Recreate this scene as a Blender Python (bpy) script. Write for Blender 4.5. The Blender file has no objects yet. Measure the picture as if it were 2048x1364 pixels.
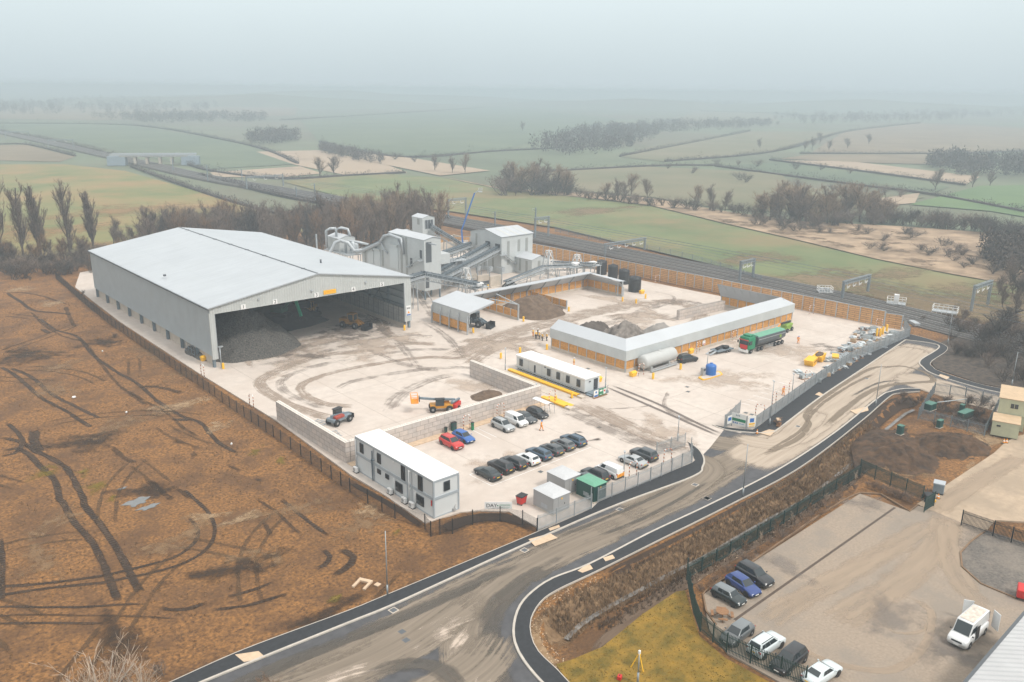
import bpy, bmesh, math, random
import numpy as np
from mathutils import Vector, Matrix, noise
from mathutils.geometry import tessellate_polygon
sc = bpy.context.scene
COL = sc.collection
rnd = random.Random(7)
R_ = math.radians

# ---------------------------------------------------------------- camera
FOC, YAW, PITCH, ROLL, CAMZ = 1687.0, 0.7225, 0.28995, 0.01164, 54.0   # drone pose solved from the site's right angles
def _rot():
    fwd = np.array([math.sin(YAW)*math.cos(PITCH), math.cos(YAW)*math.cos(PITCH), -math.sin(PITCH)])
    right = np.array([math.cos(YAW), -math.sin(YAW), 0.0]); up = np.cross(right, fwd)
    c, s = math.cos(ROLL), math.sin(ROLL)
    return np.array([c*right+s*up, -s*right+c*up, fwd])
RM = _rot()
def G(px, py, z=0.0):                       # survey point: ground position (at height z) seen at photo pixel px,py
    d = RM.T @ np.array([(px-1024)/FOC, -(py-682)/FOC, 1.0]); t = (z-CAMZ)/d[2]
    return (float(d[0]*t), float(d[1]*t))
def PX(x, y, z):
    c = RM @ np.array([x, y, z-CAMZ]); return (1024+FOC*c[0]/c[2], 682-FOC*c[1]/c[2])
def hgt(b, ty):                              # height of an upright standing at pixel b whose top is at row ty
    x, y = G(*b); lo, hi = 0.0, 50.0
    for _ in range(40):
        m = (lo+hi)/2
        if PX(x, y, m)[1] > ty: lo = m
        else: hi = m
    return lo
def Zm(ox, oy, s): return lambda x, y: (ox+x/s, oy+y/s)
cam = bpy.data.cameras.new('camera'); camo = bpy.data.objects.new('camera', cam); COL.objects.link(camo)
cam.sensor_width = 36.0; cam.lens = FOC/2048*36.0; cam.clip_start = 0.5; cam.clip_end = 20000
camo.matrix_world = Matrix(((RM[0][0], RM[1][0], -RM[2][0], 0), (RM[0][1], RM[1][1], -RM[2][1], 0), (RM[0][2], RM[1][2], -RM[2][2], CAMZ), (0, 0, 0, 1)))
sc.camera = camo

# ---------------------------------------------------------------- sky, sun, exposure
HAZE_D = 0.00074
SUN_EL, SUN_AZ = R_(52), R_(165)
w = bpy.data.worlds.new('World'); sc.world = w; w.use_nodes = True
wn, wl = w.node_tree.nodes, w.node_tree.links
bg = wn['Background']; bg.inputs['Strength'].default_value = 0.1
sky = wn.new('ShaderNodeTexSky'); sky.sky_type = 'NISHITA'; sky.sun_disc = False
sky.sun_elevation = SUN_EL; sky.sun_rotation = SUN_AZ; sky.air_density = 1.0; sky.dust_density = 4.0; sky.ozone_density = 1.0
tc = wn.new('ShaderNodeTexCoord'); sp = wn.new('ShaderNodeSeparateXYZ'); wl.new(tc.outputs['Generated'], sp.inputs[0])
cr_ = wn.new('ShaderNodeValToRGB'); wl.new(sp.outputs['Z'], cr_.inputs[0])      # the overcast cloud layer: paler to the zenith
e = cr_.color_ramp.elements; e[0].position = 0.0; e[0].color = (5.3, 6.15, 6.5, 1); e[1].position = 0.8; e[1].color = (13.2, 12.8, 12.3, 1)
e2 = cr_.color_ramp.elements.new(0.10); e2.color = (6.95, 7.85, 8.1, 1)
cn = wn.new('ShaderNodeTexNoise'); cn.inputs['Scale'].default_value = 2.2; cn.inputs['Detail'].default_value = 5
wl.new(tc.outputs['Generated'], cn.inputs['Vector'])
cm = wn.new('ShaderNodeMapRange'); wl.new(cn.outputs['Fac'], cm.inputs[0]); cm.inputs[3].default_value = 0.93; cm.inputs[4].default_value = 1.06
mul = wn.new('ShaderNodeVectorMath'); mul.operation = 'SCALE'; wl.new(cr_.outputs[0], mul.inputs[0]); wl.new(cm.outputs[0], mul.inputs['Scale'])
mixw = wn.new('ShaderNodeMix'); mixw.data_type = 'RGBA'; mixw.inputs['Factor'].default_value = 0.92
wl.new(sky.outputs[0], mixw.inputs['A']); wl.new(mul.outputs[0], mixw.inputs['B']); wl.new(mixw.outputs['Result'], bg.inputs['Color'])
sl = bpy.data.lights.new('sun', 'SUN'); sl.energy = 2.2; sl.angle = R_(11); sl.color = (1.0, 0.95, 0.88)
so = bpy.data.objects.new('sun', sl); COL.objects.link(so)
so.rotation_euler = (R_(90)-SUN_EL, 0, math.pi - SUN_AZ); so.location = (0, 0, 300)
sc.view_settings.view_transform = 'Standard'; sc.view_settings.look = 'None'; sc.view_settings.gamma = 1; sc.view_settings.exposure = 0.25
sc.cycles.max_bounces = 6; sc.cycles.diffuse_bounces = 3; sc.cycles.glossy_bounces = 2; sc.cycles.transmission_bounces = 2
sc.cycles.volume_bounces = 1; sc.cycles.transparent_max_bounces = 24; sc.cycles.caustics_reflective = False; sc.cycles.caustics_refractive = False

# ---------------------------------------------------------------- mesh helper
class MB:
    def __init__(s): s.v = []; s.f = []; s.m = []; s.sm = []; s.fall = None; s.uv = None
    def add(s, vs, fs, mi=0, smooth=False):
        o = len(s.v); s.v.extend(vs)
        for f in fs: s.f.append([i+o for i in f]); s.m.append(mi); s.sm.append(smooth)
        return s
    def box(s, x0, y0, z0, x1, y1, z1, mi=0):
        return s.add([(x0,y0,z0),(x1,y0,z0),(x1,y1,z0),(x0,y1,z0),(x0,y0,z1),(x1,y0,z1),(x1,y1,z1),(x0,y1,z1)],
              [(0,3,2,1),(4,5,6,7),(0,1,5,4),(1,2,6,5),(2,3,7,6),(3,0,4,7)], mi)
    def cbox(s, c, d, rz=0.0, mi=0, ry=0.0):     # centred box with a turn
        M = Matrix.Translation(c) @ Matrix.Rotation(rz, 4, 'Z') @ Matrix.Rotation(ry, 4, 'Y')
        a, b, h = d[0]/2, d[1]/2, d[2]/2
        vs = [tuple(M @ Vector(p)) for p in [(-a,-b,-h),(a,-b,-h),(a,b,-h),(-a,b,-h),(-a,-b,h),(a,-b,h),(a,b,h),(-a,b,h)]]
        return s.add(vs, [(0,3,2,1),(4,5,6,7),(0,1,5,4),(1,2,6,5),(2,3,7,6),(3,0,4,7)], mi)
    def bar(s, a, b, w, h=None, mi=0):           # rectangular bar between two points
        h = w if h is None else h
        a, b = Vector(a), Vector(b); d = (b-a)
        if d.length < 1e-6: return s
        d.normalize(); up = Vector((0,0,1)) if abs(d.z) < 0.95 else Vector((1,0,0))
        x = d.cross(up).normalized()*(w/2); y = x.cross(d).normalized()*(h/2)
        vs = [tuple(p+q) for p in (a, b) for q in (-x-y, x-y, x+y, -x+y)]
        return s.add(vs, [(0,3,2,1),(4,5,6,7),(0,1,5,4),(1,2,6,5),(2,3,7,6),(3,0,4,7)], mi)
    def tube(s, pts, r, n=6, mi=0, cap=True, smooth=True):
        pts = [Vector(p) for p in pts]; k = len(pts); rs = r if isinstance(r, (list, tuple)) else [r]*k
        o = len(s.v); ref = None
        for i, p in enumerate(pts):
            d = (pts[min(i+1, k-1)]-pts[max(i-1, 0)])
            d = d.normalized() if d.length > 1e-9 else Vector((0,0,1))
            if ref is None: ref = Vector((0,0,1)) if abs(d.z) < 0.9 else Vector((1,0,0))
            x = d.cross(ref)
            if x.length < 1e-4: x = d.cross(Vector((0.3,1,0.2)))
            x.normalize(); y = x.cross(d); ref = y if False else ref
            for j in range(n):
                a = 2*math.pi*j/n; s.v.append(tuple(p + x*math.cos(a)*rs[i] + y*math.sin(a)*rs[i]))
        for i in range(k-1):
            for j in range(n):
                a, b = o+i*n+j, o+i*n+(j+1) % n; s.f.append([a, b, b+n, a+n]); s.m.append(mi); s.sm.append(smooth)
        if cap:
            s.f.append([o+j for j in range(n)][::-1]); s.f.append([o+(k-1)*n+j for j in range(n)]); s.m += [mi, mi]; s.sm += [False, False]
        return s
    def lathe(s, prof, n=16, c=(0,0,0), mi=0, smooth=True, axis='z'):
        def q(r, z, a):
            x, y = r*math.cos(a), r*math.sin(a)
            p = (x, y, z) if axis == 'z' else ((z, x, y) if axis == 'x' else (x, z, y))
            return (p[0]+c[0], p[1]+c[1], p[2]+c[2])
        vs = [q(r, z, 2*math.pi*j/n) for r, z in prof for j in range(n)]
        fs = [(i*n+j, i*n+(j+1) % n, (i+1)*n+(j+1) % n, (i+1)*n+j) for i in range(len(prof)-1) for j in range(n)]
        s.add(vs, fs, mi, smooth)
        if prof[0][0] > 1e-4: s.add(vs[:n], [list(range(n))[::-1]], mi)
        if prof[-1][0] > 1e-4: s.add(vs[-n:], [list(range(n))], mi)
        return s
    def prism(s, poly, z0, z1, mi=0, top=None):
        n = len(poly); A = sum(poly[i][0]*poly[(i+1) % n][1]-poly[(i+1) % n][0]*poly[i][1] for i in range(n))
        if A < 0: poly = poly[::-1]
        vs = [(p[0], p[1], z0) for p in poly]+[(p[0], p[1], z1) for p in poly]
        s.add(vs, [(i, (i+1) % n, n+(i+1) % n, n+i) for i in range(n)], mi)
        tri = tessellate_polygon([[Vector((p[0], p[1], 0)) for p in poly]])
        for t in tri:
            t = list(t); a, b, c = (Vector(poly[k]) for k in t)
            if (b-a).cross(c-a) < 0: t.reverse()
            s.add([], [], mi)
            o = len(s.v)-2*n
            s.f.append([o+n+k for k in t]); s.m.append(mi if top is None else top); s.sm.append(False)
            s.f.append([o+k for k in t[::-1]]); s.m.append(mi); s.sm.append(False)
        return s
    def extr(s, prof, a, b, axis='x', mi=0):       # profile of (u,z) pushed along x (u=y) or along y (u=x)
        n = len(prof)
        q = (lambda t, p: (t, p[0], p[1])) if axis == 'x' else (lambda t, p: (p[0], t, p[1]))
        vs = [q(a, p) for p in prof]+[q(b, p) for p in prof]
        fs = [(i, (i+1) % n, n+(i+1) % n, n+i) for i in range(n)]+[list(range(n))[::-1], [n+i for i in range(n)]]
        return s.add(vs, fs, mi)
    def sheet(s, a, b, c, d, mi=0): return s.add([a, b, c, d], [(0,1,2,3)], mi)
    def blob(s, c, r, n=8, m=5, jit=0.15, mi=0, rg=rnd):
        vs, fs = [], []
        for i in range(m+1):
            t = math.pi*i/m
            for j in range(n):
                a = 2*math.pi*j/n; k = 1+rg.uniform(-jit, jit)
                vs.append((c[0]+r[0]*k*math.sin(t)*math.cos(a), c[1]+r[1]*k*math.sin(t)*math.sin(a), c[2]+r[2]*k*math.cos(t)))
        for i in range(m):
            for j in range(n): fs.append((i*n+j, (i+1)*n+j, (i+1)*n+(j+1) % n, i*n+(j+1) % n))
        return s.add(vs, fs, mi, True)
    def mesh(s, name):
        me = bpy.data.meshes.new(name); me.from_pydata(s.v, [], s.f)
        me.polygons.foreach_set('material_index', s.m); me.polygons.foreach_set('use_smooth', s.sm)
        if s.uv is not None:
            ul = me.uv_layers.new(name='UVMap'); li = np.empty(len(me.loops), dtype=np.int32); me.loops.foreach_get('vertex_index', li)
            ul.data.foreach_set('uv', np.array(s.uv, dtype=np.float32)[li].ravel())
        if s.fall is not None:
            at = me.attributes.new('fall', 'FLOAT', 'POINT'); at.data.foreach_set('value', np.array(s.fall, dtype=np.float32))
        me.update(); return me
    def build(s, name, mats, parent=None, loc=None, rz=None, bevel=0.0, fix=False):
        me = s.mesh(name)
        for m in (mats if isinstance(mats, (list, tuple)) else [mats]): me.materials.append(m)
        if fix:
            bm = bmesh.new(); bm.from_mesh(me); bmesh.ops.recalc_face_normals(bm, faces=bm.faces); bm.to_mesh(me); bm.free()
        o = bpy.data.objects.new(name, me); COL.objects.link(o)
        if parent is not None: o.parent = parent
        if loc is not None: o.location = loc
        if rz is not None: o.rotation_euler = (0, 0, rz)
        if bevel:
            b = o.modifiers.new('edge', 'BEVEL'); b.width = bevel; b.segments = 2; b.limit_method = 'ANGLE'; b.angle_limit = R_(35)
        return o
def tag(o, label=None, cat=None, group=None, kind=None):
    if label: o['label'] = label
    if cat: o['category'] = cat
    if group: o['group'] = group
    if kind: o['kind'] = kind
    return o
def thing(name, label, cat, loc=(0,0,0), rz=0.0, group=None):
    o = bpy.data.objects.new(name, None); COL.objects.link(o); o.empty_display_size = 0.5
    o.location = loc if len(loc) == 3 else (loc[0], loc[1], 0); o.rotation_euler = (0, 0, rz)
    return tag(o, label, cat, group)
def one(mb, name, mats, label, cat, loc=(0,0,0), rz=0.0, group=None, bevel=0.0, fix=False):
    loc = loc if len(loc) == 3 else (loc[0], loc[1], 0)
    return tag(mb.build(name, mats, None, loc, rz, bevel, fix), label, cat, group)
def kids(o): return [c for c in COL.objects if c.parent is o]
def dup(root, ch, loc, rz, label=None, scale=None):          # a copy of a thing with copies of its parts
    r = root.copy(); COL.objects.link(r); r.location = loc if len(loc) == 3 else (loc[0], loc[1], 0); r.rotation_euler = (0, 0, rz)
    if scale is not None: r.scale = scale if hasattr(scale, '__len__') else (scale,)*3
    if label: r['label'] = label
    for c in ch:
        k = c[0].copy(); COL.objects.link(k); k.parent = r
        for g in c[1]:
            q = g.copy(); COL.objects.link(q); q.parent = k
    return r
def tree_of(root): return [(c, kids(c)) for c in kids(root)]
def text_mesh(body, size, mat, name, parent, M):
    cu = bpy.data.curves.new('t', 'FONT'); cu.body = body; cu.size = size; cu.align_x = 'CENTER'; cu.align_y = 'CENTER'; cu.extrude = 0.008
    t = bpy.data.objects.new('t', cu); COL.objects.link(t); dg = bpy.context.evaluated_depsgraph_get()
    me = bpy.data.meshes.new_from_object(t.evaluated_get(dg)); bpy.data.objects.remove(t); bpy.data.curves.remove(cu)
    me.transform(M); me.materials.clear(); me.materials.append(mat)
    o = bpy.data.objects.new(name, me); COL.objects.link(o); o.parent = parent; return o
FACE_S = Matrix.Rotation(math.pi/2, 4, 'X')                    # stands a text up to be read from the -y side
FACE_W = Matrix.Rotation(-math.pi/2, 4, 'Z') @ FACE_S          # ... from the -x side

# ---------------------------------------------------------------- materials
def nd(nt, t, **kw):
    n = nt.nodes.new(t)
    for k, v in kw.items():
        if k.startswith('_'): setattr(n, k[1:], v)
        else: n.inputs[k.replace('__', ' ')].default_value = v
    return n
def mat(name, col, rough=0.6, var=0.12, scale=3.0, metal=0.0, bump=0.0, col2=None, detail=5.0, coat=0.0, spec=0.5, bscale=None, big=None):
    m = bpy.data.materials.new(name); m.use_nodes = True; nt = m.node_tree; L = nt.links; b = nt.nodes['Principled BSDF']
    b.inputs['Roughness'].default_value = rough; b.inputs['Metallic'].default_value = metal
    b.inputs['Specular IOR Level'].default_value = spec
    if coat: b.inputs['Coat Weight'].default_value = coat; b.inputs['Coat Roughness'].default_value = 0.05
    c4 = (*col, 1)
    if var <= 0 and col2 is None:
        b.inputs['Base Color'].default_value = c4; return m
    t = nd(nt, 'ShaderNodeTexCoord'); n = nd(nt, 'ShaderNodeTexNoise', Scale=scale, Detail=detail, Roughness=0.6); L.new(t.outputs['Object'], n.inputs['Vector'])
    r = nd(nt, 'ShaderNodeValToRGB'); L.new(n.outputs['Fac'], r.inputs[0])
    a = tuple(max(0, x*(1-var)) for x in col); z = col2 if col2 else tuple(min(1, x*(1+var)) for x in col)
    r.color_ramp.elements[0].position = 0.32; r.color_ramp.elements[0].color = (*a, 1)
    r.color_ramp.elements[1].position = 0.68; r.color_ramp.elements[1].color = (*z, 1)
    out = r.outputs[0]
    if big:                                       # a second, larger patchiness: (scale, colour, amount)
        n2 = nd(nt, 'ShaderNodeTexNoise', Scale=big[0], Detail=6.0, Roughness=0.65); L.new(t.outputs['Object'], n2.inputs['Vector'])
        mr = nd(nt, 'ShaderNodeMapRange'); L.new(n2.outputs['Fac'], mr.inputs[0]); mr.inputs[1].default_value = 0.45; mr.inputs[2].default_value = 0.62; mr.inputs[4].default_value = big[2]
        mx = nd(nt, 'ShaderNodeMix', _data_type='RGBA'); L.new(mr.outputs[0], mx.inputs['Factor']); L.new(out, mx.inputs['A']); mx.inputs['B'].default_value = (*big[1], 1)
        out = mx.outputs['Result']
    L.new(out, b.inputs['Base Color'])
    if bump:
        n3 = nd(nt, 'ShaderNodeTexNoise', Scale=bscale or scale*4, Detail=6.0, Roughness=0.7); L.new(t.outputs['Object'], n3.inputs['Vector'])
        bp = nd(nt, 'ShaderNodeBump', Strength=min(1, bump), Distance=0.1); L.new(n3.outputs['Fac'], bp.inputs['Height']); L.new(bp.outputs[0], b.inputs['Normal'])
    return m
def ribbed(name, col, pitch=0.33, rough=0.5, var=0.06, dark=0.86):         # profiled sheet: ribs along z, repeating along x and y
    m = mat(name, col, rough, var, 0.35); nt = m.node_tree; L = nt.links; b = nt.nodes['Principled BSDF']
    t = nd(nt, 'ShaderNodeTexCoord'); s = nd(nt, 'ShaderNodeSeparateXYZ'); L.new(t.outputs['Object'], s.inputs[0])
    a = nd(nt, 'ShaderNodeMath', _operation='ADD'); L.new(s.outputs['X'], a.inputs[0]); L.new(s.outputs['Y'], a.inputs[1])
    k = nd(nt, 'ShaderNodeMath', _operation='MULTIPLY'); L.new(a.outputs[0], k.inputs[0]); k.inputs[1].default_value = 2*math.pi/pitch
    si = nd(nt, 'ShaderNodeMath', _operation='SINE'); L.new(k.outputs[0], si.inputs[0])
    bp = nd(nt, 'ShaderNodeBump', Strength=0.55, Distance=0.06); L.new(si.outputs[0], bp.inputs['Height']); L.new(bp.outputs[0], b.inputs['Normal'])
    return m
def planks(name, c1, c2, mortar, bw=2.4, bh=0.2, ms=0.012, rough=0.85, off=0.5, swap=False, sq=1.0):   # brick pattern on upright faces, u = x+y, v = z
    m = bpy.data.materials.new(name); m.use_nodes = True; nt = m.node_tree; L = nt.links; b = nt.nodes['Principled BSDF']; b.inputs['Roughness'].default_value = rough
    t = nd(nt, 'ShaderNodeTexCoord'); s = nd(nt, 'ShaderNodeSeparateXYZ'); L.new(t.outputs['Object'], s.inputs[0])
    a = nd(nt, 'ShaderNodeMath', _operation='ADD'); L.new(s.outputs['X'], a.inputs[0]); L.new(s.outputs['Y'], a.inputs[1])
    c = nd(nt, 'ShaderNodeCombineXYZ'); L.new(a.outputs[0], c.inputs[0]); L.new(s.outputs['Z'], c.inputs[1])
    br = nd(nt, 'ShaderNodeTexBrick', Scale=1.0); br.offset = off
    br.inputs['Color1'].default_value = (*c1, 1); br.inputs['Color2'].default_value = (*c2, 1); br.inputs['Mortar'].default_value = (*mortar, 1)
    br.inputs['Mortar Size'].default_value = ms; br.inputs['Brick Width'].default_value = bw; br.inputs['Row Height'].default_value = bh; br.inputs['Mortar Smooth'].default_value = 0.1
    L.new(c.outputs[0], br.inputs['Vector'])
    n = nd(nt, 'ShaderNodeTexNoise', Scale=1.3, Detail=6.0); L.new(t.outputs['Object'], n.inputs['Vector'])
    mr = nd(nt, 'ShaderNodeMapRange'); L.new(n.outputs['Fac'], mr.inputs[0]); mr.inputs[3].default_value = 0.7; mr.inputs[4].default_value = 1.3
    vm = nd(nt, 'ShaderNodeVectorMath', _operation='SCALE'); L.new(br.outputs['Color'], vm.inputs[0]); L.new(mr.outputs[0], vm.inputs['Scale'])
    L.new(vm.outputs[0], b.inputs['Base Color'])
    bp = nd(nt, 'ShaderNodeBump', Strength=0.5, Distance=0.03); L.new(br.outputs['Fac'], bp.inputs['Height']); bp.invert = True; L.new(bp.outputs[0], b.inputs['Normal'])
    return m
def decal(name, col, opac=0.8, streak=True, contrast=3.0, rough=0.9, freq=0.5, vfreq=1.6, col2=None, bias=0.0, tread=0.0):    # thin film of dirt / straw / dust lying on a surface, ragged at its edges
    m = bpy.data.materials.new(name); m.use_nodes = True; nt = m.node_tree; L = nt.links; b = nt.nodes['Principled BSDF']; b.inputs['Roughness'].default_value = rough
    b.inputs['Specular IOR Level'].default_value = 0.3
    at = nd(nt, 'ShaderNodeAttribute'); at.attribute_name = 'fall'
    t = nd(nt, 'ShaderNodeTexCoord')
    n = nd(nt, 'ShaderNodeTexNoise', Scale=1.0, Detail=7.0, Roughness=0.62)
    mp = nd(nt, 'ShaderNodeMapping'); L.new(t.outputs['UV' if streak else 'Object'], mp.inputs[0])
    mp.inputs['Scale'].default_value = (freq*0.12, vfreq, 1) if streak else (freq, freq, freq)
    L.new(mp.outputs[0], n.inputs['Vector'])
    n2 = nd(nt, 'ShaderNodeTexNoise', Scale=0.35, Detail=6.0, Roughness=0.65); L.new(t.outputs['Object'], n2.inputs['Vector'])
    av = nd(nt, 'ShaderNodeMath', _operation='ADD'); L.new(n.outputs['Fac'], av.inputs[0]); L.new(n2.outputs['Fac'], av.inputs[1])
    ce = nd(nt, 'ShaderNodeMath', _operation='MULTIPLY_ADD'); L.new(av.outputs[0], ce.inputs[0]); ce.inputs[1].default_value = contrast; ce.inputs[2].default_value = -contrast-0.5+bias
    ad = nd(nt, 'ShaderNodeMath', _operation='MULTIPLY_ADD'); L.new(at.outputs['Fac'], ad.inputs[0]); ad.inputs[1].default_value = 1.6; L.new(ce.outputs[0], ad.inputs[2]); ad.use_clamp = True
    mu = nd(nt, 'ShaderNodeMath', _operation='MULTIPLY'); L.new(ad.outputs[0], mu.inputs[0]); mu.inputs[1].default_value = opac
    m2 = nd(nt, 'ShaderNodeMath', _operation='MULTIPLY'); L.new(mu.outputs[0], m2.inputs[0])
    sm = nd(nt, 'ShaderNodeMapRange'); sm.interpolation_type = 'SMOOTHSTEP'; L.new(at.outputs['Fac'], sm.inputs[0]); sm.inputs[2].default_value = 0.35; L.new(sm.outputs[0], m2.inputs[1])
    L.new(m2.outputs[0], b.inputs['Alpha'])
    r = nd(nt, 'ShaderNodeValToRGB'); L.new(n.outputs['Fac'], r.inputs[0]); r.color_ramp.elements[0].position = 0.35; r.color_ramp.elements[1].position = 0.65
    r.color_ramp.elements[0].color = (*col, 1); r.color_ramp.elements[1].color = (*(col2 or tuple(x*1.3 for x in col)), 1); L.new(r.outputs[0], b.inputs['Base Color'])
    if tread:
        s = nd(nt, 'ShaderNodeSeparateXYZ'); L.new(t.outputs['UV'], s.inputs[0])
        k = nd(nt, 'ShaderNodeMath', _operation='MULTIPLY'); L.new(s.outputs[0], k.inputs[0]); k.inputs[1].default_value = tread
        si = nd(nt, 'ShaderNodeMath', _operation='SINE'); L.new(k.outputs[0], si.inputs[0])
        bp = nd(nt, 'ShaderNodeBump', Strength=0.9, Distance=0.12); L.new(si.outputs[0], bp.inputs['Height']); L.new(bp.outputs[0], b.inputs['Normal'])
    return m
def glass(name, col=(0.02, 0.025, 0.03), rough=0.08): return mat(name, col, rough, 0, spec=0.6)

M = {}
M['concrete'] = mat('yard_concrete', (0.55, 0.485, 0.43), 0.9, 0.09, 0.6, big=(0.07, (0.48, 0.41, 0.355), 0.7))
M['slabtan'] = mat('tan_slab', (0.56, 0.42, 0.29), 0.9, 0.12, 1.5)
M['kerb'] = mat('kerb_stone', (0.46, 0.42, 0.37), 0.85, 0.12, 1.2)
M['asphalt'] = mat('road_asphalt', (0.075, 0.075, 0.08), 0.85, 0.22, 0.8, bump=0.2, bscale=20)
M['footway'] = mat('footway_asphalt', (0.024, 0.026, 0.030), 0.85, 0.25, 2.0, bump=0.15, bscale=25)
M['clad'] = ribbed('grey_cladding', (0.40, 0.45, 0.475), 0.33)
M['cladlite'] = ribbed('pale_cladding', (0.52, 0.545, 0.545), 0.4)
M['fascia'] = ribbed('ribbed_fascia', (0.47, 0.49, 0.48), 0.55)
M['roof'] = mat('pale_roof_sheet', (0.47, 0.495, 0.52), 0.5, 0.05, 0.12, big=(0.05, (0.46, 0.485, 0.51), 0.5))
def roofsheet(name, col, lap, pitch=1.0):          # roof sheets laid down the slope: fine side laps, end laps, rain streaks
    m = mat(name, col, 0.45, 0.04, 0.12); nt = m.node_tree; L = nt.links; b = nt.nodes['Principled BSDF']; src = b.inputs['Base Color'].links[0].from_socket
    t = nd(nt, 'ShaderNodeTexCoord'); br = nd(nt, 'ShaderNodeTexBrick', Scale=1.0); br.offset = 0.0; br.inputs['Color1'].default_value = (1, 1, 1, 1); br.inputs['Color2'].default_value = (.955, .96, .965, 1); br.inputs['Mortar'].default_value = (.66, .68, .70, 1)
    br.inputs['Mortar Size'].default_value = .022; br.inputs['Mortar Smooth'].default_value = .5; br.inputs['Brick Width'].default_value = lap; br.inputs['Row Height'].default_value = pitch; L.new(t.outputs['Object'], br.inputs['Vector'])
    mp = nd(nt, 'ShaderNodeMapping'); mp.inputs['Scale'].default_value = (.06, 1.3, 1); L.new(t.outputs['Object'], mp.inputs[0]); n = nd(nt, 'ShaderNodeTexNoise', Scale=1.0, Detail=6.0); L.new(mp.outputs[0], n.inputs['Vector'])
    mr = nd(nt, 'ShaderNodeMapRange'); L.new(n.outputs['Fac'], mr.inputs[0]); mr.inputs[3].default_value = .82; mr.inputs[4].default_value = 1.1
    mx = nd(nt, 'ShaderNodeMix', _data_type='RGBA'); mx.blend_type = 'MULTIPLY'; mx.inputs['Factor'].default_value = 1; L.new(src, mx.inputs['A']); L.new(br.outputs['Color'], mx.inputs['B'])
    vm = nd(nt, 'ShaderNodeVectorMath', _operation='SCALE'); L.new(mx.outputs['Result'], vm.inputs[0]); L.new(mr.outputs[0], vm.inputs['Scale']); L.new(vm.outputs[0], b.inputs['Base Color']); return m
M['shedroof'] = roofsheet('shed_roof_sheet', (0.455, 0.485, 0.51), 8.0)
M['trim'] = mat('grey_trim', (0.40, 0.43, 0.46), 0.5, 0.05)
M['gutter'] = mat('dark_gutter', (0.09, 0.10, 0.11), 0.6, 0.1)
M['steel'] = mat('galvanised_steel', (0.42, 0.45, 0.47), 0.45, 0.12, 2.0, metal=0.25)
M['steeldk'] = mat('blue_grey_steel', (0.20, 0.25, 0.29), 0.5, 0.12, 2.0, metal=0.2)
M['timber'] = planks('timber_boards', (0.74, 0.37, 0.10), (0.60, 0.29, 0.07), (0.14, 0.06, 0.02), 2.4, 0.25, 0.025)
M['timbback'] = planks('weathered_timber', (0.64, 0.36, 0.155), (0.53, 0.29, 0.12), (0.13, 0.07, 0.035), 3.0, 0.5, 0.04)
M['blocks'] = planks('concrete_blocks', (0.56, 0.49, 0.44), (0.47, 0.43, 0.405), (0.27, 0.235, 0.205), 1.6, 0.8, 0.035)
M['blocktop'] = mat('block_top', (0.68, 0.64, 0.59), 0.9, 0.08, 2.0)
M['pushwall'] = mat('push_wall_concrete', (0.50, 0.44, 0.37), 0.9, 0.12, 0.6)
M['pushpanel'] = planks('grey_wall_panels', (0.36, 0.36, 0.35), (0.31, 0.31, 0.30), (0.12, 0.12, 0.12), 2.2, 1.3, 0.03, off=0.0)
M['yellow'] = mat('safety_yellow', (0.85, 0.47, 0.015), 0.5, 0.05)
M['white'] = mat('white_paint', (0.78, 0.78, 0.77), 0.5, 0.03)
M['cream'] = mat('off_white_panel', (0.60, 0.625, 0.63), 0.5, 0.03, 0.5)
M['whiteroof'] = mat('white_roof', (0.80, 0.80, 0.80), 0.5, 0.02)
M['black'] = mat('black_plastic', (0.014, 0.015, 0.017), 0.5, 0.1)
M['blackfence'] = mat('black_wire', (0.018, 0.022, 0.026), 0.5, 0)
M['rubber'] = mat('tyre_rubber', (0.016, 0.016, 0.017), 0.8, 0.1)
M['rim'] = mat('alloy_rim', (0.30, 0.31, 0.32), 0.35, 0, metal=0.5)
M['glass'] = glass('dark_glass'); M['winglass'] = glass('window_glass', (0.025, 0.03, 0.033), 0.12)
M['carglass'] = glass('car_glass', (0.03, 0.04, 0.045), 0.06)
M['frame'] = mat('dark_frame', (0.035, 0.04, 0.05), 0.4, 0)
M['lamp'] = mat('lamp_lens', (0.75, 0.77, 0.78), 0.15, 0); M['tail'] = mat('red_lens', (0.38, 0.015, 0.012), 0.25, 0)
M['plate_y'] = mat('yellow_plate', (0.75, 0.50, 0.05), 0.4, 0); M['plate_w'] = mat('white_plate', (0.75, 0.75, 0.72), 0.4, 0)
M['red'] = mat('red_paint', (0.55, 0.02, 0.015), 0.45, 0.05); M['blue'] = mat('blue_paint', (0.02, 0.13, 0.42), 0.45, 0.05)
M['green'] = mat('dark_green_paint', (0.01, 0.065, 0.055), 0.5, 0.08); M['palegreen'] = mat('pale_green_top', (0.12, 0.33, 0.22), 0.5, 0.06)
M['truckgreen'] = mat('truck_green', (0.006, 0.20, 0.09), 0.4, 0.05); M['orange'] = mat('hi_vis_orange', (0.85, 0.30, 0.015), 0.7, 0.05)
M['hiyellow'] = mat('hi_vis_yellow', (0.90, 0.50, 0.03), 0.7, 0.05); M['darkcloth'] = mat('dark_trousers', (0.02, 0.022, 0.03), 0.9, 0.1)
M['skin'] = mat('skin', (0.48, 0.27, 0.19), 0.6, 0); M['lime'] = mat('lime_paint', (0.22, 0.36, 0.05), 0.5, 0.08)
M['tankgrey'] = mat('tank_grey', (0.46, 0.47, 0.46), 0.45, 0.04, 0.6)
M['cabingreen'] = mat('sage_green_paint', (0.48, 0.49, 0.34), 0.6, 0.08, 1.0); M['cabinroof'] = mat('tan_roof_sheet', (0.52, 0.38, 0.24), 0.7, 0.1, 1.0)
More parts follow.
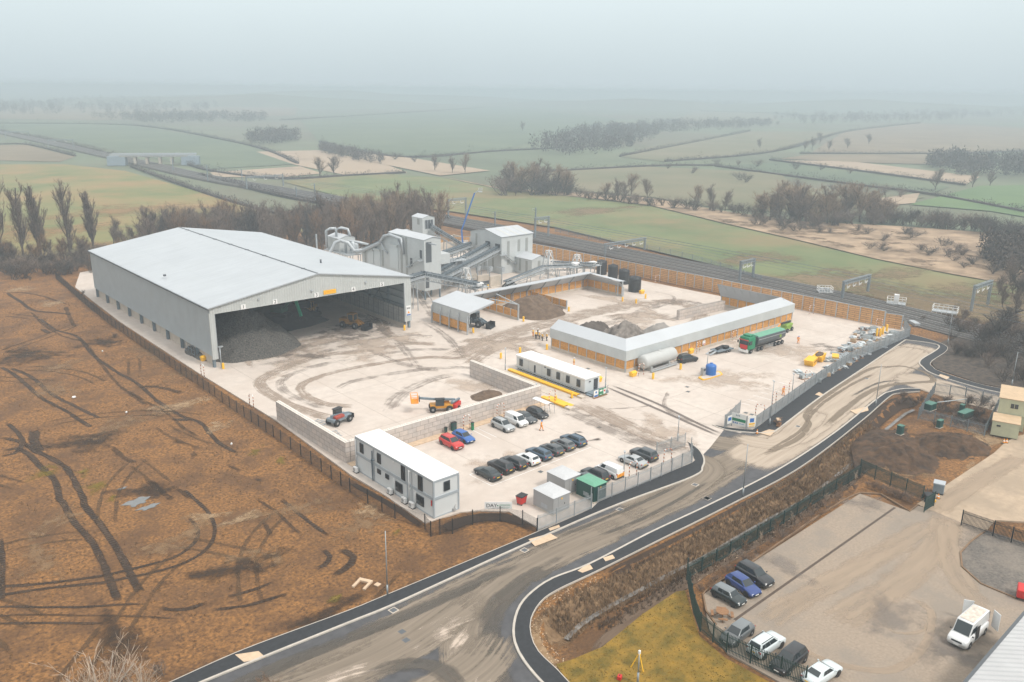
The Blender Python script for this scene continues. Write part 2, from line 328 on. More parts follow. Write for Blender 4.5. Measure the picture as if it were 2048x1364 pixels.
M['greybox'] = mat('grey_kiosk', (0.33, 0.33, 0.33), 0.6, 0.03); M['kioskroof'] = mat('kiosk_roof', (0.50, 0.51, 0.52), 0.6, 0.05)
M['belt'] = mat('dark_conveyor_cover', (0.075, 0.095, 0.11), 0.5, 0.15, 1.5); M['wood'] = mat('brown_wood', (0.25, 0.13, 0.06), 0.8, 0.2)
M['cabtop'] = mat('cabinet_top_green', (0.06, 0.17, 0.13), 0.5, 0.1); M['gantrygrey'] = mat('gantry_grey', (0.27, 0.31, 0.34), 0.5, 0.1, metal=0.2)
M['pole'] = mat('lamp_column_steel', (0.33, 0.36, 0.38), 0.45, 0.05, metal=0.3)
M['bark'] = mat('bark', (0.095, 0.072, 0.058), 0.9, 0.25, 3.0); M['barkpale'] = mat('pale_bark', (0.36, 0.31, 0.26), 0.9, 0.2, 3.0)
M['twig'] = mat('brown_twigs', (0.165, 0.122, 0.095), 0.9, 0.3, 0.7); M['twigdark'] = mat('dark_twigs', (0.072, 0.061, 0.052), 0.9, 0.3, 0.7)
M['twigpale'] = mat('pale_twigs', (0.42, 0.33, 0.25), 0.9, 0.2, 0.7); M['twigrust'] = mat('rust_twigs', (0.21, 0.125, 0.07), 0.9, 0.3, 0.7)
M['ivy'] = mat('dark_evergreen', (0.03, 0.05, 0.03), 0.8, 0.3, 0.7)
z2 = Zm(600,380,3.7236); zq = Zm(850,640,4.547); z8 = Zm(1350,450,2.934); z14 = Zm(1420,700,6.82)
# ================================================================ PEOPLE
def skinned(name, verts, edges, radii, m, parent, sub=1):
    me = bpy.data.meshes.new(name); me.from_pydata(verts, edges, []); o = bpy.data.objects.new(name, me); COL.objects.link(o)
    s = o.modifiers.new('s','SKIN'); s.use_smooth_shade = True; u = o.modifiers.new('u','SUBSURF'); u.levels = sub; u.render_levels = sub
    for i, r_ in enumerate(radii): me.skin_vertices[0].data[i].radius = (r_, r_)
    me.skin_vertices[0].data[0].use_root = True
    dg = bpy.context.evaluated_depsgraph_get(); m2 = bpy.data.meshes.new_from_object(o.evaluated_get(dg)); bpy.data.objects.remove(o); m2.name = name; m2.materials.clear(); m2.materials.append(m)
    m2.polygons.foreach_set('use_smooth', np.ones(len(m2.polygons), bool)); k = bpy.data.objects.new(name, m2); COL.objects.link(k); k.parent = parent; return k
def person(lab, pxy, hd, step=.0, jacket='hiyellow', legs='orange', hat='white', armbend=0.0, group=None, bag=False):
    p = G(*pxy); r = thing('person', lab, 'person', (*p,0), hd, group); s = step     # faces +x locally
    hips, chest, neck, head = (0,0,.95), (.02,0,1.32), (.02,0,1.52), (.06,0,1.68)
    V = [hips, chest, neck, head]; E = [(0,1),(1,2),(2,3)]; Rr = [.15,.17,.06,.10]
    for sd, st in ((1, s), (-1, -s)):
        b = len(V); V += [(.01,sd*.10,.88),(st*.45+.05,sd*.11,.50),(st*.85-.03,sd*.11,.10),(st*.85+.14,sd*.12,.05)]; E += [(0,b),(b,b+1),(b+1,b+2),(b+2,b+3)]; Rr += [.10,.065,.045,.045]
        b = len(V); V += [(.02,sd*.20,1.42),(-st*.25,sd*.26,1.14),(-st*.35+.06+armbend*.22,sd*.25,.93+armbend*.22),(-st*.38+.10+armbend*.26,sd*.24,.84+armbend*.24)]; E += [(1,b),(b,b+1),(b+1,b+2),(b+2,b+3)]; Rr += [.07,.05,.04,.04]
    skinned('body', V, E, Rr, M['skin'], r)
    jv = [V[0],V[1],(.02,0,1.46)]; je = [(0,1),(1,2)]; jr = [.175,.20,.11]
    for b in (8, 16): 
        k = len(jv); jv += [V[b],V[b+1],V[b+2]]; je += [(1,k),(k,k+1),(k+1,k+2)]; jr += [.095,.07,.058]
    skinned('jacket', jv, je, jr, M[jacket], r)
    tv = [(0,0,.93)]; te = []; tr = [.16]
    for b in (4, 12): k = len(tv); tv += [V[b],V[b+1],V[b+2]]; te += [(0,k),(k,k+1),(k+1,k+2)]; tr += [.115,.085,.07]
    skinned('trousers', tv, te, tr, M[legs], r)
    for b in (6, 14): mb = MB(); mb.box(V[b][0]-.08,V[b][1]-.05,0,V[b][0]+.20,V[b][1]+.05,.11); mb.build('boot', M['black'], r, bevel=.03)
    mb = MB(); mb.lathe([(.135,1.72),(.125,1.79),(.08,1.84),(.001,1.855)], 12, (.05,0,0)); mb.lathe([(.165,1.715),(.165,1.73),(.13,1.735)], 12, (.07,0,0)); mb.build('helmet', M[hat], r)
    [MB().cbox(c_, d_).build(n_, M['frame'], r) for n_, c_, d_ in (('eye',(.165,.035,1.68),(.02,.03,.02)),('eye',(.165,-.035,1.68),(.02,.03,.02)),('mouth',(.165,0,1.615),(.02,.05,.012)))]; mb = MB(); mb.cbox((.175,0,1.65),(.04,.025,.04)); mb.build('nose', M['skin'], r)
    for z in (1.08, 1.24): mb = MB(); mb.lathe([(.20,z-.02),(.20,z+.02)], 14, (.01,0,0)); mb.build('reflective_band', M['plate_w'], r)
    if bag: mb = MB(); mb.box(-.42,-.18,1.05,-.18,.18,1.5); mb.build('backpack', M['red'], r, bevel=.05)
GP = 'group of visitors in high visibility jackets'
for lab, p_, hd, kw in [('person in yellow jacket and orange trousers at the left of the visitor group',z2(1735,1090),-.2,dict(legs='orange')),('person with dark trousers second from the left in the visitor group',z2(1757,1108),.5,dict(legs='darkcloth')),('person in dark top and yellow vest standing behind the visitor group',z2(1770,1088),-1.0,dict(jacket='darkcloth',legs='darkcloth')),
  ('person in the middle front of the visitor group, dark trousers',z2(1783,1110),2.6,dict(legs='darkcloth')),('person in dark trousers facing the group from the right',z2(1805,1122),2.9,dict(legs='darkcloth')),('person at the right end of the visitor group nearest the timber wall',z2(1838,1122),2.8,dict(legs='darkcloth',armbend=.6))]: person(lab, p_, hd, .0, group=GP, **kw)
person('person in orange overalls and blue helmet walking across the staff car park', zq(1058,1005), -1.1, .3, 'orange', 'orange', 'blue'); person('person in orange overalls behind the weighbridge office', zq(1353,418), -.6, .1, 'hiyellow','orange','white')
person('person in orange overalls with a red backpack walking in the open yard', z8(722,697), -2.2, .25, 'orange','orange','blue', bag=True); person('person in orange overalls walking beside the palisade fence hoop', z14(995,620), -1.9, .2, 'orange','orange','red')

# ================================================================ THE GROUND
def W(pts, z=0.0): return [G(x, y, z) for x, y in pts]
def cr(pts, step=1.0, closed=False):            # smooth line through points
    P = [Vector((p[0], p[1])) for p in pts]; out = []
    n = len(P)
    for i in range(n-1):
        p0, p1, p2, p3 = P[max(i-1, 0)], P[i], P[i+1], P[min(i+2, n-1)]
        k = max(1, int((p2-p1).length/step))
        for j in range(k):
            t = j/k
            q = 0.5*((2*p1)+(p2-p0)*t+(2*p0-5*p1+4*p2-p3)*t*t+(3*p1-p0-3*p2+p3)*t**3); out.append((q.x, q.y))
    out.append((P[-1].x, P[-1].y)); return out
def offs(line, d):                                # sideways offset, + = left of travel
    out = []
    for i, p in enumerate(line):
        a, b = line[max(i-1, 0)], line[min(i+1, len(line)-1)]
        t = Vector((b[0]-a[0], b[1]-a[1])); t = t.normalized() if t.length > 1e-9 else Vector((1, 0))
        out.append((p[0]-t.y*d, p[1]+t.x*d))
    return out
def inside(poly, X, Y):
    r = np.zeros(X.shape, bool); n = len(poly); j = n-1
    for i in range(n):
        xi, yi = poly[i]; xj, yj = poly[j]
        c = ((yi > Y) != (yj > Y)) & (X < (xj-xi)*(Y-yi)/((yj-yi) or 1e-9)+xi); r ^= c; j = i
    return r
def dist_line(line, X, Y):
    D = np.full(X.shape, 1e9)
    for a, b in zip(line[:-1], line[1:]):
        dx, dy = b[0]-a[0], b[1]-a[1]; L2 = dx*dx+dy*dy or 1e-9
        t = np.clip(((X-a[0])*dx+(Y-a[1])*dy)/L2, 0, 1); D = np.minimum(D, np.hypot(X-a[0]-t*dx, Y-a[1]-t*dy))
    return D
def flat(name, poly, z, m, thick=0.0, kind='structure'):
    mb = MB()
    mb.prism(poly, z-max(thick, 0.03), z)
    return tag(mb.build(name, m), kind=kind)
def strip(mb, line, w, z0, z1, mi=0):
    a, b = offs(line, w/2), offs(line, -w/2); n = len(line)
    vs = [(p[0], p[1], z) for z in (z0, z1) for s in (a, b) for p in s]
    fs = []
    for i in range(n-1):
        A0, A1, B0, B1 = i, i+1, n+i, n+i+1
        fs += [(2*n+A0, 3*n-0+A0, 3*n+A1, 2*n+A1), (A0, A1, 2*n+A1, 2*n+A0), (n+A1, n+A0, 3*n+A0, 3*n+A1)]
    fs += [(0, 2*n, 3*n, n), (n-1, 2*n-1, 4*n-1, 3*n-1)]
    return mb.add(vs, fs, mi)

# -- surveyed outlines (photo pixels laid down on the ground plane)
YARD = [(150,574),(239,642.5),(396,745),(553,841),(700,948),(770,990),(850,1046),(868,1040),(920,1024),(960,1021),(1018,1023),(1072,1052),(1075,1060),(1182,1018),(1197,1004),(1384,926),
        (1403,912),(1420,895),(1449,858),(1480,866),(1515,858),(1640,762),(1819,672),(1812,655),(1700,632),(1440,592),(1290,562),(1164,533),(1060,504),(905,470),(860,478),(700,500),(560,500),(400,500),(160,545)]
ROAD_L = [(300,1410),(406,1364),(531,1313),(700,1245),(800,1204),(1027,1100),(1222,1015),(1385,954),(1405,934),(1408,918),(1398,900),(1376,884)]     # kerb face, site side
ROAD_L2 = [(1425,850),(1451,860),(1504,866),(1542,865),(1561,855),(1640,795),(1716,744),(1811,680)]
WALK_R_IN = [(1122,1400),(1081,1362),(1048,1322),(1030,1286),(1028,1249),(1040,1212),(1066,1183),(1106,1157),(1180,1128),(1300,1066),(1419,1010),(1558,939),(1669,866),(1758,795),(1780,784),(1808,778),(1840,778)]
WALK_R_OUT = [(1175,1400),(1136,1364),(1114,1340),(1077,1304),(1062,1271),(1062,1238),(1081,1205),(1114,1181),(1198,1141),(1320,1080),(1460,1010),(1602,934),(1723,842),(1777,795),(1796,787),(1840,783)]
HEAD_IN = [(1811,680),(1878,692),(1841,721),(1846,735),(1868,749),(1938,771),(2001,786),(2080,800)]
HEAD_OUT = [(1800,672),(1820,669),(1894,694),(1862,724),(1866,735),(1881,744),(1957,768),(2011,779),(2090,792)]
STREAM = [(1828,819),(1811,827),(1780,852),(1748,880),(1713,918),(1678,947),(1628,985),(1590,1010),(1547,1033),(1485,1068),(1409,1113),(1340,1147),(1270,1185),(1213,1216),(1160,1250),(1132,1278)]
wy = W(YARD); rl = cr(W(ROAD_L), 1.0); rl2 = cr(W(ROAD_L2), 1.0); wri = cr(W(WALK_R_IN), 1.0); wro = cr(W(WALK_R_OUT), 1.0); hin = cr(W(HEAD_IN), 0.7); hout = cr(W(HEAD_OUT), 0.7)
stream = cr(W(STREAM, -1.2), 2.0)
LOT = W([(1406,1189),(1720,987),(1819,1023),(1834,1011),(1862,1018),(1924,1044),(1973,1061),(2090,1110),(2300,1300),(2200,1500),(1600,1500),(1560,1364),(1455,1306),(1419,1261)])
ACCESS = W([(1834,1008),(1884,975),(1955,928),(1989,905),(2010,885),(2035,872),(2130,850),(2200,1000),(2080,1045),(1990,1040),(1973,1061),(1924,1046),(1862,1020)])
ROADPOLY = rl + W([(1400,880),(1420,868)]) + rl2 + hin + W([(2100,850),(2010,815),(1930,800)]) + wri[::-1] + W([(1190,1500),(500,1700),(200,1500)])
FOOTL = W([(240,1410),(344,1364),(488,1300),(700,1221),(775,1190),(1072,1066),(1184,1017),(1196,1005),(1384,926),(1390,921)])
FOOTL2 = W([(1449,855),(1505,860),(1518,852),(1640,762),(1800,672)])

# -- the ground itself: one relief sheet under everything near
NX, NY, ST = 540, 680, 0.55
gx = np.arange(NX)*ST-35.0; gy = np.arange(NY)*ST+4.0
X, Y = np.meshgrid(gx, gy, indexing='ij')
def vnoise(X, Y, s, seed):                         # cheap smooth lattice noise
    r = np.random.RandomState(seed); T = r.uniform(-1, 1, (512, 512))
    x, y = X/s+100, Y/s+100; i, j = np.floor(x).astype(int), np.floor(y).astype(int); u, v = x-i, y-j
    u = u*u*(3-2*u); v = v*v*(3-2*v)
    q = lambda a, b: T[a % 512, b % 512]
    return (q(i,j)*(1-u)+q(i+1,j)*u)*(1-v)+(q(i,j+1)*(1-u)+q(i+1,j+1)*u)*v
def HZ(X, Y):
    z = -0.16+0.10*vnoise(X, Y, 7.0, 1)+0.06*vnoise(X, Y, 2.6, 2)+0.035*vnoise(X, Y, 1.2, 3)
    z += 0.35*np.clip(vnoise(X, Y, 22.0, 4), 0, 1)*(X < 50)
    sd = dist_line(stream, X, Y)
    z = z-1.35*np.clip(1-(sd-0.5)/4.2, 0, 1)**1.1
    edge = dist_line(wro, X, Y); z = np.where((edge < 1.6), np.maximum(z, -0.14), z)
    z = np.where((X > 206) | (Y > 300), -1.1, z)
    for pl in PAVED: z = np.where(inside(pl, X, Y), np.minimum(z, -0.22), z)
    return z
PAVED = [wy, ROADPOLY, LOT, ACCESS, rl+FOOTL[::-1], rl2+FOOTL2[::-1], wri+wro[::-1], hin+hout[::-1]]
ZZ = HZ(X, Y)
def hz(x, y):
    i = min(max(int((x-gx[0])/ST), 0), NX-2); j = min(max(int((y-gy[0])/ST), 0), NY-2); u = (x-gx[i])/ST; v = (y-gy[j])/ST
    return float((ZZ[i,j]*(1-u)+ZZ[i+1,j]*u)*(1-v)+(ZZ[i,j+1]*(1-u)+ZZ[i+1,j+1]*u)*v)
M['earth'] = mat('brown_earth', (0.066, 0.028, 0.008), 0.95, 0.1, 2.8, bump=1.0, bscale=9.0, col2=(0.36, 0.172, 0.050), detail=14, big=(0.13, (0.095, 0.047, 0.019), 0.75))
me = bpy.data.meshes.new('ground')
me.vertices.add(NX*NY); me.vertices.foreach_set('co', np.stack([X, Y, ZZ], -1).astype(np.float32).ravel())
idx = np.arange(NX*NY).reshape(NX, NY); q = np.stack([idx[:-1,:-1], idx[1:,:-1], idx[1:,1:], idx[:-1,1:]], -1).reshape(-1, 4)
me.loops.add(q.size); me.loops.foreach_set('vertex_index', q.ravel().astype(np.int32)); me.polygons.add(len(q))
me.polygons.foreach_set('loop_start', np.arange(0, q.size, 4, dtype=np.int32)); me.polygons.foreach_set('use_smooth', np.ones(len(q), bool)); me.update(); me.validate()
me.materials.append(M['earth']); go = bpy.data.objects.new('ground', me); COL.objects.link(go); tag(go, kind='structure')
M['farland'] = mat('far_land', (0.12, 0.145, 0.085), 0.95, 0.3, 0.006, big=(0.0025, (0.15, 0.12, 0.085), 0.7))
far = MB(); A_, B_, C_, D_ = -20, 250, 12, 362
for x0, y0, x1, y1 in ((-5500,-400,A_,5800),(B_,-400,5500,5800),(A_,-400,B_,C_),(A_,D_,B_,5800)): far.sheet((x0,y0,-.9),(x1,y0,-.9),(x1,y1,-.9),(x0,y1,-.9))
tag(far.build('terrain', M['farland']), kind='structure')

hl = MB()                                            # low hills on the skyline, lost in the haze
for cx_, cy_, rx_, ry_, hh_, az in ((1150,2500,900,260,34,.55),(2300,2000,800,260,30,.95),(-150,2700,900,300,42,.1),(3000,1500,900,300,36,1.2),(1900,3200,1300,300,44,.6)):
    n_ = 28; vs = []
    for i in range(n_+1):
        for j in range(13):
            u, v = i/n_*2-1, j/12*2-1; d_ = max(0, 1-math.hypot(u, v)); z_ = hh_*(d_**1.3)*(1+.35*noise.noise((u*3+cx_, v*2, 0)))
            x_, y_ = u*rx_, v*ry_; vs.append((cx_+x_*math.cos(-az)-y_*math.sin(-az), cy_+x_*math.sin(-az)+y_*math.cos(-az), z_-1.2))
    hl.add(vs, [(i*13+j, (i+1)*13+j, (i+1)*13+j+1, i*13+j+1) for i in range(n_) for j in range(12)], 0, True)
tag(hl.build('hills', M['farland']), kind='structure')
# -- paving
flat('yard', wy, 0.0, M['concrete'], 0.3)
flat('road', ROADPOLY, -0.03, M['asphalt'], 0.3)
M['paving'] = mat('tan_block_paving', (0.295, 0.235, 0.18), 0.9, 0.16, 3.5, big=(0.16, (0.235, 0.20, 0.165), 0.75), bump=0.25, bscale=9)
M['dusty'] = mat('dusty_track', (0.41, 0.315, 0.225), 0.95, 0.14, 0.9, big=(0.12, (0.30, 0.235, 0.17), 0.7))
flat('car_park', LOT, 0.0, M['paving'], 0.3)
flat('access_track', ACCESS, 0.012, M['dusty'], 0.3)
flat('path', FOOTL+rl[::-1], 0.10, M['footway'], 0.3)
flat('path', FOOTL2+rl2[::-1], 0.10, M['footway'], 0.3)
flat('path', wro+wri[::-1], 0.10, M['footway'], 0.3)
flat('path', hout+hin[::-1], 0.10, M['footway'], 0.3)
kb = MB()
for ln in (rl, rl2, wri, hin): strip(kb, ln, 0.26, -0.1, 0.125)
for ln in (cr(FOOTL, 1.5), cr(FOOTL2, 1.5), wro, hout): strip(kb, ln, 0.09, -0.1, 0.125)
tag(kb.build('kerb', M['kerb']), kind='structure')
pads = MB()
for q4 in [[(488,1326),(470,1311),(517,1304),(531,1316)],[(1057,1080),(1100,1068),(1115,1077),(1070,1094)],[(1097,1058),(1118,1051),(1120,1056),(1100,1063)],[(1155,1143),(1178,1128),(1186,1139),(1165,1147)],
           [(1206,1117),(1225,1111),(1230,1118),(1211,1124)],[(1700,822),(1735,814),(1737,822),(1712,829)],[(1630,790),(1640,793),(1647,790),(1638,785)],[(1880,749),(1899,755),(1893,760),(1877,753)],[(1540,873),(1518,867),(1538,860),(1552,862)]]:
    c = W(q4); mx = sum(p[0] for p in c)/4; my = sum(p[1] for p in c)/4
    pads.prism(c, 0.08, 0.118)
tag(pads.build('paving_slab', M['slabtan']), kind='structure')
# -- railway bed
RAIL = cr([(193,0),(205,50),(210.5,77),(215.5,106),(218,150),(219,200),(219.5,240),(216,368),(206,519),(210,690),(219,1159),(228,1700)], 12)
M['ballast'] = mat('ballast', (0.125, 0.115, 0.108), 0.95, 0.25, 1.2, big=(0.05, (0.17, 0.145, 0.12), 0.6))
M['trackdark'] = mat('track_bed', (0.085, 0.078, 0.072), 0.9, 0.2, 1.0); M['railsteel'] = mat('rail_steel', (0.30, 0.29, 0.28), 0.35, 0.1, metal=0.4)
mb = MB(); strip(mb, RAIL, 15.5, -1.3, 0.25); tag(mb.build('rail_bed', M['ballast']), kind='structure')
for d in (-5.6, -1.9, 1.9, 5.6):
    mb = MB(); c = offs(RAIL, d); strip(mb, c, 2.7, 0.1, 0.33, 0)
    for s in (-0.72, 0.72): strip(mb, offs(c, s), 0.13, 0.3, 0.5, 1)
    tag(mb.build('rail_track', [M['trackdark'], M['railsteel']]), kind='structure')
# -- far fields, each a sheet of its own crop
def fieldmat(n, c, c2, s=0.02, b=None): return mat(n, c, 0.95, 0.2, s, col2=c2, big=b, detail=8)
FG = fieldmat('field_green', (0.15, 0.185, 0.05), (0.24, 0.20, 0.075), 0.025, (0.018, (0.30, 0.185, 0.075), 0.85))
FG1 = fieldmat('winter_wheat', (0.115, 0.165, 0.06), (0.17, 0.19, 0.08), 0.03, (0.016, (0.23, 0.165, 0.08), 0.75))
FT = fieldmat('field_teal', (0.10, 0.14, 0.085), (0.135, 0.165, 0.095), 0.01); FO = fieldmat('field_olive', (0.16, 0.165, 0.085), (0.20, 0.17, 0.105), 0.015)
FS = fieldmat('field_stubble', (0.36, 0.27, 0.19), (0.50, 0.39, 0.285), 0.03, (0.03, (0.27, 0.20, 0.13), .6)); FR = fieldmat('reed_bed', (0.29, 0.20, 0.125), (0.47, 0.34, 0.225), 0.10, (0.07, (0.175, 0.12, 0.075), 0.8))
FB = fieldmat('field_brown', (0.19, 0.145, 0.09), (0.24, 0.185, 0.115), 0.02); FD = fieldmat('field_fresh', (0.09, 0.165, 0.06), (0.12, 0.185, 0.07), 0.02)
k = 0
for pts, m in [
  ([(-60,327),(130,327),(250,340),(330,362),(420,388),(520,418),(600,440),(620,470),(500,520),(180,540),(-60,540)], FG),
  ([(-60,290),(50,288),(150,312),(120,322),(-60,318)], FB),
  ([(-60,243),(250,248),(480,285),(600,326),(420,336),(260,306),(100,272),(-60,252)], FT),
  ([(512,302),(640,299),(760,323),(815,343),(700,350),(590,328)], FS), ([(420,343),(600,331),(645,345),(560,353),(430,352)], FS),
  ([(560,360),(760,346),(880,353),(1000,377),(1150,392),(1300,410),(1450,446),(1600,480),(1750,516),(1900,546),(2080,577),(2120,680),(1990,640),(1750,590),(1540,552),(1340,506),(1110,452),(900,420),(700,396)], FG1),
  ([(880,351),(1000,374),(1180,384),(1300,394),(1450,420),(1600,440),(1800,450),(2080,470),(2120,600),(2080,575),(1900,544),(1750,514),(1600,478),(1450,444),(1300,408),(1150,391),(1000,376)], FR),
  ([(1000,346),(1300,332),(1560,345),(1600,380),(1600,425),(1450,416),(1300,392),(1180,382),(1050,370)], FO),
  ([(1430,331),(1560,323),(1900,371),(1860,386),(1700,366)], FT), ([(1540,319),(1700,321),(1960,352),(1930,368),(1720,340)], FS),
  ([(1600,372),(1740,385),(1850,392),(1780,410),(1620,420)], FO), ([(1720,400),(1840,384),(1830,404),(1740,412)], FS),
  ([(1820,407),(1960,370),(2100,368),(2100,440),(1980,420)], FD), ([(1300,292),(1500,262),(1700,263),(1560,300),(1330,322),(1240,312)], FO),
  ([(1390,221),(1540,226),(1560,241),(1330,256),(1350,240)], FO), ([(1690,262),(1840,246),(2100,258),(2100,300),(1900,306),(1620,306)], FB), ([(1560,316),(1620,308),(1900,308),(1960,330),(1760,325)], FB),
  ([(600,240),(1000,215),(1240,236),(1000,300),(800,312),(640,285)], FT), ([(660,296),(830,316),(980,340),(880,350),(740,322)], FS), ([(-60,205),(600,196),(590,230),(200,240),(-60,236)], FB)]:
    flat('field', W(pts), -0.55+k*0.012, m); k += 1

# -- films of mud, dust, straw lying on the surfaces
M['mound'] = mat('dark_soil_mound', (0.030, 0.016, 0.008), 0.95, 0.4, 0.6, col2=(0.11, 0.058, 0.026), bump=1.0, bscale=4, detail=10)
DZ = [0]
def zoff(): DZ[0] = (DZ[0]+1) % 90; return 0.010+0.0009*DZ[0]
def track(name, pts, w, m, conform=False, px=True, z=None, ends=3.0, nv=4, seg=0.9):
    ln = cr(W(pts) if px else pts, seg); n = len(ln); mb = MB(); mb.fall = []; mb.uv = []; u = 0.0; z0 = zoff()
    cum = [0.0]
    for a, b in zip(ln[:-1], ln[1:]): cum.append(cum[-1]+math.hypot(b[0]-a[0], b[1]-a[1]))
    for i, (p, c) in enumerate(zip(ln, cum)):
        pass
    sides = [offs(ln, w*(0.5-j/nv)) for j in range(nv+1)]; off = rnd.uniform(0, 90)
    for i in range(n):
        f = min(1, cum[i]/ends, (cum[-1]-cum[i])/ends)
        for j in range(nv+1):
            x, y = sides[j][i]; v = j/nv
            mb.v.append((x, y, (hz(x, y)+0.03+z0*0.6) if conform else (z if z is not None else 0.0)+z0))
            mb.fall.append(max(0, f)*min(1, 2*(1-abs(2*v-1))) if nv > 2 else max(0, f)); mb.uv.append((cum[i]+off, v*w+off))
    for i in range(n-1):
        for j in range(nv):
            a = i*(nv+1)+j; mb.f.append([a, a+1, a+nv+2, a+nv+1][::-1]); mb.m.append(0); mb.sm.append(True)
    return tag(mb.build(name, m), kind='stuff')
def patch(name, c, rx, ry, m, conform=False, px=True, rot=0.0, z=0.0, n=26, rings=5):
    c = G(*c) if px else c; mb = MB(); mb.fall = []; z0 = zoff()
    for k in range(rings+1):
        for j in range(n):
            a = 2*math.pi*j/n; wob = 1+0.25*math.sin(3*a+rx)+0.15*math.sin(5*a+ry); r = k/rings*wob
            x, y = rx*r*math.cos(a), ry*r*math.sin(a); x, y = c[0]+x*math.cos(rot)-y*math.sin(rot), c[1]+x*math.sin(rot)+y*math.cos(rot)
            mb.v.append((x, y, hz(x, y)+0.03+z0*0.6 if conform else z+z0)); mb.fall.append(1-k/rings)
    for k in range(rings):
        for j in range(n): mb.f.append([k*n+j, (k+1)*n+j, (k+1)*n+(j+1) % n, k*n+(j+1) % n]); mb.m.append(0); mb.sm.append(True)
    return tag(mb.build(name, m), kind='stuff')
rut = decal('wet_mud_ruts', (0.028, 0.017, 0.010), 0.85, True, 2.6, 0.7, 3.0, 1.1, (0.085, 0.048, 0.025), 0.15, tread=11.0)
rut2 = decal('faint_mud_ruts', (0.055, 0.032, 0.017), 0.65, True, 3.4, 0.85, 3.0, 1.3, (0.10, 0.058, 0.03), bias=-0.1, tread=9.0)
rut3 = decal('old_ruts', (0.075, 0.042, 0.021), 0.55, True, 4.0, 0.9, 2.0, 1.2, (0.12, 0.07, 0.034), bias=-0.15)
ZA, ZB = Zm(0,540,2.926), Zm(0,960,2.56)
for pts, w, m in [
  ([ZA(0,560),ZA(100,620),ZA(250,750),ZA(380,820),ZA(470,880),ZA(540,920)], 1.0, rut), ([ZA(60,570),ZA(180,620),ZA(300,720),ZA(450,800),ZA(590,870)], 1.0, rut),
  ([ZA(230,280),ZA(330,350),ZA(450,390),ZA(550,500),ZA(680,590),ZA(790,650),ZA(930,770),ZA(1080,860),ZA(1180,900),ZA(1280,1010),ZA(1400,1070)], 1.0, rut),
  ([ZA(180,240),ZA(270,330),ZA(400,400),ZA(500,430),ZA(600,560),ZA(720,690),ZA(860,790)], 0.9, rut2), ([ZA(40,130),ZA(130,190),ZA(200,235),ZA(330,250),ZA(420,260)], 1.2, rut), ([ZA(0,130),ZA(120,130),ZA(250,150),ZA(400,200)], 0.9, rut2),
  ([ZA(0,985),ZA(120,1005),ZA(220,1060),ZA(300,1100),ZA(390,1160),ZA(450,1260),ZA(490,1346),ZB(430,130),ZB(530,250),ZB(620,390),ZB(680,510),ZB(730,590)], 1.15, rut),
  ([ZA(0,1060),ZA(90,1040),ZA(160,1070),ZA(240,1150),ZA(320,1230),ZA(350,1346),ZB(320,110),ZB(380,220),ZB(470,320),ZB(530,430),ZB(580,560),ZB(610,630)], 1.15, rut),
  ([ZA(0,1080),ZA(80,1070),ZA(130,1010),ZA(110,960),ZA(40,900)], 1.0, rut), ([ZA(200,930),ZA(200,1000),ZA(230,1070)], 2.0, rut),
  ([ZB(-60,545),ZB(200,530),ZB(400,510),ZB(600,475),ZB(780,430),ZB(920,380),ZB(1010,300),ZB(1000,230),ZB(960,190)], 0.7, rut), ([ZB(-60,590),ZB(300,548),ZB(550,520),ZB(750,480),ZB(950,420),ZB(1060,350),ZB(1100,270),ZB(1080,190),ZB(1020,120),ZB(930,40)], 0.7, rut),
  ([ZB(-60,640),ZB(300,652),ZB(600,640),ZB(750,636)], 0.5, rut), ([ZB(-60,690),ZB(300,690),ZB(700,700),ZB(950,712)], 0.5, rut2), ([ZB(-60,730),ZB(300,730),ZB(560,735)], 0.5, rut),
  ([ZB(810,645),ZB(850,662),ZB(950,660),ZB(1090,615)], 0.8, rut), ([ZB(1150,600),ZB(1300,560),ZB(1430,508)], 0.7, rut), ([ZB(1070,662),ZB(1250,640),ZB(1400,600),ZB(1500,570)], 0.7, rut),
  ([ZB(1310,90),ZB(1420,170),ZB(1500,250),ZB(1560,295)], 0.7, rut2), ([ZB(1440,95),ZB(1560,200),ZB(1690,295)], 0.8, rut), ([ZB(1640,350),ZB(1690,395),ZB(1660,440),ZB(1600,465)], 0.9, rut), ([ZB(1730,350),ZB(1810,400),ZB(1760,460),ZB(1690,495)], 1.3, rut),
  ([ZB(770,0),ZB(880,100)], 0.9, rut2), ([ZB(0,290),ZB(10,400),ZB(5,620)], 0.9, rut), ([ZB(1250,180),ZB(1280,230)], 0.8, rut2), ([ZB(1350,210),ZB(1390,300)], 0.8, rut2),
  ([ZA(650,1030),ZA(720,1090),ZA(800,1130)], 1.2, rut2), ([ZA(1110,1050),ZA(1150,1100)], 1.2, rut2), ([ZA(1000,990),ZA(1100,1020)], 1.2, rut2), ([ZA(1020,1260),ZA(1120,1346)], 1.0, rut2), ([ZA(1320,1130),ZA(1420,1180)], 0.9, rut2), ([ZA(860,1230),ZA(1000,1340)], 1.0, rut2),
  ([ZA(780,690),ZA(900,680),ZA(1080,720)], 1.6, rut2), ([ZA(1480,1210),ZA(1540,1240)], 0.8, rut), ([ZA(1000,870),ZA(1140,885)], 1.3, rut), ([ZA(740,700),ZA(860,770),ZA(960,820),ZA(1080,930),ZA(1180,980)], 0.8, rut2),
  ([ZA(380,210),ZA(420,300),ZA(440,330)], 1.4, rut2), ([ZA(240,340),ZA(290,370)], 1.6, rut)]:
    track('tyre_ruts', pts, w, m, conform=True, ends=1.5)
rr_ = random.Random(17)
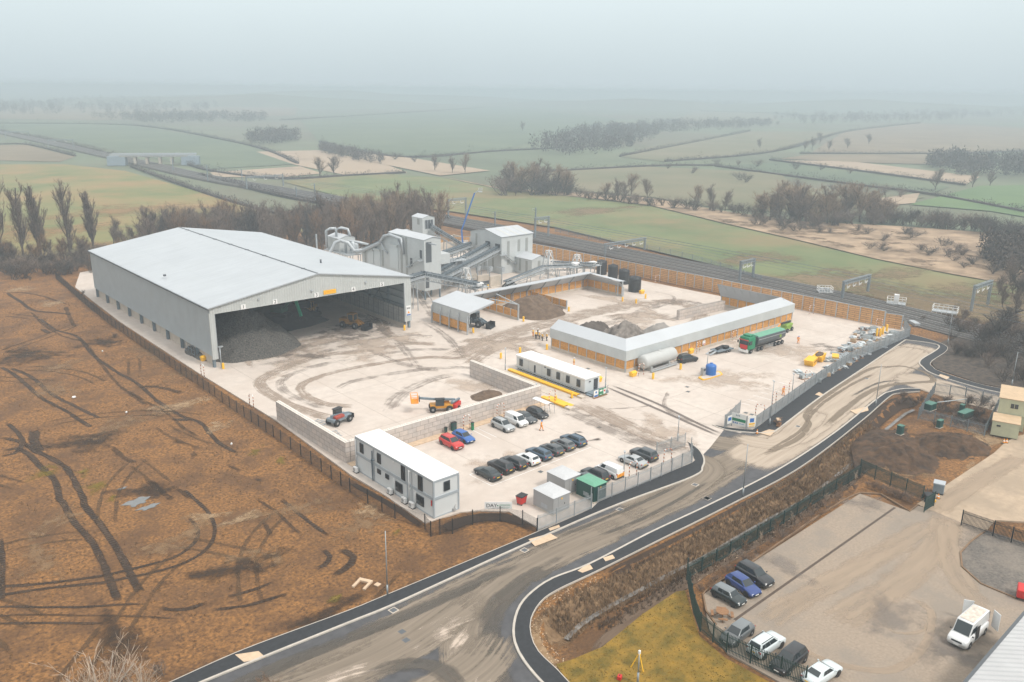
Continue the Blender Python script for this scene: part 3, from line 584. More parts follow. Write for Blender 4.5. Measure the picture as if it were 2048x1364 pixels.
for i in range(46):                                  # older, half-healed wheel marks
    x, y, a = rr_.uniform(-18, 50), rr_.uniform(52, 225), rr_.choice((1.2, 1.35, 1.5, 0.4, 2.2))+rr_.uniform(-.3, .3); n_ = rr_.randint(4, 9); pt = [(x, y)]; cv = rr_.uniform(-.12, .12)
    for k in range(n_): a += cv+rr_.uniform(-.08, .08); x += 3.2*math.cos(a); y += 3.2*math.sin(a); pt.append((x, y))
    pt = [p for p in pt if p[0] < 52.5]
    if len(pt) > 2:
        for d in (0, 2.1): track('tyre_ruts', offs(pt, d), .75, rut3, conform=True, px=False, ends=3)
straw = decal('straw_litter', (0.30, 0.19, 0.10), 0.62, False, 3.0, 0.95, 1.2, col2=(0.45, 0.32, 0.19), bias=0.25)
moss = decal('moss', (0.15, 0.115, 0.012), 0.7, False, 3.0, 0.95, 0.8, col2=(0.20, 0.14, 0.02), bias=-0.05); damp = decal('damp_earth', (0.035, 0.022, 0.014), 0.75, False, 2.5, 0.9, 0.6, bias=0.1)
lite = decal('dry_earth', (0.21, 0.13, 0.07), 0.6, False, 3.0, 0.95, 0.7, col2=(0.28, 0.175, 0.09), bias=0.0)
for p, rx, ry, m in [(ZA(1050,790),7,3,straw),(ZA(1280,912),3.6,2.4,straw),(ZA(120,112),5,4,straw),(ZA(300,192),5,4,straw),(ZB(1250,195),4.5,1.5,straw),(ZB(1050,190),4,1.4,straw),(ZA(250,1190),2.0,3.5,moss),(ZA(310,1150),1.5,2,moss),(ZA(560,1270),3,3,moss),(ZA(480,1180),2.5,1.5,moss),(ZB(570,100),2,1.2,moss),(ZB(1720,605),2.2,1,moss),
   (ZB(760,60),7,3.5,damp),(ZA(600,420),7,6,damp),(ZA(300,700),8,6,lite),(ZA(900,480),12,6,lite),(ZA(1100,600),9,4,lite),(ZA(700,900),9,5,lite),(ZB(1000,250),5,2,lite),(ZB(300,200),6,3,lite),(ZB(1300,400),7,3,lite),(ZA(350,560),8,4,lite),(ZB(850,330),7,3,lite),(ZB(1500,150),8,3,lite),(ZB(200,400),9,3,lite),(ZB(1850,230),6,4,lite),(ZB(1900,160),4,2,straw),(ZB(1650,690),7,2.5,damp),(ZB(600,800),8,3,damp),(ZB(1200,450),9,3,damp),(ZA(500,1000),8,6,damp),(ZA(150,500),10,9,damp),(ZA(1500,1060),3,1.5,moss),(ZA(1640,1110),2.5,1.2,moss),(ZB(2030,265),1.5,0.8,moss)]:
    patch('litter', p, rx, ry, m, True, rot=rnd.uniform(0, 3))
pud = mat('puddle_water', (0.16, 0.165, 0.165), 0.05, 0.1, 1.0)
for p, rx, ry in [(ZB(700,115),1.5,1.3),(ZB(760,140),1.3,0.7),(ZB(625,45),0.6,0.4)]:
    c = G(*p); mb = MB(); n = 22; zs = max(hz(c[0]+a, c[1]+b) for a in (-rx*.6, 0, rx*.6) for b in (-ry*.6, 0, ry*.6))
    mb.add([(c[0]+rx*(1+.3*math.sin(3*t)+.2*math.sin(7*t))*math.cos(t), c[1]+ry*(1+.3*math.sin(2*t+1)+.15*math.cos(6*t))*math.sin(t), zs+0.02) for t in (2*math.pi*j/n for j in range(n))], [list(range(n))])
    tag(mb.build('water', pud), kind='structure')
mb = MB(); a, b = offs(stream, 0.3), offs(stream, -0.3)
for i in range(len(stream)-1): mb.sheet((*a[i], -1.22), (*b[i], -1.22), (*b[i+1], -1.22), (*a[i+1], -1.22))
tag(mb.build('water', mat('stream_water', (0.15, 0.135, 0.12), 0.15, 0.4, 0.8)), kind='structure')
DZ[0] = 0
m1 = decal('brown_yard_dirt', (0.27, 0.205, 0.155), 0.58, True, 3.8, 0.9, 0.8, 2.8, (0.38, 0.30, 0.235), -0.15); m2 = decal('grey_yard_marks', (0.21, 0.175, 0.15), 0.5, True, 4.5, 0.9, 0.8, 3.2, bias=-0.45)
m3 = decal('pale_yard_film', (0.42, 0.34, 0.275), 0.65, False, 3.0, 0.9, 0.25, bias=0.1); m4 = decal('dark_wheel_line', (0.15, 0.125, 0.11), 0.8, True, 1.5, 0.9, 1.0, 0.8, bias=0.4)
z7 = Zm(1050,520,3.151); z2 = Zm(600,380,3.7236); z3 = Zm(1000,400,4.262); z15 = Zm(150,430,2.926); zq = Zm(850,640,4.547)
for pts, w, m in [
  ([(1180,800),(1060,705),(1000,690),(960,680),(900,690)], 5, m1), ([(900,720),(960,690),(1040,662),(1120,640),(1200,622),(1290,606),(1400,604)], 9, m1), ([(930,735),(1000,690),(1080,672),(1160,640)], 5, m1),
  ([(1300,600),(1380,612),(1400,640),(1340,668)], 6, m1), ([(1200,640),(1280,630),(1370,640)], 8, m1), ([(1160,660),(1240,640),(1340,605),(1430,612)], 5, m2),
  ([(900,690),(820,688),(740,700),(640,712),(560,740),(520,765),(560,800),(640,830),(700,836)], 3.5, m1), ([(930,700),(830,700),(720,716),(620,735),(560,765),(600,800),(680,822)], 2.6, m2), ([(960,720),(850,715),(740,730),(650,750),(600,775),(640,805),(720,815)], 2.6, m1),
  ([(1000,740),(900,735),(800,745),(700,765),(660,790)], 2.6, m2), ([(880,675),(800,670),(700,690),(600,715),(500,735)], 3, m2), ([(860,690),(780,670),(760,640),(720,610)], 4, m1), ([(820,640),(860,650),(900,680),(930,720)], 3, m2), ([(690,620),(740,640),(800,690),(840,740)], 3, m2), ([(640,650),(700,670),(780,720),(900,745)], 3, m2), ([(530,720),(640,690),(760,660),(830,600)], 3.5, m2),
  ([(870,640),(850,610),(835,590)], 3, m2), ([(930,745),(860,760),(800,790),(770,830)], 4, m2),
  ([z7(500,795),z7(800,925),z7(1085,1050),z7(1240,1120)], 0.9, m4), ([z7(520,780),z7(820,900),z7(1110,1040),z7(1260,1105)], 0.9, m4), ([z7(1250,1060),z7(1000,1000),z7(880,920),z7(920,800)], 1.2, m2), ([z7(480,940),z7(700,930),z7(900,900)], 0.8, m2), ([z7(560,1000),z7(760,1010),z7(1000,1060)], 0.9, m2),
  ([(1145,800),(1230,840),(1330,885),(1420,900)], 6, m1), ([(1100,805),(1200,850),(1300,890),(1400,905)], 5, m2), ([(1290,580),(1340,590),(1345,602),(1300,620)], 1.5, m2)]:
    track('yard_dirt', pts, w, m, ends=5)
for p, rx, ry, m in [((600,700),22,10,m3),((750,690),16,12,m3),((1280,640),22,8,m3),((1230,600),14,5,m3),((1000,690),12,10,m3),((960,770),10,5,m3),((1330,860),9,5,m3),((1560,700),14,8,m3),((1450,760),14,8,m3),((1000,930),9,5,m3),((1690,700),9,5,m1),
   (zq(1560,1090),1.6,.8,m4),(zq(1400,1020),1.0,.4,m4),((620,712),7,2.5,m1),((495,722),6,1.5,m3),((700,660),14,8,m1),((560,700),9,6,m1)]:
    patch('yard_dirt', p, rx, ry, m if m is not m1 and m is not m4 else damp if m is m4 else decal('brown_spill', (0.16, 0.13, 0.11), 0.75, False, 3.0, 0.9, 0.5, bias=0.1), rot=rnd.uniform(0, 3))
DZ[0] = 0
d1 = decal('road_dust', (0.19, 0.155, 0.118), 0.88, True, 3.4, 0.9, 0.5, 2.0, (0.28, 0.23, 0.18), 0.5); d2 = decal('thick_road_dust', (0.37, 0.30, 0.235), 0.95, True, 2.6, 0.9, 0.8, 1.2, (0.47, 0.39, 0.31), 1.0); d3 = decal('dark_tyre_sweep', (0.10, 0.088, 0.075), 0.7, True, 3.0, 0.9, 0.8, 1.4, bias=0.0); d4 = decal('chalky_scrapes', (0.48, 0.40, 0.33), 0.75, True, 5.0, 0.9, 0.6, 1.6, bias=-0.35); d5 = decal('mud_tracks', (0.19, 0.15, 0.11), 0.7, True, 3.0, 0.9, 0.8, 2.2, bias=0.15)
ZR = -0.03
for pts, w, m in [
  ([(350,1480),(640,1340),(900,1200),(1080,1115),(1250,1040),(1400,970),(1480,920)], 6.5, d1), ([(1000,1490),(930,1330),(940,1240),(1010,1170),(1120,1105),(1260,1045)], 5.5, d1), ([(1060,1480),(1010,1380),(980,1290),(990,1220),(1050,1160),(1150,1110)], 3.2, d3),
  ([(1230,1030),(1340,985),(1440,935),(1520,895),(1600,855)], 6.5, d1), ([(1280,900),(1350,905),(1420,935),(1360,985),(1250,1035)], 5.5, d1), ([(1310,885),(1400,880),(1480,890),(1560,880)], 7, d1),
  ([(1480,930),(1600,862),(1700,790),(1800,722),(1850,690)], 9.5, d2), ([(1560,885),(1660,815),(1760,745),(1840,695)], 8.0, d2), ([(1780,750),(1850,765),(1930,790),(2090,830)], 10, d2), ([(1460,870),(1520,885),(1570,880),(1640,820)], 5, d2),
  ([(1510,915),(1590,880),(1617,850),(1612,830),(1640,800),(1700,760),(1750,735),(1800,735)], 1.3, d5), ([(1530,905),(1600,862),(1622,830),(1650,803),(1705,768),(1760,742)], 0.9, d5), ([(1640,860),(1720,795),(1770,772),(1830,765),(1868,760),(1840,735)], 1.6, d5), ([(1750,740),(1800,732),(1850,745),(1870,765)], 1.2, d5), ([(1860,760),(1920,775),(2000,800)], 1.2, d3), ([(1690,800),(1760,765),(1830,762)], 0.8, d3),
  ([(420,1430),(620,1370),(800,1290),(960,1180)], 7, d1), ([(700,1480),(850,1400),(960,1330),(1010,1260)], 7, d1), ([(300,1450),(560,1330),(820,1225),(1060,1115)], 2.2, d3),
  ([(800,1300),(880,1260),(960,1230)], 4, d4), ([(880,1330),(920,1280),(955,1235)], 3, d4), ([(950,1420),(960,1360),(975,1330),(985,1320)], 3.4, d4), ([(560,1400),(700,1350),(800,1330)], 3, d4), ([(1100,1080),(1250,1020),(1380,960)], 1.0, d3), ([(1150,1090),(1300,1030),(1430,955)], 0.9, d3), ([(430,1400),(600,1320),(800,1240),(1000,1150)], 1.2, d3), ([(700,1364),(800,1330),(880,1340),(940,1400)], 3, d3)]:
    track('road_dust', pts, w, m, z=ZR, ends=6, nv=6)
DZ[0] = 0
# lower car park: wheel polish and the dark drain channel
c1 = decal('swept_tan_dust', (0.36, 0.28, 0.205), 0.55, True, 3.0, 0.9, 0.8, 0.8, bias=0.1); c2 = decal('dark_park_patch', (0.19, 0.165, 0.145), 0.5, False, 3.0, 0.9, 0.4, bias=0.0)
for pts, w, m in [([(1890,1020),(1880,1080),(1830,1140),(1740,1200),(1660,1250)], 5, c1), ([(1900,1030),(1900,1100),(1930,1170),(1990,1230)], 4, c1), ([(1870,1040),(1760,1110),(1600,1200),(1520,1250)], 4, c1), ([(1560,1270),(1650,1320),(1780,1340),(1850,1290),(1860,1220),(1800,1190)], 1.2, c1), ([(1740,1230),(1790,1265),(1850,1260),(1845,1225)], 0.6, c1), ([(1860,1030),(1900,1000),(1960,960),(2048,910)], 4, c1)]:
    track('paving_dust', pts, w, m, ends=4)
for p, rx, ry in [((1740,1010),5,4),((1780,1230),6,5),((1900,1290),7,5),((1950,1080),3,4),((1960,1330),6,4),((1560,1130),7,2.5)]: patch('paving_stain', p, rx, ry, c2, rot=rnd.uniform(0, 3))
mb = MB(); strip(mb, cr(W([(1469,1240),(1790,1015)]), 4), 0.32, -0.02, 0.006); tag(mb.build('drain_channel', M['wood'] if False else mat('drain_brown', (0.085, 0.06, 0.045), 0.9, 0.2)), kind='structure')
mb = MB()
for ln in [[(1432,1250),(1406,1189),(1495,1130),(1720,986),(1819,1023),(1836,1010)], [(1973,1061),(1940,1085),(1921,1106),(1924,1134),(1962,1168),(2031,1197),(2060,1203)]]: strip(mb, cr(W(ln), 2), 0.18, -0.1, 0.14)
tag(mb.build('timber_edging', mat('edging_brown', (0.20, 0.125, 0.07), 0.9, 0.2)), kind='structure')
flat('gravel_bed', W([(1973,1061),(1940,1085),(1921,1106),(1924,1134),(1962,1168),(2031,1197),(2110,1230),(2160,1120)]), 0.03, mat('grey_gravel', (0.13, 0.115, 0.10), 0.95, 0.4, 3.0, bump=0.5, big=(0.2, (0.26, 0.22, 0.18), 0.6)))
# soil beds, grass patch, dark mounds, banks
for p, rx, ry, m in [((1850,890),12,6,damp),((1790,930),8,5,damp),((1930,900),7,4,damp),((1790,870),6,5,damp),((1840,940),5,4,lite),((1780,940),5,3,lite),((1700,930),5,3,lite),((1750,900),4,2,straw),((1960,870),6,3,straw),((1960,950),6,4,straw),((1990,880),6,3,straw),((1900,985),3,2,straw)]:
    patch('soil', p, rx, ry, m, True, rot=rnd.uniform(0, 3))
bank = decal('dark_turned_soil', (0.045, 0.028, 0.018), 0.9, True, 1.5, 0.95, 2.0, 1.0, bias=0.6); reedy = decal('dry_bank_grass', (0.14, 0.085, 0.045), 0.85, False, 3.0, 0.95, 1.5, col2=(0.27, 0.175, 0.095), bias=0.3); silt = decal('bank_mud', (0.13, 0.085, 0.055), 0.8, True, 2.5, 0.9, 1.5, 1.0, (0.20, 0.14, 0.095), 0.3)
track('soil', [(1780,805),(1730,845),(1612,940),(1475,1017),(1330,1092),(1215,1148)], 1.7, bank, True)
track('soil', [(1840,796),(1800,800),(1770,818),(1735,850)], 3.0, bank, True)
track('soil', [(868,1060),(890,1056),(925,1042),(965,1034),(1010,1033),(1045,1044),(1066,1057)], 2.6, bank, True)
track('soil', [(700,962),(780,1008),(850,1056)], 1.2, bank, True)
patch('soil', (1915,822), 9, 6.5, damp, True)
patch('soil', (1945,840), 6, 5, damp, True)
track('bank', [(1760,850),(1700,898),(1620,958),(1520,1018),(1400,1085),(1290,1145),(1180,1195),(1110,1245),(1095,1290)], 5.0, reedy, True, nv=8)
track('bank', [(1810,845),(1760,895),(1700,955),(1600,1025),(1500,1080),(1400,1135),(1300,1190),(1230,1240)], 2.2, silt, True)
track('bank', [(1690,960),(1560,1050),(1440,1120),(1330,1190),(1230,1260),(1180,1310)], 2.2, silt, True)
track('bank', [(1066,1240),(1066,1200),(1100,1185),(1170,1150)], 1.6, lite, True); track('bank', [(1150,1364),(1090,1310),(1068,1270),(1066,1235)], 1.5, straw, True)
tree_soil = W([(1870,690),(1896,694),(1864,725),(1870,737),(1957,766),(2090,792),(2120,700),(1990,640)])
flat('soil', tree_soil, 0.06, mat('black_soil', (0.035, 0.027, 0.022), 0.95, 0.4, 1.0, col2=(0.10, 0.075, 0.055), bump=0.6), 0.4)
GRASS = W([(1352,1183),(1286,1227),(1205,1293),(1145,1318),(1112,1328),(1138,1366),(1200,1420),(1600,1430),(1540,1364),(1450,1315),(1399,1271),(1385,1227),(1370,1180)])
gm = mat('mossy_grass', (0.145, 0.115, 0.012), 0.95, 0.3, 0.5, col2=(0.33, 0.19, 0.02), bump=0.9, bscale=14, detail=9)
gp = MB(); gi = []
xs = np.arange(34, 78, 0.7)
A, B = np.meshgrid(xs, np.arange(18, 62, 0.7), indexing='ij'); ok = inside(GRASS, A, B)
gp.prism(GRASS, -0.35, -0.02); tag(gp.build('lawn', gm), kind='structure')
# ================================================================ LARGE BUILDINGS
# ---- the open-fronted storage shed: x 0..47.5, y 0..77.5 from its front left corner
SW, SL, SE, SR, RX = 47.5, 77.5, 12.4, 16.2, 23.8
sh = thing('storage_shed', 'huge pale grey metal shed with low gable roof and open dark front', 'shed', (61.0, 159.0, 0))
mb = MB(); t = 0.12
mb.add([(-.35,-.5,SE-.02),(RX,-.5,SR),(RX,SL+.5,SR),(-.35,SL+.5,SE-.02),(-.35,-.5,SE-.02-t),(RX,-.5,SR-t),(RX,SL+.5,SR-t),(-.35,SL+.5,SE-.02-t)], [(0,1,2,3),(7,6,5,4),(0,4,5,1),(3,2,6,7),(0,3,7,4)])
mb.add([(RX,-.5,SR),(SW+.35,-.5,SE-.02),(SW+.35,SL+.5,SE-.02),(RX,SL+.5,SR),(RX,-.5,SR-t),(SW+.35,-.5,SE-.02-t),(SW+.35,SL+.5,SE-.02-t),(RX,SL+.5,SR-t)], [(0,1,2,3),(7,6,5,4),(0,4,5,1),(3,2,6,7),(1,5,6,2)])
roof = mb.build('roof', M['shedroof'], sh)
mb = MB(); mb.bar((RX,-.5,SR+.03),(RX,SL+.5,SR+.03),0.34,0.07)
for k in range(8): mb.box(RX-.45,6+k*9.4,SR,RX+.45,6.2+k*9.4,SR+.1)
mb.build('ridge_cap', M['gutter'], roof)
for x in (-.42, SW+.42):
    mb = MB(); mb.box(x-.12,-.5,SE-.32,x+.12,SL+.5,SE-.10)
    for k in range(9): mb.box(x-.16,3+k*8.9,SE-.36,x+.16,3.9+k*8.9,SE-.05)
    mb.build('gutter', M['gutter'], sh)
mb = MB(); mb.box(-.08,0.3,2.4,0.08,SL,SE-.12); mb.build('side_wall', M['clad'], sh)
mb = MB(); mb.box(SW-.08,0.3,2.4,SW+.08,SL,SE-.12); mb.build('side_wall', M['clad'], sh)
mb = MB(); mb.extr([(0.1,2.4),(SW-.1,2.4),(SW-.1,SE-.15),(RX,SR-.16),(.1,SE-.15)], SL-.1, SL+.1, 'y'); mb.build('end_wall', M['clad'], sh)
mb = MB(); mb.extr([(0.95,11.2),(SW-1.75,11.2),(SW-.05,11.2),(SW-.05,SE-.13),(RX,SR-.14),(0.05,SE-.13),(0.05,11.2)], -.14, .14, 'y')
mb.box(-.10,-.15,1.75,.98,.28,11.2); mb.box(SW-1.75,-.15,1.75,SW+.1,.28,11.2); mb.box(.98,-.17,11.02,SW-1.75,.17,11.2); mb.build('front_fascia', M['fascia'], sh)
mb = MB(); mb.box(.99,-.19,1.8,1.05,.2,11.0); mb.box(SW-1.82,-.19,1.8,SW-1.76,.2,11.0); mb.bar((-.4,-.53,SE-.06),(RX,-.53,SR-.04),.07,.22); mb.bar((RX,-.53,SR-.04),(SW+.4,-.53,SE-.06),.07,.22); mb.build('trim', M['trim'], sh)
for x, s in ((0.22, 1), (SW-.22, -1)):
    for k in range(10):
        y = 0.5+k*8.5; mb = MB()
        mb.box(x-.15 if s > 0 else x-.35,y-.3,-.05,x+.35 if s > 0 else x+.15,y-.24,SE-.4); mb.box(x-.15 if s > 0 else x-.35,y+.24,-.05,x+.35 if s > 0 else x+.15,y+.3,SE-.4); mb.box(x+.07,y-.25,-.05,x+.13,y+.25,SE-.4)
        if k % 3 == 1: mb.bar((x,y,2.6),(x,y+8.5,10.8),.18); mb.bar((x,y+8.5,2.6),(x,y,10.8),.18)
        mb.build('column', M['steeldk'], sh)
for k in range(10):
    y = 0.8+k*8.4; mb = MB(); mb.bar((.3,y,SE-.8),(RX,y,SR-.7),.25,.6); mb.bar((RX,y,SR-.7),(SW-.3,y,SE-.8),.25,.6); mb.build('rafter', M['steeldk'], sh)
mb = MB()
for z in (5.0, 6.6, 8.2, 9.8): mb.box(SW-.5,.4,z,SW-.3,SL-.4,z+.2); mb.box(.3,.4,z,.5,SL-.4,z+.2)
mb.build('side_rail', M['steeldk'], sh)
mb = MB(); mb.box(.65,1.6,0,1.1,SL-1,2.6); mb.build('push_wall', M['pushwall'], sh)
mb = MB(); mb.box(SW-1.35,.4,0,SW-.75,SL-1,.9); mb.build('push_wall', M['pushwall'], sh)
mb = MB(); mb.box(SW-1.2,.6,.9,SW-.95,SL-1,4.6); mb.build('wall_panel', M['pushpanel'], sh)
mb = MB()
for k in range(22): mb.box(SW-1.27,1.0+k*2.2,.9,SW-1.19,1.12+k*2.2,4.6)
mb.build('panel_joint', M['gutter'], sh)
mb = MB(); mb.box(.6,SL-1.2,0,SW-.6,SL-.7,4.5); mb.build('back_wall', M['pushwall'], sh)
for n, x, z in (('1', 6.95, 11.55), ('2', 13.8, 11.55), ('3', 23.3, 11.55), ('4', 32.3, 11.5), ('5', 39.7, 11.55)):
    mb = MB(); mb.box(x-.5,-.26,z-.5,x+.5,-.2,z+.5); b = mb.build('number_board', M['white'], sh)
    text_mesh(n, 1.05, M['black'], 'numeral', b, Matrix.Translation((x,-.28,z)) @ FACE_S)
mb = MB(); mb.box(25.0,-.27,11.35,28.0,-.2,12.25); b = mb.build('warning_board', M['yellow'], sh)
mb = MB()
for i in range(11):
    x = 25.7+i*.19
    for zz in (11.62, 11.9): mb.box(x,-.285,zz,x+.12,-.275,zz+.16)
mb.add([(25.12,-.28,11.5),(25.55,-.28,11.5),(25.33,-.28,12.05)], [(0,1,2)]); mb.build('lettering', M['orange'], b)
for x in (10.3, 22.2, 35.5):
    mb = MB(); mb.box(x-.25,-.5,12.6,x+.25,-.16,12.75); mb.bar((x,-.2,12.7),(x,-.45,12.9),.08); mb.build('floodlight', M['trim'], sh)
mb = MB(); mb.box(SW-1.5,-.32,3.1,SW-.2,-.2,5.5); b = mb.build('notice_board', M['white'], sh)
mb = MB(); mb.box(SW-1.4,-.34,3.2,SW-.3,-.325,3.5); mb.add([(SW-1.2,-.335,3.7),(SW-.5,-.335,3.7),(SW-.85,-.335,4.3)], [(0,1,2)], 1)
for i in range(4): mb.box(SW-1.3+i*.25,-.335,4.75,SW-1.15+i*.25,-.325,5.1,2)
mb.build('symbol', [M['blue'], M['orange'], M['frame']], b)
mb = MB(); mb.box(-.2,9.5,.4,-.12,14.5,.46); mb.box(-.2,9.5,1.3,-.12,14.5,1.36); mb.box(-.2,9.5,2.2,-.12,14.5,2.26)
for k in range(4): mb.box(-.2,9.5+k*1.65,0,-.12,9.58+k*1.65,2.3)
mb.build('side_gate', M['steeldk'], sh)
mb = MB(); mb.tube([(1.3,-.5,0),(1.3,-.5,4.2)],.12,8); mb.box(1.0,-.75,4.2,1.9,-.3,4.45); mb.build('camera_post', M['pole'], sh)
mb = MB(); mb.bar((2.4,30,SR-2.9),(2.4,30,SR-2.5),.5); mb.tube([(33.5,16,14.4),(33.5,16,15.5)],.22,8); mb.build('vent_pipe', M['gutter'], roof)
# heaps
def heap(name, label, loc, rx, ry, h, m, seed, ridge=0.0, group=None, rz=0.0, cut=None, pw=1.0, rough=0.09):
    n = 64; vs, fs = [], []
    for i in range(n+1):
        for j in range(n+1):
            u, v = (i/n*2-1)*1.08, (j/n*2-1)*1.08
            uu = math.copysign(max(0, abs(u)-ridge)/(1-ridge), u); d = math.hypot(uu, v)*(1+.16*noise.noise((u*2+seed, v*2, 0)))
            z = h*max(0, 1-d)**pw
            z = min(z, h*(.90+.1*noise.noise((u*3, v*3, seed))))
            if z > 0: z += rough*h*noise.noise((u*6+seed, v*6, 1))*min(1, z*2/h)+rough*.5*h*noise.noise((u*17, v*17+seed, 2))*min(1, z*2/h)
            vs.append((u*rx, v*ry, z-.04 if d < 1.02 else -.25))
    for i in range(n):
        for j in range(n):
            a = i*(n+1)+j; fs.append((a, a+n+1, a+n+2, a+1))
    mb = MB(); mb.add(vs, fs, 0, True); return one(mb, name, m, label, 'heap', loc, rz, group)
M['waste'] = mat('dark_screened_waste', (0.016, 0.015, 0.014), 0.95, 0.6, 4.0, col2=(0.15, 0.14, 0.125), bump=1.0, bscale=6, detail=12)
M['wastepale'] = mat('dark_ash', (0.03, 0.03, 0.03), 0.95, 0.3, 1.0, bump=0.8)
M['brownheap'] = mat('brown_sandy_gravel', (0.105, 0.068, 0.043), 0.95, 0.25, 1.0, col2=(0.17, 0.115, 0.075), bump=0.7, bscale=7, detail=9)
M['greyheap'] = mat('grey_brown_aggregate', (0.135, 0.115, 0.10), 0.95, 0.3, 0.5, col2=(0.30, 0.265, 0.235), bump=0.8, bscale=5, detail=9)
M['paleheap'] = mat('pale_grey_aggregate', (0.27, 0.25, 0.23), 0.95, 0.12, 1.0, bump=0.7, bscale=7); M['darkheap'] = mat('dark_brown_aggregate', (0.09, 0.075, 0.065), 0.95, 0.3, 0.8, bump=0.8, bscale=6)
heap('waste_heap', 'big dark speckled waste heap at the left of the open shed', (72.0,169.8,0), 11.5, 11.5, 10.2, M['waste'], 3, rough=.10)
heap('waste_heap', 'low black heap behind the green grab inside the shed', (86,184,0), 13, 10, 6.5, M['wastepale'], 8)
heap('waste_heap', 'tall dark heap along the back of the shed', (78,200,0), 16, 13, 10, M['wastepale'], 5)
heap('gravel_heap', 'smooth brown gravel heap between two timber bay dividers', (141,152.5,0), 7.9, 8.6, 4.4, M['brownheap'], 4, .25)
heap('aggregate_heap', 'craggy grey brown heap inside the canopied wall', (134.0,115.0,0), 9.0, 8.6, 6.9, M['greyheap'], 12, .1, rough=.17)
heap('aggregate_heap', 'smooth pale grey heap beside the craggy one', (142.0,112.6,0), 9.0, 7.0, 5.4, M['paleheap'], 22, .15)
heap('aggregate_heap', 'dark brown heap farthest left inside the canopied wall', (132.5,123.5,0), 9.0, 6.6, 5.2, M['darkheap'], 31, .2)
heap('gravel_heap', 'small dark gravel heap in the corner of the block wall', (92.8,112.0,0), 3.4, 2.6, 1.3, M['brownheap'], 41, .1)
c = G(975,570); heap('gravel_heap', 'small dark heap by the concrete bays', (155.5,177.5,0), 2.6, 2.4, 2.2, M['wastepale'], 43)

heap('soil_mound', 'long dark brown soil mound between the stream and the access track', (*G(1800,905),-.45), 10.5, 6.5, 1.7, M['mound'], 51, 0, rz=.55, rough=.3)
heap('soil_mound', 'dark soil mound below the grey compound fence', (*G(1900,888),-.45), 8.0, 6.0, 1.9, M['mound'], 57, 0, rz=-.3, rough=.3)
# ---- canopied timber walls
def rot2(p, a): return (p[0]*math.cos(a)-p[1]*math.sin(a), p[0]*math.sin(a)+p[1]*math.cos(a))
def stall_wall(root, a, b, h, side=1, step=2.6, kerb=True, posts_to=None, m='timber'):
    # timber panels between steel posts from a to b (axis aligned), plinth below
    L = math.hypot(b[0]-a[0], b[1]-a[1]); n = max(1, round(L/step)); ang = math.atan2(b[1]-a[1], b[0]-a[0])
    for i in range(n+1):
        x, y = a[0]+(b[0]-a[0])*i/n, a[1]+(b[1]-a[1])*i/n
        mb = MB(); mb.cbox((x,y,(posts_to or h+.1)/2), (.2,.34,posts_to or h+.1), ang); mb.build('post', M['steel'], root)
    mb = MB(); mb.cbox(((a[0]+b[0])/2,(a[1]+b[1])/2,h/2+.15), (L,.14,h-.3), ang); mb.build('timber_panel', M[m], root)
    mb = MB(); mb.cbox(((a[0]+b[0])/2,(a[1]+b[1])/2,.3), (L,.5 if kerb else .3,.6), ang); mb.build('plinth', M['pushwall'], root)
cw = thing('canopied_bay_wall', 'L-shaped timber wall under a pale ridged metal canopy', 'bay wall', (122.8,105.0,0))
stall_wall(cw, (0,21.2), (0,0), 2.5); stall_wall(cw, (0,0), (61.2,0), 2.5); stall_wall(cw, (61.2,0), (61.2,20.6), 2.6)
zc0, zc1, zr = 2.45, 4.55, 6.1; o = .35; rw = 2.2
mb = MB()   # outer upright cladding, mitred corners
pts = [(-o,21.5),(-o,-o),(61.2+o,-o),(61.2+o,20.8)]
for i, (p, q) in enumerate(zip(pts[:-1], pts[1:])):
    mb.add([(*p,zc0),(*q,zc0),(*q,zc1),(*p,zc1)], [(0,1,2,3)])
    ang = math.atan2(q[1]-p[1], q[0]-p[0]); nx, ny = -math.sin(ang)*.06, math.cos(ang)*.06
mb.build('cladding', M['cladlite'], cw)
inn = [(rw,21.5),(rw,rw),(61.2-rw,rw),(61.2-rw,20.8)]; mb = MB()
for (p, q), (r, s) in zip(zip(pts[:-1], pts[1:]), zip(inn[:-1], inn[1:])): mb.add([(p[0],p[1],zc1),(q[0],q[1],zc1),(s[0],s[1],zr),(r[0],r[1],zr),(p[0],p[1],zc1-.1),(q[0],q[1],zc1-.1),(s[0],s[1],zr-.1),(r[0],r[1],zr-.1)], [(0,1,2,3),(7,6,5,4),(3,2,6,7),(0,3,7,4),(1,5,6,2)])
mb.build('canopy_roof', M['roof'], cw)
mb = MB()
mb.add([(-o,21.52,zc0),(-o,21.52,zc1),(rw,21.52,zr),(.2,21.52,zc0)], [(0,1,2,3)]); mb.add([(61.2+o,20.82,zc0),(61.2+o,20.82,zc1),(61.2-rw,20.82,zr),(61,20.82,zc0)], [(3,2,1,0)])
mb.build('end_panel', M['cladlite'], cw)
for k in range(9):
    mb = MB(); y = 1.5+k*2.4; mb.bar((61.2,y,2.6),(61.2-rw+.1,y,zr-.15),.12,.25); mb.build('bracket', M['steel'], cw)
mb = MB(); mb.add([(61.0,0.5,2.6),(61.0,20.8,2.6),(61.2-rw+.05,20.8,zr-.12),(61.2-rw+.05,2.6,zr-.12)], [(0,1,2,3)]); mb.build('inner_lining', M['trim'], cw)
mb = MB(); c = (25.2,-.22,1.4); mb.box(24.9,-.3,1.0,25.9,-.22,1.9); b = mb.build('notice_board', M['white'], cw); mb = MB(); mb.box(25.0,-.32,1.1,25.8,-.305,1.25); mb.build('lettering', M['red'], b)
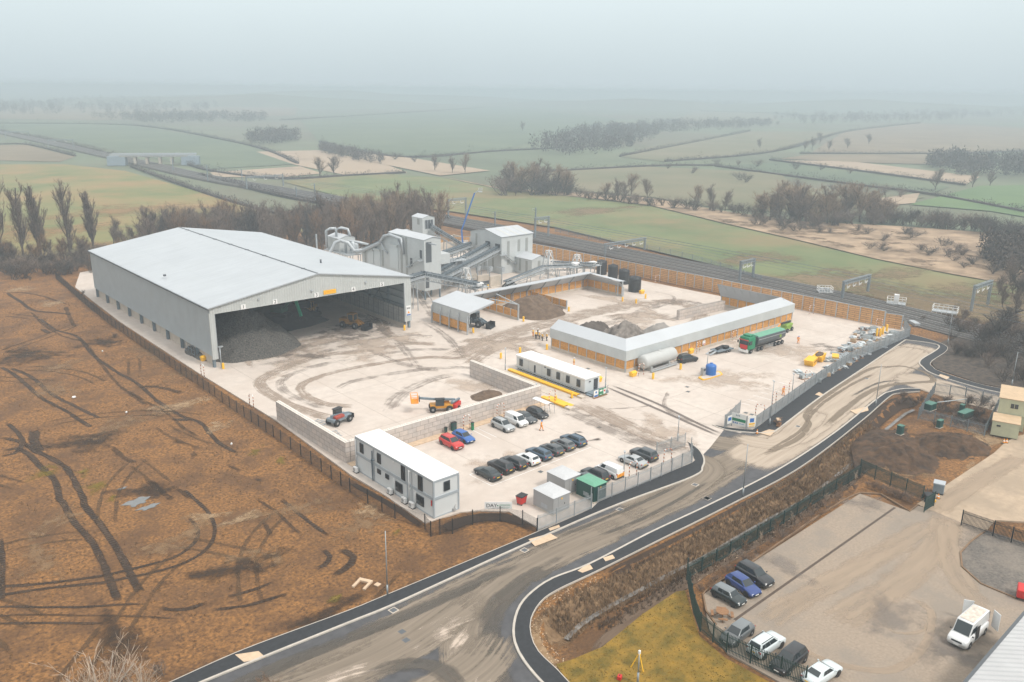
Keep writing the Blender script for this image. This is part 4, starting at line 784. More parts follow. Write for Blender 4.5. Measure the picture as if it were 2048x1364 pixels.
one(MB().box(-4.5,-.6,0,4.5,.6,.001) if False else (lambda m: ([m.box(-9.0+k*1.6,-.5,r*.8,-7.42+k*1.6,.5,r*.8+.78) for r in range(3) for k in range(11)], m)[1])(MB()), 'block_wall', [M['blocks']], 'low concrete block wall standing alone beside the far timber canopy', 'block wall', (172.5,123.3,0), R_(-3))

# ---- the bays opposite: cantilever canopy, dividers
bw = thing('canopied_bay', 'long timber bays below a grey cantilevered metal canopy', 'bay', (117.0,147.0,0))   # local 0..54.5 , 0..15
stall_wall(bw, (0,15), (54.3,15), 2.6); stall_wall(bw, (54.3,15), (54.3,1.6), 2.6); stall_wall(bw, (0.2,15), (0.2,1.4), 2.2)
for x in (15.6, 32.3): stall_wall(bw, (x,14.6), (x,1.3), 2.3, step=2.7)
mb = MB(); mb.add([(8,15.1,2.5),(54.4,15.1,2.5),(54.4,13.0,4.75),(8,13.0,4.75)], [(0,1,2,3)]); mb.build('canopy_lining', M['trim'], bw)
mb = MB(); mb.add([(54.5,15.1,2.5),(54.5,1.6,2.5),(52.6,1.6,4.3),(52.6,13.0,4.75)], [(0,1,2,3)]); mb.build('canopy_lining', M['trim'], bw)
mb = MB(); mb.add([(8,15.8,4.55),(54.9,15.8,4.55),(52.5,12.7,4.9),(8,12.7,4.9)], [(0,1,2,3)]); mb.add([(54.9,15.8,4.55),(55.2,1.5,4.2),(52.3,1.5,4.5),(52.5,12.7,4.9)], [(0,1,2,3)]); mb.box(8,12.6,4.72,52.4,12.7,4.92); mb.build('canopy_roof', M['roof'], bw)
for k in range(9): mb = MB(); x = 9+k*5.4; mb.bar((x,14.9,.5),(x,14.9,4.5),.22); mb.bar((x,14.9,2.4),(x,12.9,4.7),.14); mb.build('canopy_post', M['steeldk'], bw)
for x, y in ((53.6,1.4),(53.6,3.0)): mb = MB(); mb.box(x-.15,y-.15,0,x+.15,y+.15,4.4); mb.build('canopy_post', M['steel'], bw)
# portal frame over the first divider
mb = MB(); mb.box(15.4,1.0,0,15.7,1.3,4.0); mb.bar((15.55,1.15,3.9),(15.55,9.5,5.0),.22); mb.bar((15.55,9.5,5.0),(8.5,9.5,6.6),.2) if False else None
mb.bar((15.55,1.15,3.95),(10.2,5.2,5.4),.22); mb.bar((10.2,5.2,5.4),(7.0,2.0,6.4),.22); mb.build('portal_frame', M['steel'], bw)
lf = thing('lean_to_shelter', 'small shelter with pale monopitch roof at the near end of the bays', 'shelter', (115.6,145.6,0))
mb = MB(); z0, z1 = 5.2, 6.7
mb.add([(-.3,0,z0),(7.2,0,z1),(7.2,14.4,z1),(-.3,14.4,z0),(-.3,0,z0-.14),(7.2,0,z1-.14),(7.2,14.4,z1-.14),(-.3,14.4,z0-.14)], [(0,1,2,3),(7,6,5,4),(0,4,5,1),(1,5,6,2),(2,6,7,3),(3,7,4,0)]); mb.build('roof', M['roof'], lf)
mb = MB(); mb.box(-.25,.1,2.5,-.13,14.3,5.0); mb.build('side_cladding', M['cladlite'], lf)
for k in range(5): mb = MB(); y = .3+k*3.45; mb.box(-.75,y-.12,0,-.5,y+.12,4.2); mb.bar((-.6,y,4.1),(-.2,y,4.6),.15); mb.bar((-.6,y,2.0),(.9,y,.2),.1); mb.build('post', M['steel'], lf)
mb = MB(); mb.bar((-.62,.3,3.2),(-.62,14.1,3.2),.1); mb.bar((-.3,.05,z0-.3),(7.1,.05,z1-.3),.12,.3); mb.build('rail', M['steel'], lf)
mb = MB(); mb.box(-.32,.5,.5,-.2,14.1,2.5); mb.build('timber_panel', M['timber'], lf)

# ---- boundary timber fence
def panel_fence(name, label, a, b, h, step, mpan, group=None, drop=None):
    L = math.hypot(b[0]-a[0], b[1]-a[1]); ang = math.atan2(b[1]-a[1], b[0]-a[0]); n = round(L/step)
    r = thing(name, label, 'fence', (*a, 0), ang)
    for i in range(n+1): mb = MB(); mb.box(i*L/n-.11,-.2,0,i*L/n+.11,.14,h+.05); mb.build('post', M['steel'], r)
    mb = MB(); mb.box(.1,-.06,.05,L-.1,.06,h-.06); mb.build('timber_panel', mpan, r)
    mb = MB()
    for z in np.arange(.5, h-.2, .55): mb.box(.1,-.1,z,L-.1,-.06,z+.09)
    mb.box(0,-.12,h-.04,L,.12,h+.02,1); mb.build('rail', [M['timbback'], M['steel']], r)
    return r
panel_fence('timber_fence', 'tall brown timber boundary fence with grey posts along the railway', (197.4,88.2), (192.4,225), 3.9, 3.05, M['timbback'])
panel_fence('timber_fence', 'last lower slatted panel at the near end of the boundary fence', (198.2,84.3), (197.45,88.1), 3.5, 3.8, M['timbback'])
panel_fence('timber_fence', 'short timber fence behind the blue boom lift', (188,232), (168,250), 3.5, 3.0, M['timbback'])

# ---- concrete block walls
def lego(name, label, x0, y0, x1, y1, rows, wx):
    r = thing(name, label, 'block wall', (x0, y0, 0)); mb = MB(); lx, ly = x1-x0, y1-y0
    mb.box(0,0,0,lx,ly,rows*.8); mb.build('blocks', M['blocks'], r)
    mb = MB(); mb.box(.02,.02,rows*.8,lx-.02,ly-.02,rows*.8+.03)
    nx, ny = max(1, int(lx/.4)), max(1, int(ly/.4))
    for i in range(nx):
        for j in range(ny):
            x, y = (i+.5)*lx/nx, (j+.5)*ly/ny; mb.box(x-.12,y-.12,rows*.8+.03,x+.12,y+.12,rows*.8+.14)
    mb.build('studs', M['blocktop'], r); return r
lego('block_wall', 'long concrete block wall between the yard and the staff parking', 59.0, 103.3, 98.2, 104.1, 4, 1)
lego('block_wall', 'concrete block wall running from the weighbridge office corner into the yard', 97.3, 104.15, 98.1, 122.8, 4, 0)
lego('block_wall', 'concrete block wall parallel to the black mesh fence', 58.2, 103.35, 58.95, 126.0, 4, 0)
mb = MB(); mb.box(60.0,101.8,0,98.0,103.25,.14); mb.box(58.2,101.5,0,60,103,.1); tag(mb.build('pavement', M['slabtan']), kind='structure')

# ---- two-storey cabin: x 0..4, y 0..19, front right corner at the pixel of its near edge
cb = thing('site_cabin', 'white two-storey modular site office with grey bands', 'site office', (58.15,81.0,0)); CW, CL = 4.05, 19.2
mb = MB(); mb.box(0,0,.12,CW,CL,2.62); mb.box(0,0,2.95,CW,CL,5.2); mb.build('wall', M['cream'], cb)
mb = MB(); mb.box(-.08,-.08,2.58,CW+.08,CL+.08,2.97); mb.box(-.08,-.08,5.08,CW+.08,CL+.08,5.36); mb.box(-.04,-.04,0,CW+.04,CL+.04,.16)
for x in (0, CW):
    for y in (0, CL): mb.box(x-.1,y-.1,.1,x+.1,y+.1,5.1)
mb.build('frame_band', mat('cabin_band', (0.36, 0.40, 0.43), 0.5, 0.03), cb)
mb = MB(); mb.box(-.05,-.05,5.36,CW+.05,CL+.05,5.44); mb.build('roof', M['whiteroof'], cb)
mb = MB()
for y in (4.9, 14.3, 6.0): mb.box(-.115,y-.05,.1,-.06,y+.05,5.1)
mb.build('joint', M['trim'], cb)
def win(p, y, z, w, h, face='w', bars=1):
    f = MB()
    if face == 'w': f.box(-.14,y-w/2-.06,z-.06,-.0,y+w/2+.06,z+h+.06)
    else: f.box(y-w/2-.06,-.14,z-.06,y+w/2+.06,0,z+h+.06)
    o = f.build('window', M['frame'], p); g = MB(); k = bars
    for i in range(k):
        a, b_ = y-w/2+i*w/k+.03, y-w/2+(i+1)*w/k-.03
        if face == 'w': g.box(-.155,a,z+.02,-.141,b_,z+h-.02)
        else: g.box(a,-.155,z+.02,b_,-.141,z+h-.02)
    g.build('pane', M['winglass'], o)
for y, z, w_, h_ in ((17.5,3.4,.75,1.35),(12.9,3.4,.75,1.35),(6.9,3.05,.75,2.0),(2.9,3.05,.85,2.0)): win(cb, y, z, w_, h_)
for y, z, w_, h_, k in ((13.0,1.75,.7,.55,1),(10.9,1.75,.7,.55,1),(8.0,.85,1.5,1.25,2),(3.0,.85,1.5,1.25,2)): win(cb, y, z, w_, h_, 'w', k)
win(cb, 2.1, 3.5, .85, 1.2, 's', 1)
for y in (19.0, 9.0, 5.4, 4.0): mb = MB(); mb.tube([(-.16,y,.1),(-.16,y,5.0 if y in (19.0,5.4) else 2.4)],.06,6); mb.build('downpipe', M['white'], cb)
mb = MB(); mb.box(-.14,14.6,1.0,-.06,14.8,4.6); mb.tube([(-.2,14.5,.1),(-.2,14.6,2.0),(-.2,14.7,3.4),(-.3,13.8,3.5)],.09,6); mb.build('cable_duct', M['steeldk'], cb)
mb = MB(); mb.box(-.13,.3,1.7,-.06,.5,2.5); mb.build('fire_notice', M['red'], cb)
mb = MB(); mb.box(.3,-.12,.12,.45,-.05,4.6) if False else None; mb.tube([(3.2,-.15,.2),(3.4,-.2,1.0)],.04,5); mb.box(3.0,-.25,.1,3.4,-.06,.5); mb.build('supply_box', M['greybox'], cb)
for y in (5.2, 3.8, 9.1, 18.9): mb = MB(); mb.cbox((-.14,y,4.9),(.12,.12,.12)); mb.cbox((-.14,y,2.4),(.12,.12,.12)); mb.build('wall_lamp', M['white'], cb)
for i, y in enumerate((18.6, 9.6, 6.1, 4.3)):
    r = thing('air_unit', ('white outdoor air unit at the far end of the cabin', 'white outdoor air unit under the cabin middle window', 'white outdoor air unit left of the close pair by the cabin', 'white outdoor air unit nearest the cabin corner')[i], 'air conditioner', (57.6,81+y,0), 0, 'air units beside the cabin')
    mb = MB(); mb.box(-.2,-.45,.12,.2,.45,.85); mb.build('casing', M['white'], r, bevel=.03)
    mb = MB(); mb.lathe([(.28,-.215),(.28,-.205)], 14, (0,.1,.48), axis='x'); mb.build('fan_grille', M['greybox'], r); mb = MB(); mb.box(-.2,-.5,0,.3,.5,.12); mb.build('base', M['black'], r)

# ---- weighbridge office: x 0..5.4, y 0..18.8
of = thing('weighbridge_office', 'long white single-storey weighbridge office cabin', 'office cabin', (107.35,101.3,0)); OW, OL = 3.9, 19.0
mb = MB(); mb.box(0,0,.35,OW,OL,2.85); mb.build('wall', M['cream'], of)
mb = MB(); mb.box(-.15,-.15,2.75,OW+.15,OL+.15,3.12); mb.build('roof', M['whiteroof'], of, bevel=.08)
for y in (17.6, 9.6, 7.0, 4.4, 1.6): win(of, y, 1.15, .75, 1.25)
mb = MB(); mb.box(2.4,-.1,.45,3.4,-.0,2.5); d = mb.build('door', M['frame'], of); mb = MB(); mb.box(2.5,-.13,.9,2.6,-.1,1.0); mb.build('handle', M['steel'], d)
mb = MB()
for y in (15.4, 11.6, 8.8, 5.7): mb.box(-.02,y-.03,.4,0,y+.03,2.75)
mb.build('joint', M['trim'], of)
mb = MB(); mb.box(.2,.2,0,OW-.2,OL-.2,.35); mb.build('base', M['black'], of)
mb = MB(); mb.box(-.06,13.4,.7,-.0,13.8,2.2); mb.cbox((-.12,10.6,2.6),(.2,.2,.2)); mb.cbox((1.2,-.15,2.3),(.25,.2,.2)); mb.build('wall_lamp', M['frame'], of)
mb = MB(); mb.box(.4,-2.2,.0,4.2,-.1,.4)
for i in range(8): mb.box(.4+i*.5,-2.15,.4,.45+i*.5,-2.1,1.4); 
mb.box(.4,-2.15,1.35,4.2,-2.1,1.42); mb.box(-.2,-1.9,.1,.4,-.4,.22); mb.build('steps', M['steeldk'], of)
# handrail run beside the office
rl_ = thing('handrail', 'row of dark handrail hoops between the office and yellow weighbridge', 'handrail', (106.2,101.0,0))
for k in range(18): mb = MB(); y = .6+k*.98; mb.tube([(0,y,0),(0,y,1.15),(0,y+.55,1.15),(0,y+.55,0)],.055,5); mb.build('hoop', M['steeldk'], rl_)
mb = MB(); mb.bar((0,0,.55),(0,18.4,.55),.06); mb.bar((0,0,1.15),(0,18.4,1.15),.07); mb.build('rail', M['steeldk'], rl_)
for nm, lab, x, y0, y1 in (('weighbridge','long yellow weighbridge edge beam beside the white office',105.2,101.2,120.5),('weighbridge','short yellow weighbridge ramp by the block wall corner',99.5,98.6,104.8)):
    r = thing(nm, lab, 'weighbridge', (x,y0,0)); mb = MB(); L = y1-y0
    mb.box(0,0,.05,.75,L,.42); mb.box(-.08,0,.3,.83,L,.45); mb.build('side_beam', M['yellow'], r)
    mb = MB(); mb.box(-3.1 if x > 100 else .85,0,.0,-.1 if x > 100 else 2.4,L,.06); mb.build('deck', M['pushwall'] if x > 100 else M['yellow'], r)
    mb = MB(); mb.box(-.1,-1.4,.0,.9,-.1,.34); mb.build('ramp_block', M['pushwall'], r)

# ---- process plant
def cladbox(p, x0, y0, z0, x1, y1, z1, name='wall', m='cladlite'): mb = MB(); mb.box(x0,y0,z0,x1,y1,z1); return mb.build(name, M[m], p)
M['strip'] = mat('rooflight_strip', (0.30, 0.31, 0.30), 0.4, 0.1, 1.0)
L_ = thing('process_building', 'tall narrow grey process building on steel stilts behind the shed', 'plant building', (126.8,179.0,0))
mb = MB(); mb.extr([(0,2.4),(5.4,2.4),(5.4,16.1),(2.7,16.7),(0,16.1)], 0, 16.5, 'y'); mb.build('wall', M['cladlite'], L_)
mb = MB(); mb.add([(0,19.4,0),(0,31,0),(0,31,9.5),(0,19.4,13.7),(0,16.5,15.9),(0,16.5,0),(7.5,19.4,0),(7.5,31,0),(7.5,31,9.5),(7.5,19.4,13.7),(7.5,16.5,15.9),(7.5,16.5,0)], [(5,4,3,0),(0,3,2,1),(1,2,8,7),(6,7,8,9),(11,6,9,10),(5,11,10,4)]); mb.build('rear_wall', M['cladlite'], L_)
mb = MB(); mb.add([(-.25,-.3,16.1),(2.7,-.3,16.75),(5.65,-.3,16.1),(-.25,16.7,16.1),(2.7,16.7,16.75),(5.65,16.7,16.1)], [(0,1,4,3),(1,2,5,4)]); mb.add([(-.2,16.4,16.0),(7.6,16.4,16.0),(7.6,19.4,13.8),(-.2,19.4,13.8),(7.6,31.3,9.55),(-.2,31.3,9.55)], [(0,1,2,3),(3,2,4,5)]); mb.build('roof', M['roof'], L_, fix=False)
mb = MB(); mb.box(5.4,0,9,8.4,7,11.7); mb.build('lean_to', M['cladlite'], L_)
mb = MB()
for y, a, b in ((10.6,5.0,15.7),(8.2,5.0,15.7),(20.0,6,10.5),(23.5,6,11.3),(29.2,5,8.9)): mb.box(-.05,y-.45,a,-.0,y+.45,b)
mb.build('window_strip', M['strip'], L_)
for y0, y1, a, b in ((12.2,16.2,6.2,12.4),(21.2,24.3,5.6,10.0),(24.7,27.6,5.6,9.6)): mb = MB(); mb.box(-.16,y0,a,-.02,y1,b); d = mb.build('roller_door', mat('pale_door', (0.56, 0.60, 0.61), 0.5, 0.02), L_); mb = MB(); mb.box(-.5,y0-.1,b,-.02,y1+.1,b+.6); mb.build('door_hood', M['cladlite'], d)
for (y, z, h_) in ((1.5,11.0,2.2),(6.0,8.2,2.2),(5.3,4.0,2.4)): mb = MB(); mb.box(-.06,y-.5,z,.02,y+.5,z+h_); mb.build('opening', M['gutter'], L_)
mb = MB(); mb.box(.5,-.06,10.0,2.3,.02,15.4); mb.build('opening', M['gutter'], L_); mb = MB(); mb.box(.3,-.06,3.2,1.4,.02,6.0); mb.build('opening', M['gutter'], L_)
mb = MB(); mb.bar((1.4,-.1,15.1),(2.0,-2.6,15.0),.3); mb.build('lifting_beam', M['trim'], L_)
mb = MB(); mb.bar((-.6,1.8,10.6),(-.6,6.6,8.0),.5,.15); mb.bar((-1,1.8,11.6),(-1,6.6,9.0),.08); mb.box(-1.1,.6,10.4,-.05,2.0,10.6); mb.box(-1.1,6.2,7.9,-.05,7.6,8.1); mb.bar((-1,.6,11.5),(-1,2.0,11.5),.08); mb.build('stair', M['steel'], L_)
for x in (.3, 5.1):
    for y in (.3, 4.2, 8.2, 12.2, 16.2): mb = MB(); mb.box(x-.18,y-.18,0,x+.18,y+.18,2.4); mb.build('stilt', M['steeldk'], L_)
mb = MB(); mb.bar((.3,.3,.1),(.3,4.2,2.3),.14); mb.bar((.3,8.2,2.3),(.3,12.2,.1),.14); mb.bar((1.0,-1.8,.1),(.4,-.1,2.5),.14); mb.build('brace', M['steel'], L_)
mb = MB(); mb.tube([(-.7,33,8.0),(-.7,29,9.2),(-.7,20.5,12.5),(-.7,18,14.8),(-.7,15,15.6),(-.7,9.5,15.2),(-.5,9.2,11)],.42,10); mb.tube([(-.7,19.5,12.8),(-.6,18.3,11),(-.3,17,10.2)],.25,8); mb.tube([(-.7,11.5,15.3),(-.6,10.6,13.4),(-.3,10.0,11.5)],.25,8); mb.build('duct', M['steel'], L_)
mb = MB(); mb.box(1.2,16.6,15.6,6.9,18.2,16.0); mb.build('roof_walkway', M['steel'], L_)

Rb = thing('process_building', 'squat grey gabled process building that two dark conveyors enter', 'plant building', (163.9,191.2,0))
RL, RWd = 12.7, 15.0
mb = MB(); mb.extr([(0,0),(RWd,0),(RWd,11.45),(RWd/2,12.9),(0,11.45)], 0, RL, 'x'); mb.build('wall', M['cladlite'], Rb)
mb = MB(); mb.add([(-.3,-.35,11.42),(RL+.3,-.35,11.42),(RL+.3,RWd/2,13.0),(-.3,RWd/2,13.0),(RL+.3,RWd+.35,11.42),(-.3,RWd+.35,11.42)], [(0,1,2,3),(3,2,4,5)]); mb.build('roof', M['roof'], Rb)
mb = MB()
for x in (3, 6.3, 9.6): mb.add([(x,-.3,11.46),(x+.9,-.3,11.46),(x+.9,RWd/2-1,12.85),(x,RWd/2-1,12.85)], [(0,1,2,3)])
mb.build('roof_light', mat('translucent_sheet', (0.50, 0.51, 0.49), 0.4, 0.05), Rb)
mb = MB()
for x, a, b in ((2.7,4.9,9.9),(7.0,6.3,10),(10.2,6.0,10.2),(2.7,2.6,4.2)): mb.box(x-.5,-.05,a,x+.5,0,b)
for y, a, b in ((12.0,7.4,11),(4.0,1.5,6.2),(8,1.0,5)): mb.box(-.05,y-.45,a,0,y+.45,b)
mb.build('window_strip', M['strip'], Rb)
for y, z in ((6.4,7.9),(1.8,7.7)): mb = MB(); mb.box(-.12,y-1.1,z-.9,0,y+1.1,z+1.4); mb.build('conveyor_port', M['gutter'], Rb)
mb = MB(); mb.box(-1.2,-1.0,5.9,1.6,0,6.1); mb.bar((1.0,-.6,6.0),(5.0,-.6,2.9),.7,.15); mb.bar((1.0,-.95,7.0),(5.0,-.95,3.9),.08); mb.box(4.8,-1.0,2.7,7.0,0,2.9); mb.bar((4.8,-.95,3.9),(7.0,-.95,3.9),.07); mb.bar((-1.2,-.95,7.0),(1.2,-.95,7.0),.07)
for x in (-1.1, .2, 1.4, 4.9, 6.0, 6.9): mb.box(x,-.98,2.8 if x > 4 else 6.0,x+.06,-.92,3.9 if x > 4 else 7.0)
mb.build('stair', M['steel'], Rb)
an = MB(); an.extr([(5.6,0),(12.6,0),(12.6,4.6),(9.1,5.9),(5.6,4.9)], -7.6, -.02, 'y'); an.build('annex_wall', M['cladlite'], Rb)
mb = MB(); mb.add([(5.3,-7.9,4.92),(9.1,-7.9,6.05),(12.9,-7.9,4.66),(5.3,-.03,4.92),(9.1,-.03,6.05),(12.9,-.03,4.66)], [(0,1,4,3),(1,2,5,4)]); mb.build('annex_roof', M['roof'], Rb)
mb = MB()
for y, a, b in ((-2.2,.8,4.5),(-5.2,.8,4.3)): mb.box(5.53,y-.45,a,5.6,y+.45,b)
mb.box(8,-7.66,1,9,-7.6,4.4); mb.build('window_strip', M['strip'], Rb)

Tw = thing('conveyor_tower', 'slim pale tower whose open top takes the long dark conveyor', 'tower', (150.8,213.5,0))
mb = MB(); mb.extr([(0,0),(4.6,0),(4.6,15.6),(2.3,16.3),(0,15.6)], 0, 5.6, 'y'); mb.build('wall', M['cladlite'], Tw)
mb = MB(); mb.add([(-.2,-.2,15.6),(2.3,-.2,16.4),(4.8,-.2,15.6),(-.2,5.8,15.6),(2.3,5.8,16.4),(4.8,5.8,15.6)], [(0,1,4,3),(1,2,5,4)]); mb.build('roof', M['roof'], Tw)
mb = MB(); mb.box(.9,-.08,12.2,3.9,.02,14.9); mb.box(4.59,1,12.2,4.68,4.6,14.9); mb.build('opening', M['gutter'], Tw); mb = MB(); mb.box(-.05,1.6,13.4,0,2.8,15.2); mb.build('window_strip', M['strip'], Tw)
for k in range(4): mb = MB(); mb.bar((.9+k,-.1,12.2),(.9+k,-.1,14.9),.12); mb.build('frame_bar', M['steel'], Tw)

def conveyor(name, label, a, b, w=1.3, h=1.2, tube=True, legs=(), cover='belt', lattice=True, walk=True):
    a, b = Vector(a), Vector(b); d = b-a; L = d.length; hd = math.atan2(d.y, d.x); pit = math.asin(d.z/L)
    r = thing(name, label, 'conveyor', a, hd); cp, sp_ = math.cos(pit), math.sin(pit)
    q = lambda u, v, z: (u*cp-z*sp_, v, u*sp_+z*cp)
    mb = MB()
    if tube:
        n = 12; m_ = max(2, int(L/2.2))
        mb.tube([q(L*i/m_, 0, .55) for i in range(m_+1)], .62, 12)
        for i in range(m_+1): mb.tube([q(L*i/m_-.06, 0, .55), q(L*i/m_+.06, 0, .55)], .68, 12)
    else: mb.add([q(0,-w/2,.3),q(L,-w/2,.3),q(L,w/2,.3),q(0,w/2,.3),q(0,-w/2,.5),q(L,-w/2,.5),q(L,w/2,.5),q(0,w/2,.5)], [(0,3,2,1),(4,5,6,7),(0,1,5,4),(1,2,6,5),(2,3,7,6),(3,0,4,7)])
    mb.build('belt_cover' if tube else 'belt', M[cover], r)
    mb = MB()
    for v in (-w/2-.1, w/2+.1):
        mb.bar(q(0,v,0), q(L,v,0), .14, .18); mb.bar(q(0,v,-h), q(L,v,-h), .14, .18)
        k = max(2, int(L/1.6))
        for i in range(k):
            mb.bar(q(L*i/k,v,0), q(L*(i+.5)/k,v,-h), .08); mb.bar(q(L*(i+.5)/k,v,-h), q(L*(i+1)/k,v,0), .08)
    mb.build('truss', M['steel'], r)
    if walk:
        mb = MB(); v = -w/2-.9; mb.add([q(0,v,-.15),q(L,v,-.15),q(L,-w/2-.15,-.15),q(0,-w/2-.15,-.15)], [(0,1,2,3)]); mb.bar(q(0,v,.85), q(L,v,.85), .06); mb.bar(q(0,v,.35), q(L,v,.35), .05)
        k = max(2, int(L/1.5))
        for i in range(k+1): mb.bar(q(L*i/k,v,-.15), q(L*i/k,v,.85), .06)
        mb.build('walkway', M['steel'], r)
    for u in legs:
        mb = MB(); zt = (a+d*u).z-h
        for v in (-w/2-.1, w/2+.1):
            x0 = q(L*u,0,-h); mb.bar((x0[0],v*1.6,-a.z), (x0[0],v,x0[2]), .2)
        mb.build('leg', M['steel'], r)
    return r
conveyor('conveyor', 'upper dark tubular conveyor rising to the squat gabled building', (132.4,182.2,5.6), (163.8,197.6,7.6+.3), legs=(.3,.7))
conveyor('conveyor', 'lower dark tubular conveyor nearest the concrete bays', (132.4,179.2,5.2), (163.8,193.0,7.5), legs=(.35,.75))
conveyor('conveyor', 'dark tubular conveyor running behind the pair to the squat building', (135.3,184.5,10.0), (163.0,205.5,7.0), legs=(.5,))
conveyor('conveyor', 'long dark conveyor dropping from the slim tower to the ground', (153.2,213.3,12.9), (171.5,212.0,1.6), legs=(.35,.7))
conveyor('conveyor', 'lattice conveyor descending from the stilted building to the bay canopy', (121.5,172.0,8.6), (138.5,171.0,3.6), legs=(.75,))
conveyor('conveyor', 'short lattice conveyor bridging from the shed side', (109.2,172.5,7.0), (121.3,172.2,8.6), legs=(.8,))
conveyor('conveyor', 'dark lattice conveyor running low beside the annex', (152.5,176.5,1.6), (166.3,175.0,4.6), legs=(.6,), cover='belt', tube=False)
conveyor('conveyor', 'pale lattice conveyor ending over the bay corner', (166.5,175.0,4.6), (174.5,171.5,2.9+1.6), legs=(.5,), tube=False)
conveyor('conveyor', 'second pale lattice conveyor beside the black tanks', (176.0,182.0,3.6), (178.5,166.5,5.2), legs=(.5,), tube=False)
def pylon(label, x, y, h, s=1.8):
    r = thing('lattice_trestle', label, 'trestle', (x, y, 0)); mb = MB()
    P = [(-s,-s),(s,-s),(s,s),(-s,s)]
    for i, p in enumerate(P): mb.bar((*p,0), (p[0]*.35,p[1]*.35,h), .2)
    mb.build('leg', M['steel'], r); mb = MB()
    for k in range(3):
        a, b = 1-.65*k/3, 1-.65*(k+1)/3
        for i in range(4):
            p, q = P[i], P[(i+1) % 4]; mb.bar((p[0]*a,p[1]*a,h*k/3), (q[0]*b,q[1]*b,h*(k+1)/3), .11); mb.bar((q[0]*a,q[1]*a,h*k/3), (p[0]*b,p[1]*b,h*(k+1)/3), .11); mb.bar((p[0]*b,p[1]*b,h*(k+1)/3), (q[0]*b,q[1]*b,h*(k+1)/3), .11)
    mb.build('brace', M['white'], r)
    return r
pylon('white braced trestle left of the concrete bays', 139.0, 176.8, 7.5); pylon('tall white braced trestle over the pale lattice conveyor', 170.5, 177.5, 8.6); pylon('smaller white trestle nearest the black tanks', 181.0, 176.0, 6.4)
for i, (x, y, z) in enumerate(((138.6,170.8,3.3),(175.0,170.8,4.3),(180.0,168.5,4.3))):
    r = thing('drive_unit', ('white drive housing at the foot of the descending lattice conveyor','white drive housing over the bay corner','white drive housing closest to the black tanks')[i], 'drive housing', (x,y,z))
    mb = MB(); mb.box(-1.1,-.8,.3,1.1,.8,1.2); mb.build('casing', M['white'], r, bevel=.1); mb = MB(); mb.box(-2.6,-1.5,.0,2.4,1.5,.14)
    for k in range(6):
        for yy in (-1.5, 1.44): mb.box(-2.6+k*.98,yy,.14,-2.53+k*.98,yy+.06,1.1)
    for yy in (-1.5, 1.44):
        for zz in (.6, 1.05): mb.box(-2.6,yy,zz,2.4,yy+.06,zz+.06)
    for px_ in (-2.2, 2.0): mb.box(px_,-1.3,-z,px_+.2,-1.1,.0); mb.box(px_,1.1,-z,px_+.2,1.3,.0)
    mb.build('platform', M['steel'], r); mb = MB(); mb.box(.5,-.82,.5,1.0,-.80,.9); mb.build('vent', M['frame'], r)
# concrete push walls of the small bays
for i, (x, y) in enumerate(((149.8,179.5),(147.6,182.3),(145.4,185.1),(143.2,187.9))):
    r = thing('bay_divider', ('nearest','second','third','farthest')[i]+' concrete slab wall in the row of small bays', 'concrete wall', (x,y,0), 0, 'concrete slab walls of the small bays')
    mb = MB(); mb.box(0,0,0,4.1,.5,3.2); mb.box(-.15,-.6,0,4.25,.9,.25); mb.build('slab', M['pushwall'], r)
    if i: mb = MB(); mb.box(.3,-.09,.3,4.0,-.01,1.4); mb.build('wear_plate', M['gutter'], r)
    mb = MB(); mb.box(4.3,.1,0,4.55,.4,5.2); mb.bar((4.4,.25,5.0),(4.4,2.8,5.0),.18); mb.build('frame_post', M['steel'], r)
    if i < 3: mb = MB(); mb.cbox((5.0,.4,4.6),(.9,.7,1.4),0,0,.3); mb.build('chute', M['steel'], r)
cw2 = MB(); cw2.box(0,0,0,20,.5,2.4); cw2.box(20,0,0,20.5,13,2.4); one(cw2, 'retaining_wall', M['pushwall'], 'pale concrete retaining wall behind the blue boom lift', 'retaining wall', (167,236,0), R_(-5))
sf = thing('screening_frame', 'multi-level galvanised steel platform between the two process buildings', 'platform', (138.5,186.0,0)); mb = MB()
for x in (0, 4, 8):
    for y in (0, 4): mb.bar((x,y,0),(x,y,7.6),.22)
for z in (2.6, 5.0, 7.4):
    mb.box(-.2,-.2,z,8.2,4.2,z+.1)
    for y in (-.2, 4.2): mb.bar((-.2,y,z+1.1),(8.2,y,z+1.1),.08); mb.bar((-.2,y,z+.6),(8.2,y,z+.6),.06)
    for k in range(9): mb.bar((k,-.2,z),(k,-.2,z+1.1),.06)
for x in (0, 4): mb.bar((x,0,0),(x+4,0,2.6),.12); mb.bar((x,0,2.6),(x+4,0,5.0),.12); mb.bar((x,4,5.0),(x+4,4,2.6),.12)
mb.build('frame', M['steel'], sf); mb = MB(); mb.box(1,1,5.1,4.5,3.2,6.6); mb.lathe([(.2,2.7),(1.0,4.0),(1.0,4.9)], 12, (6.2,2,0)); mb.build('screen_box', M['cladlite'], sf); mb = MB(); mb.bar((8.4,1,0),(8.4,-3,2.6),.7,.12); mb.bar((8.8,1,1.1),(8.8,-3,3.7),.07); mb.build('stair', M['steel'], sf)
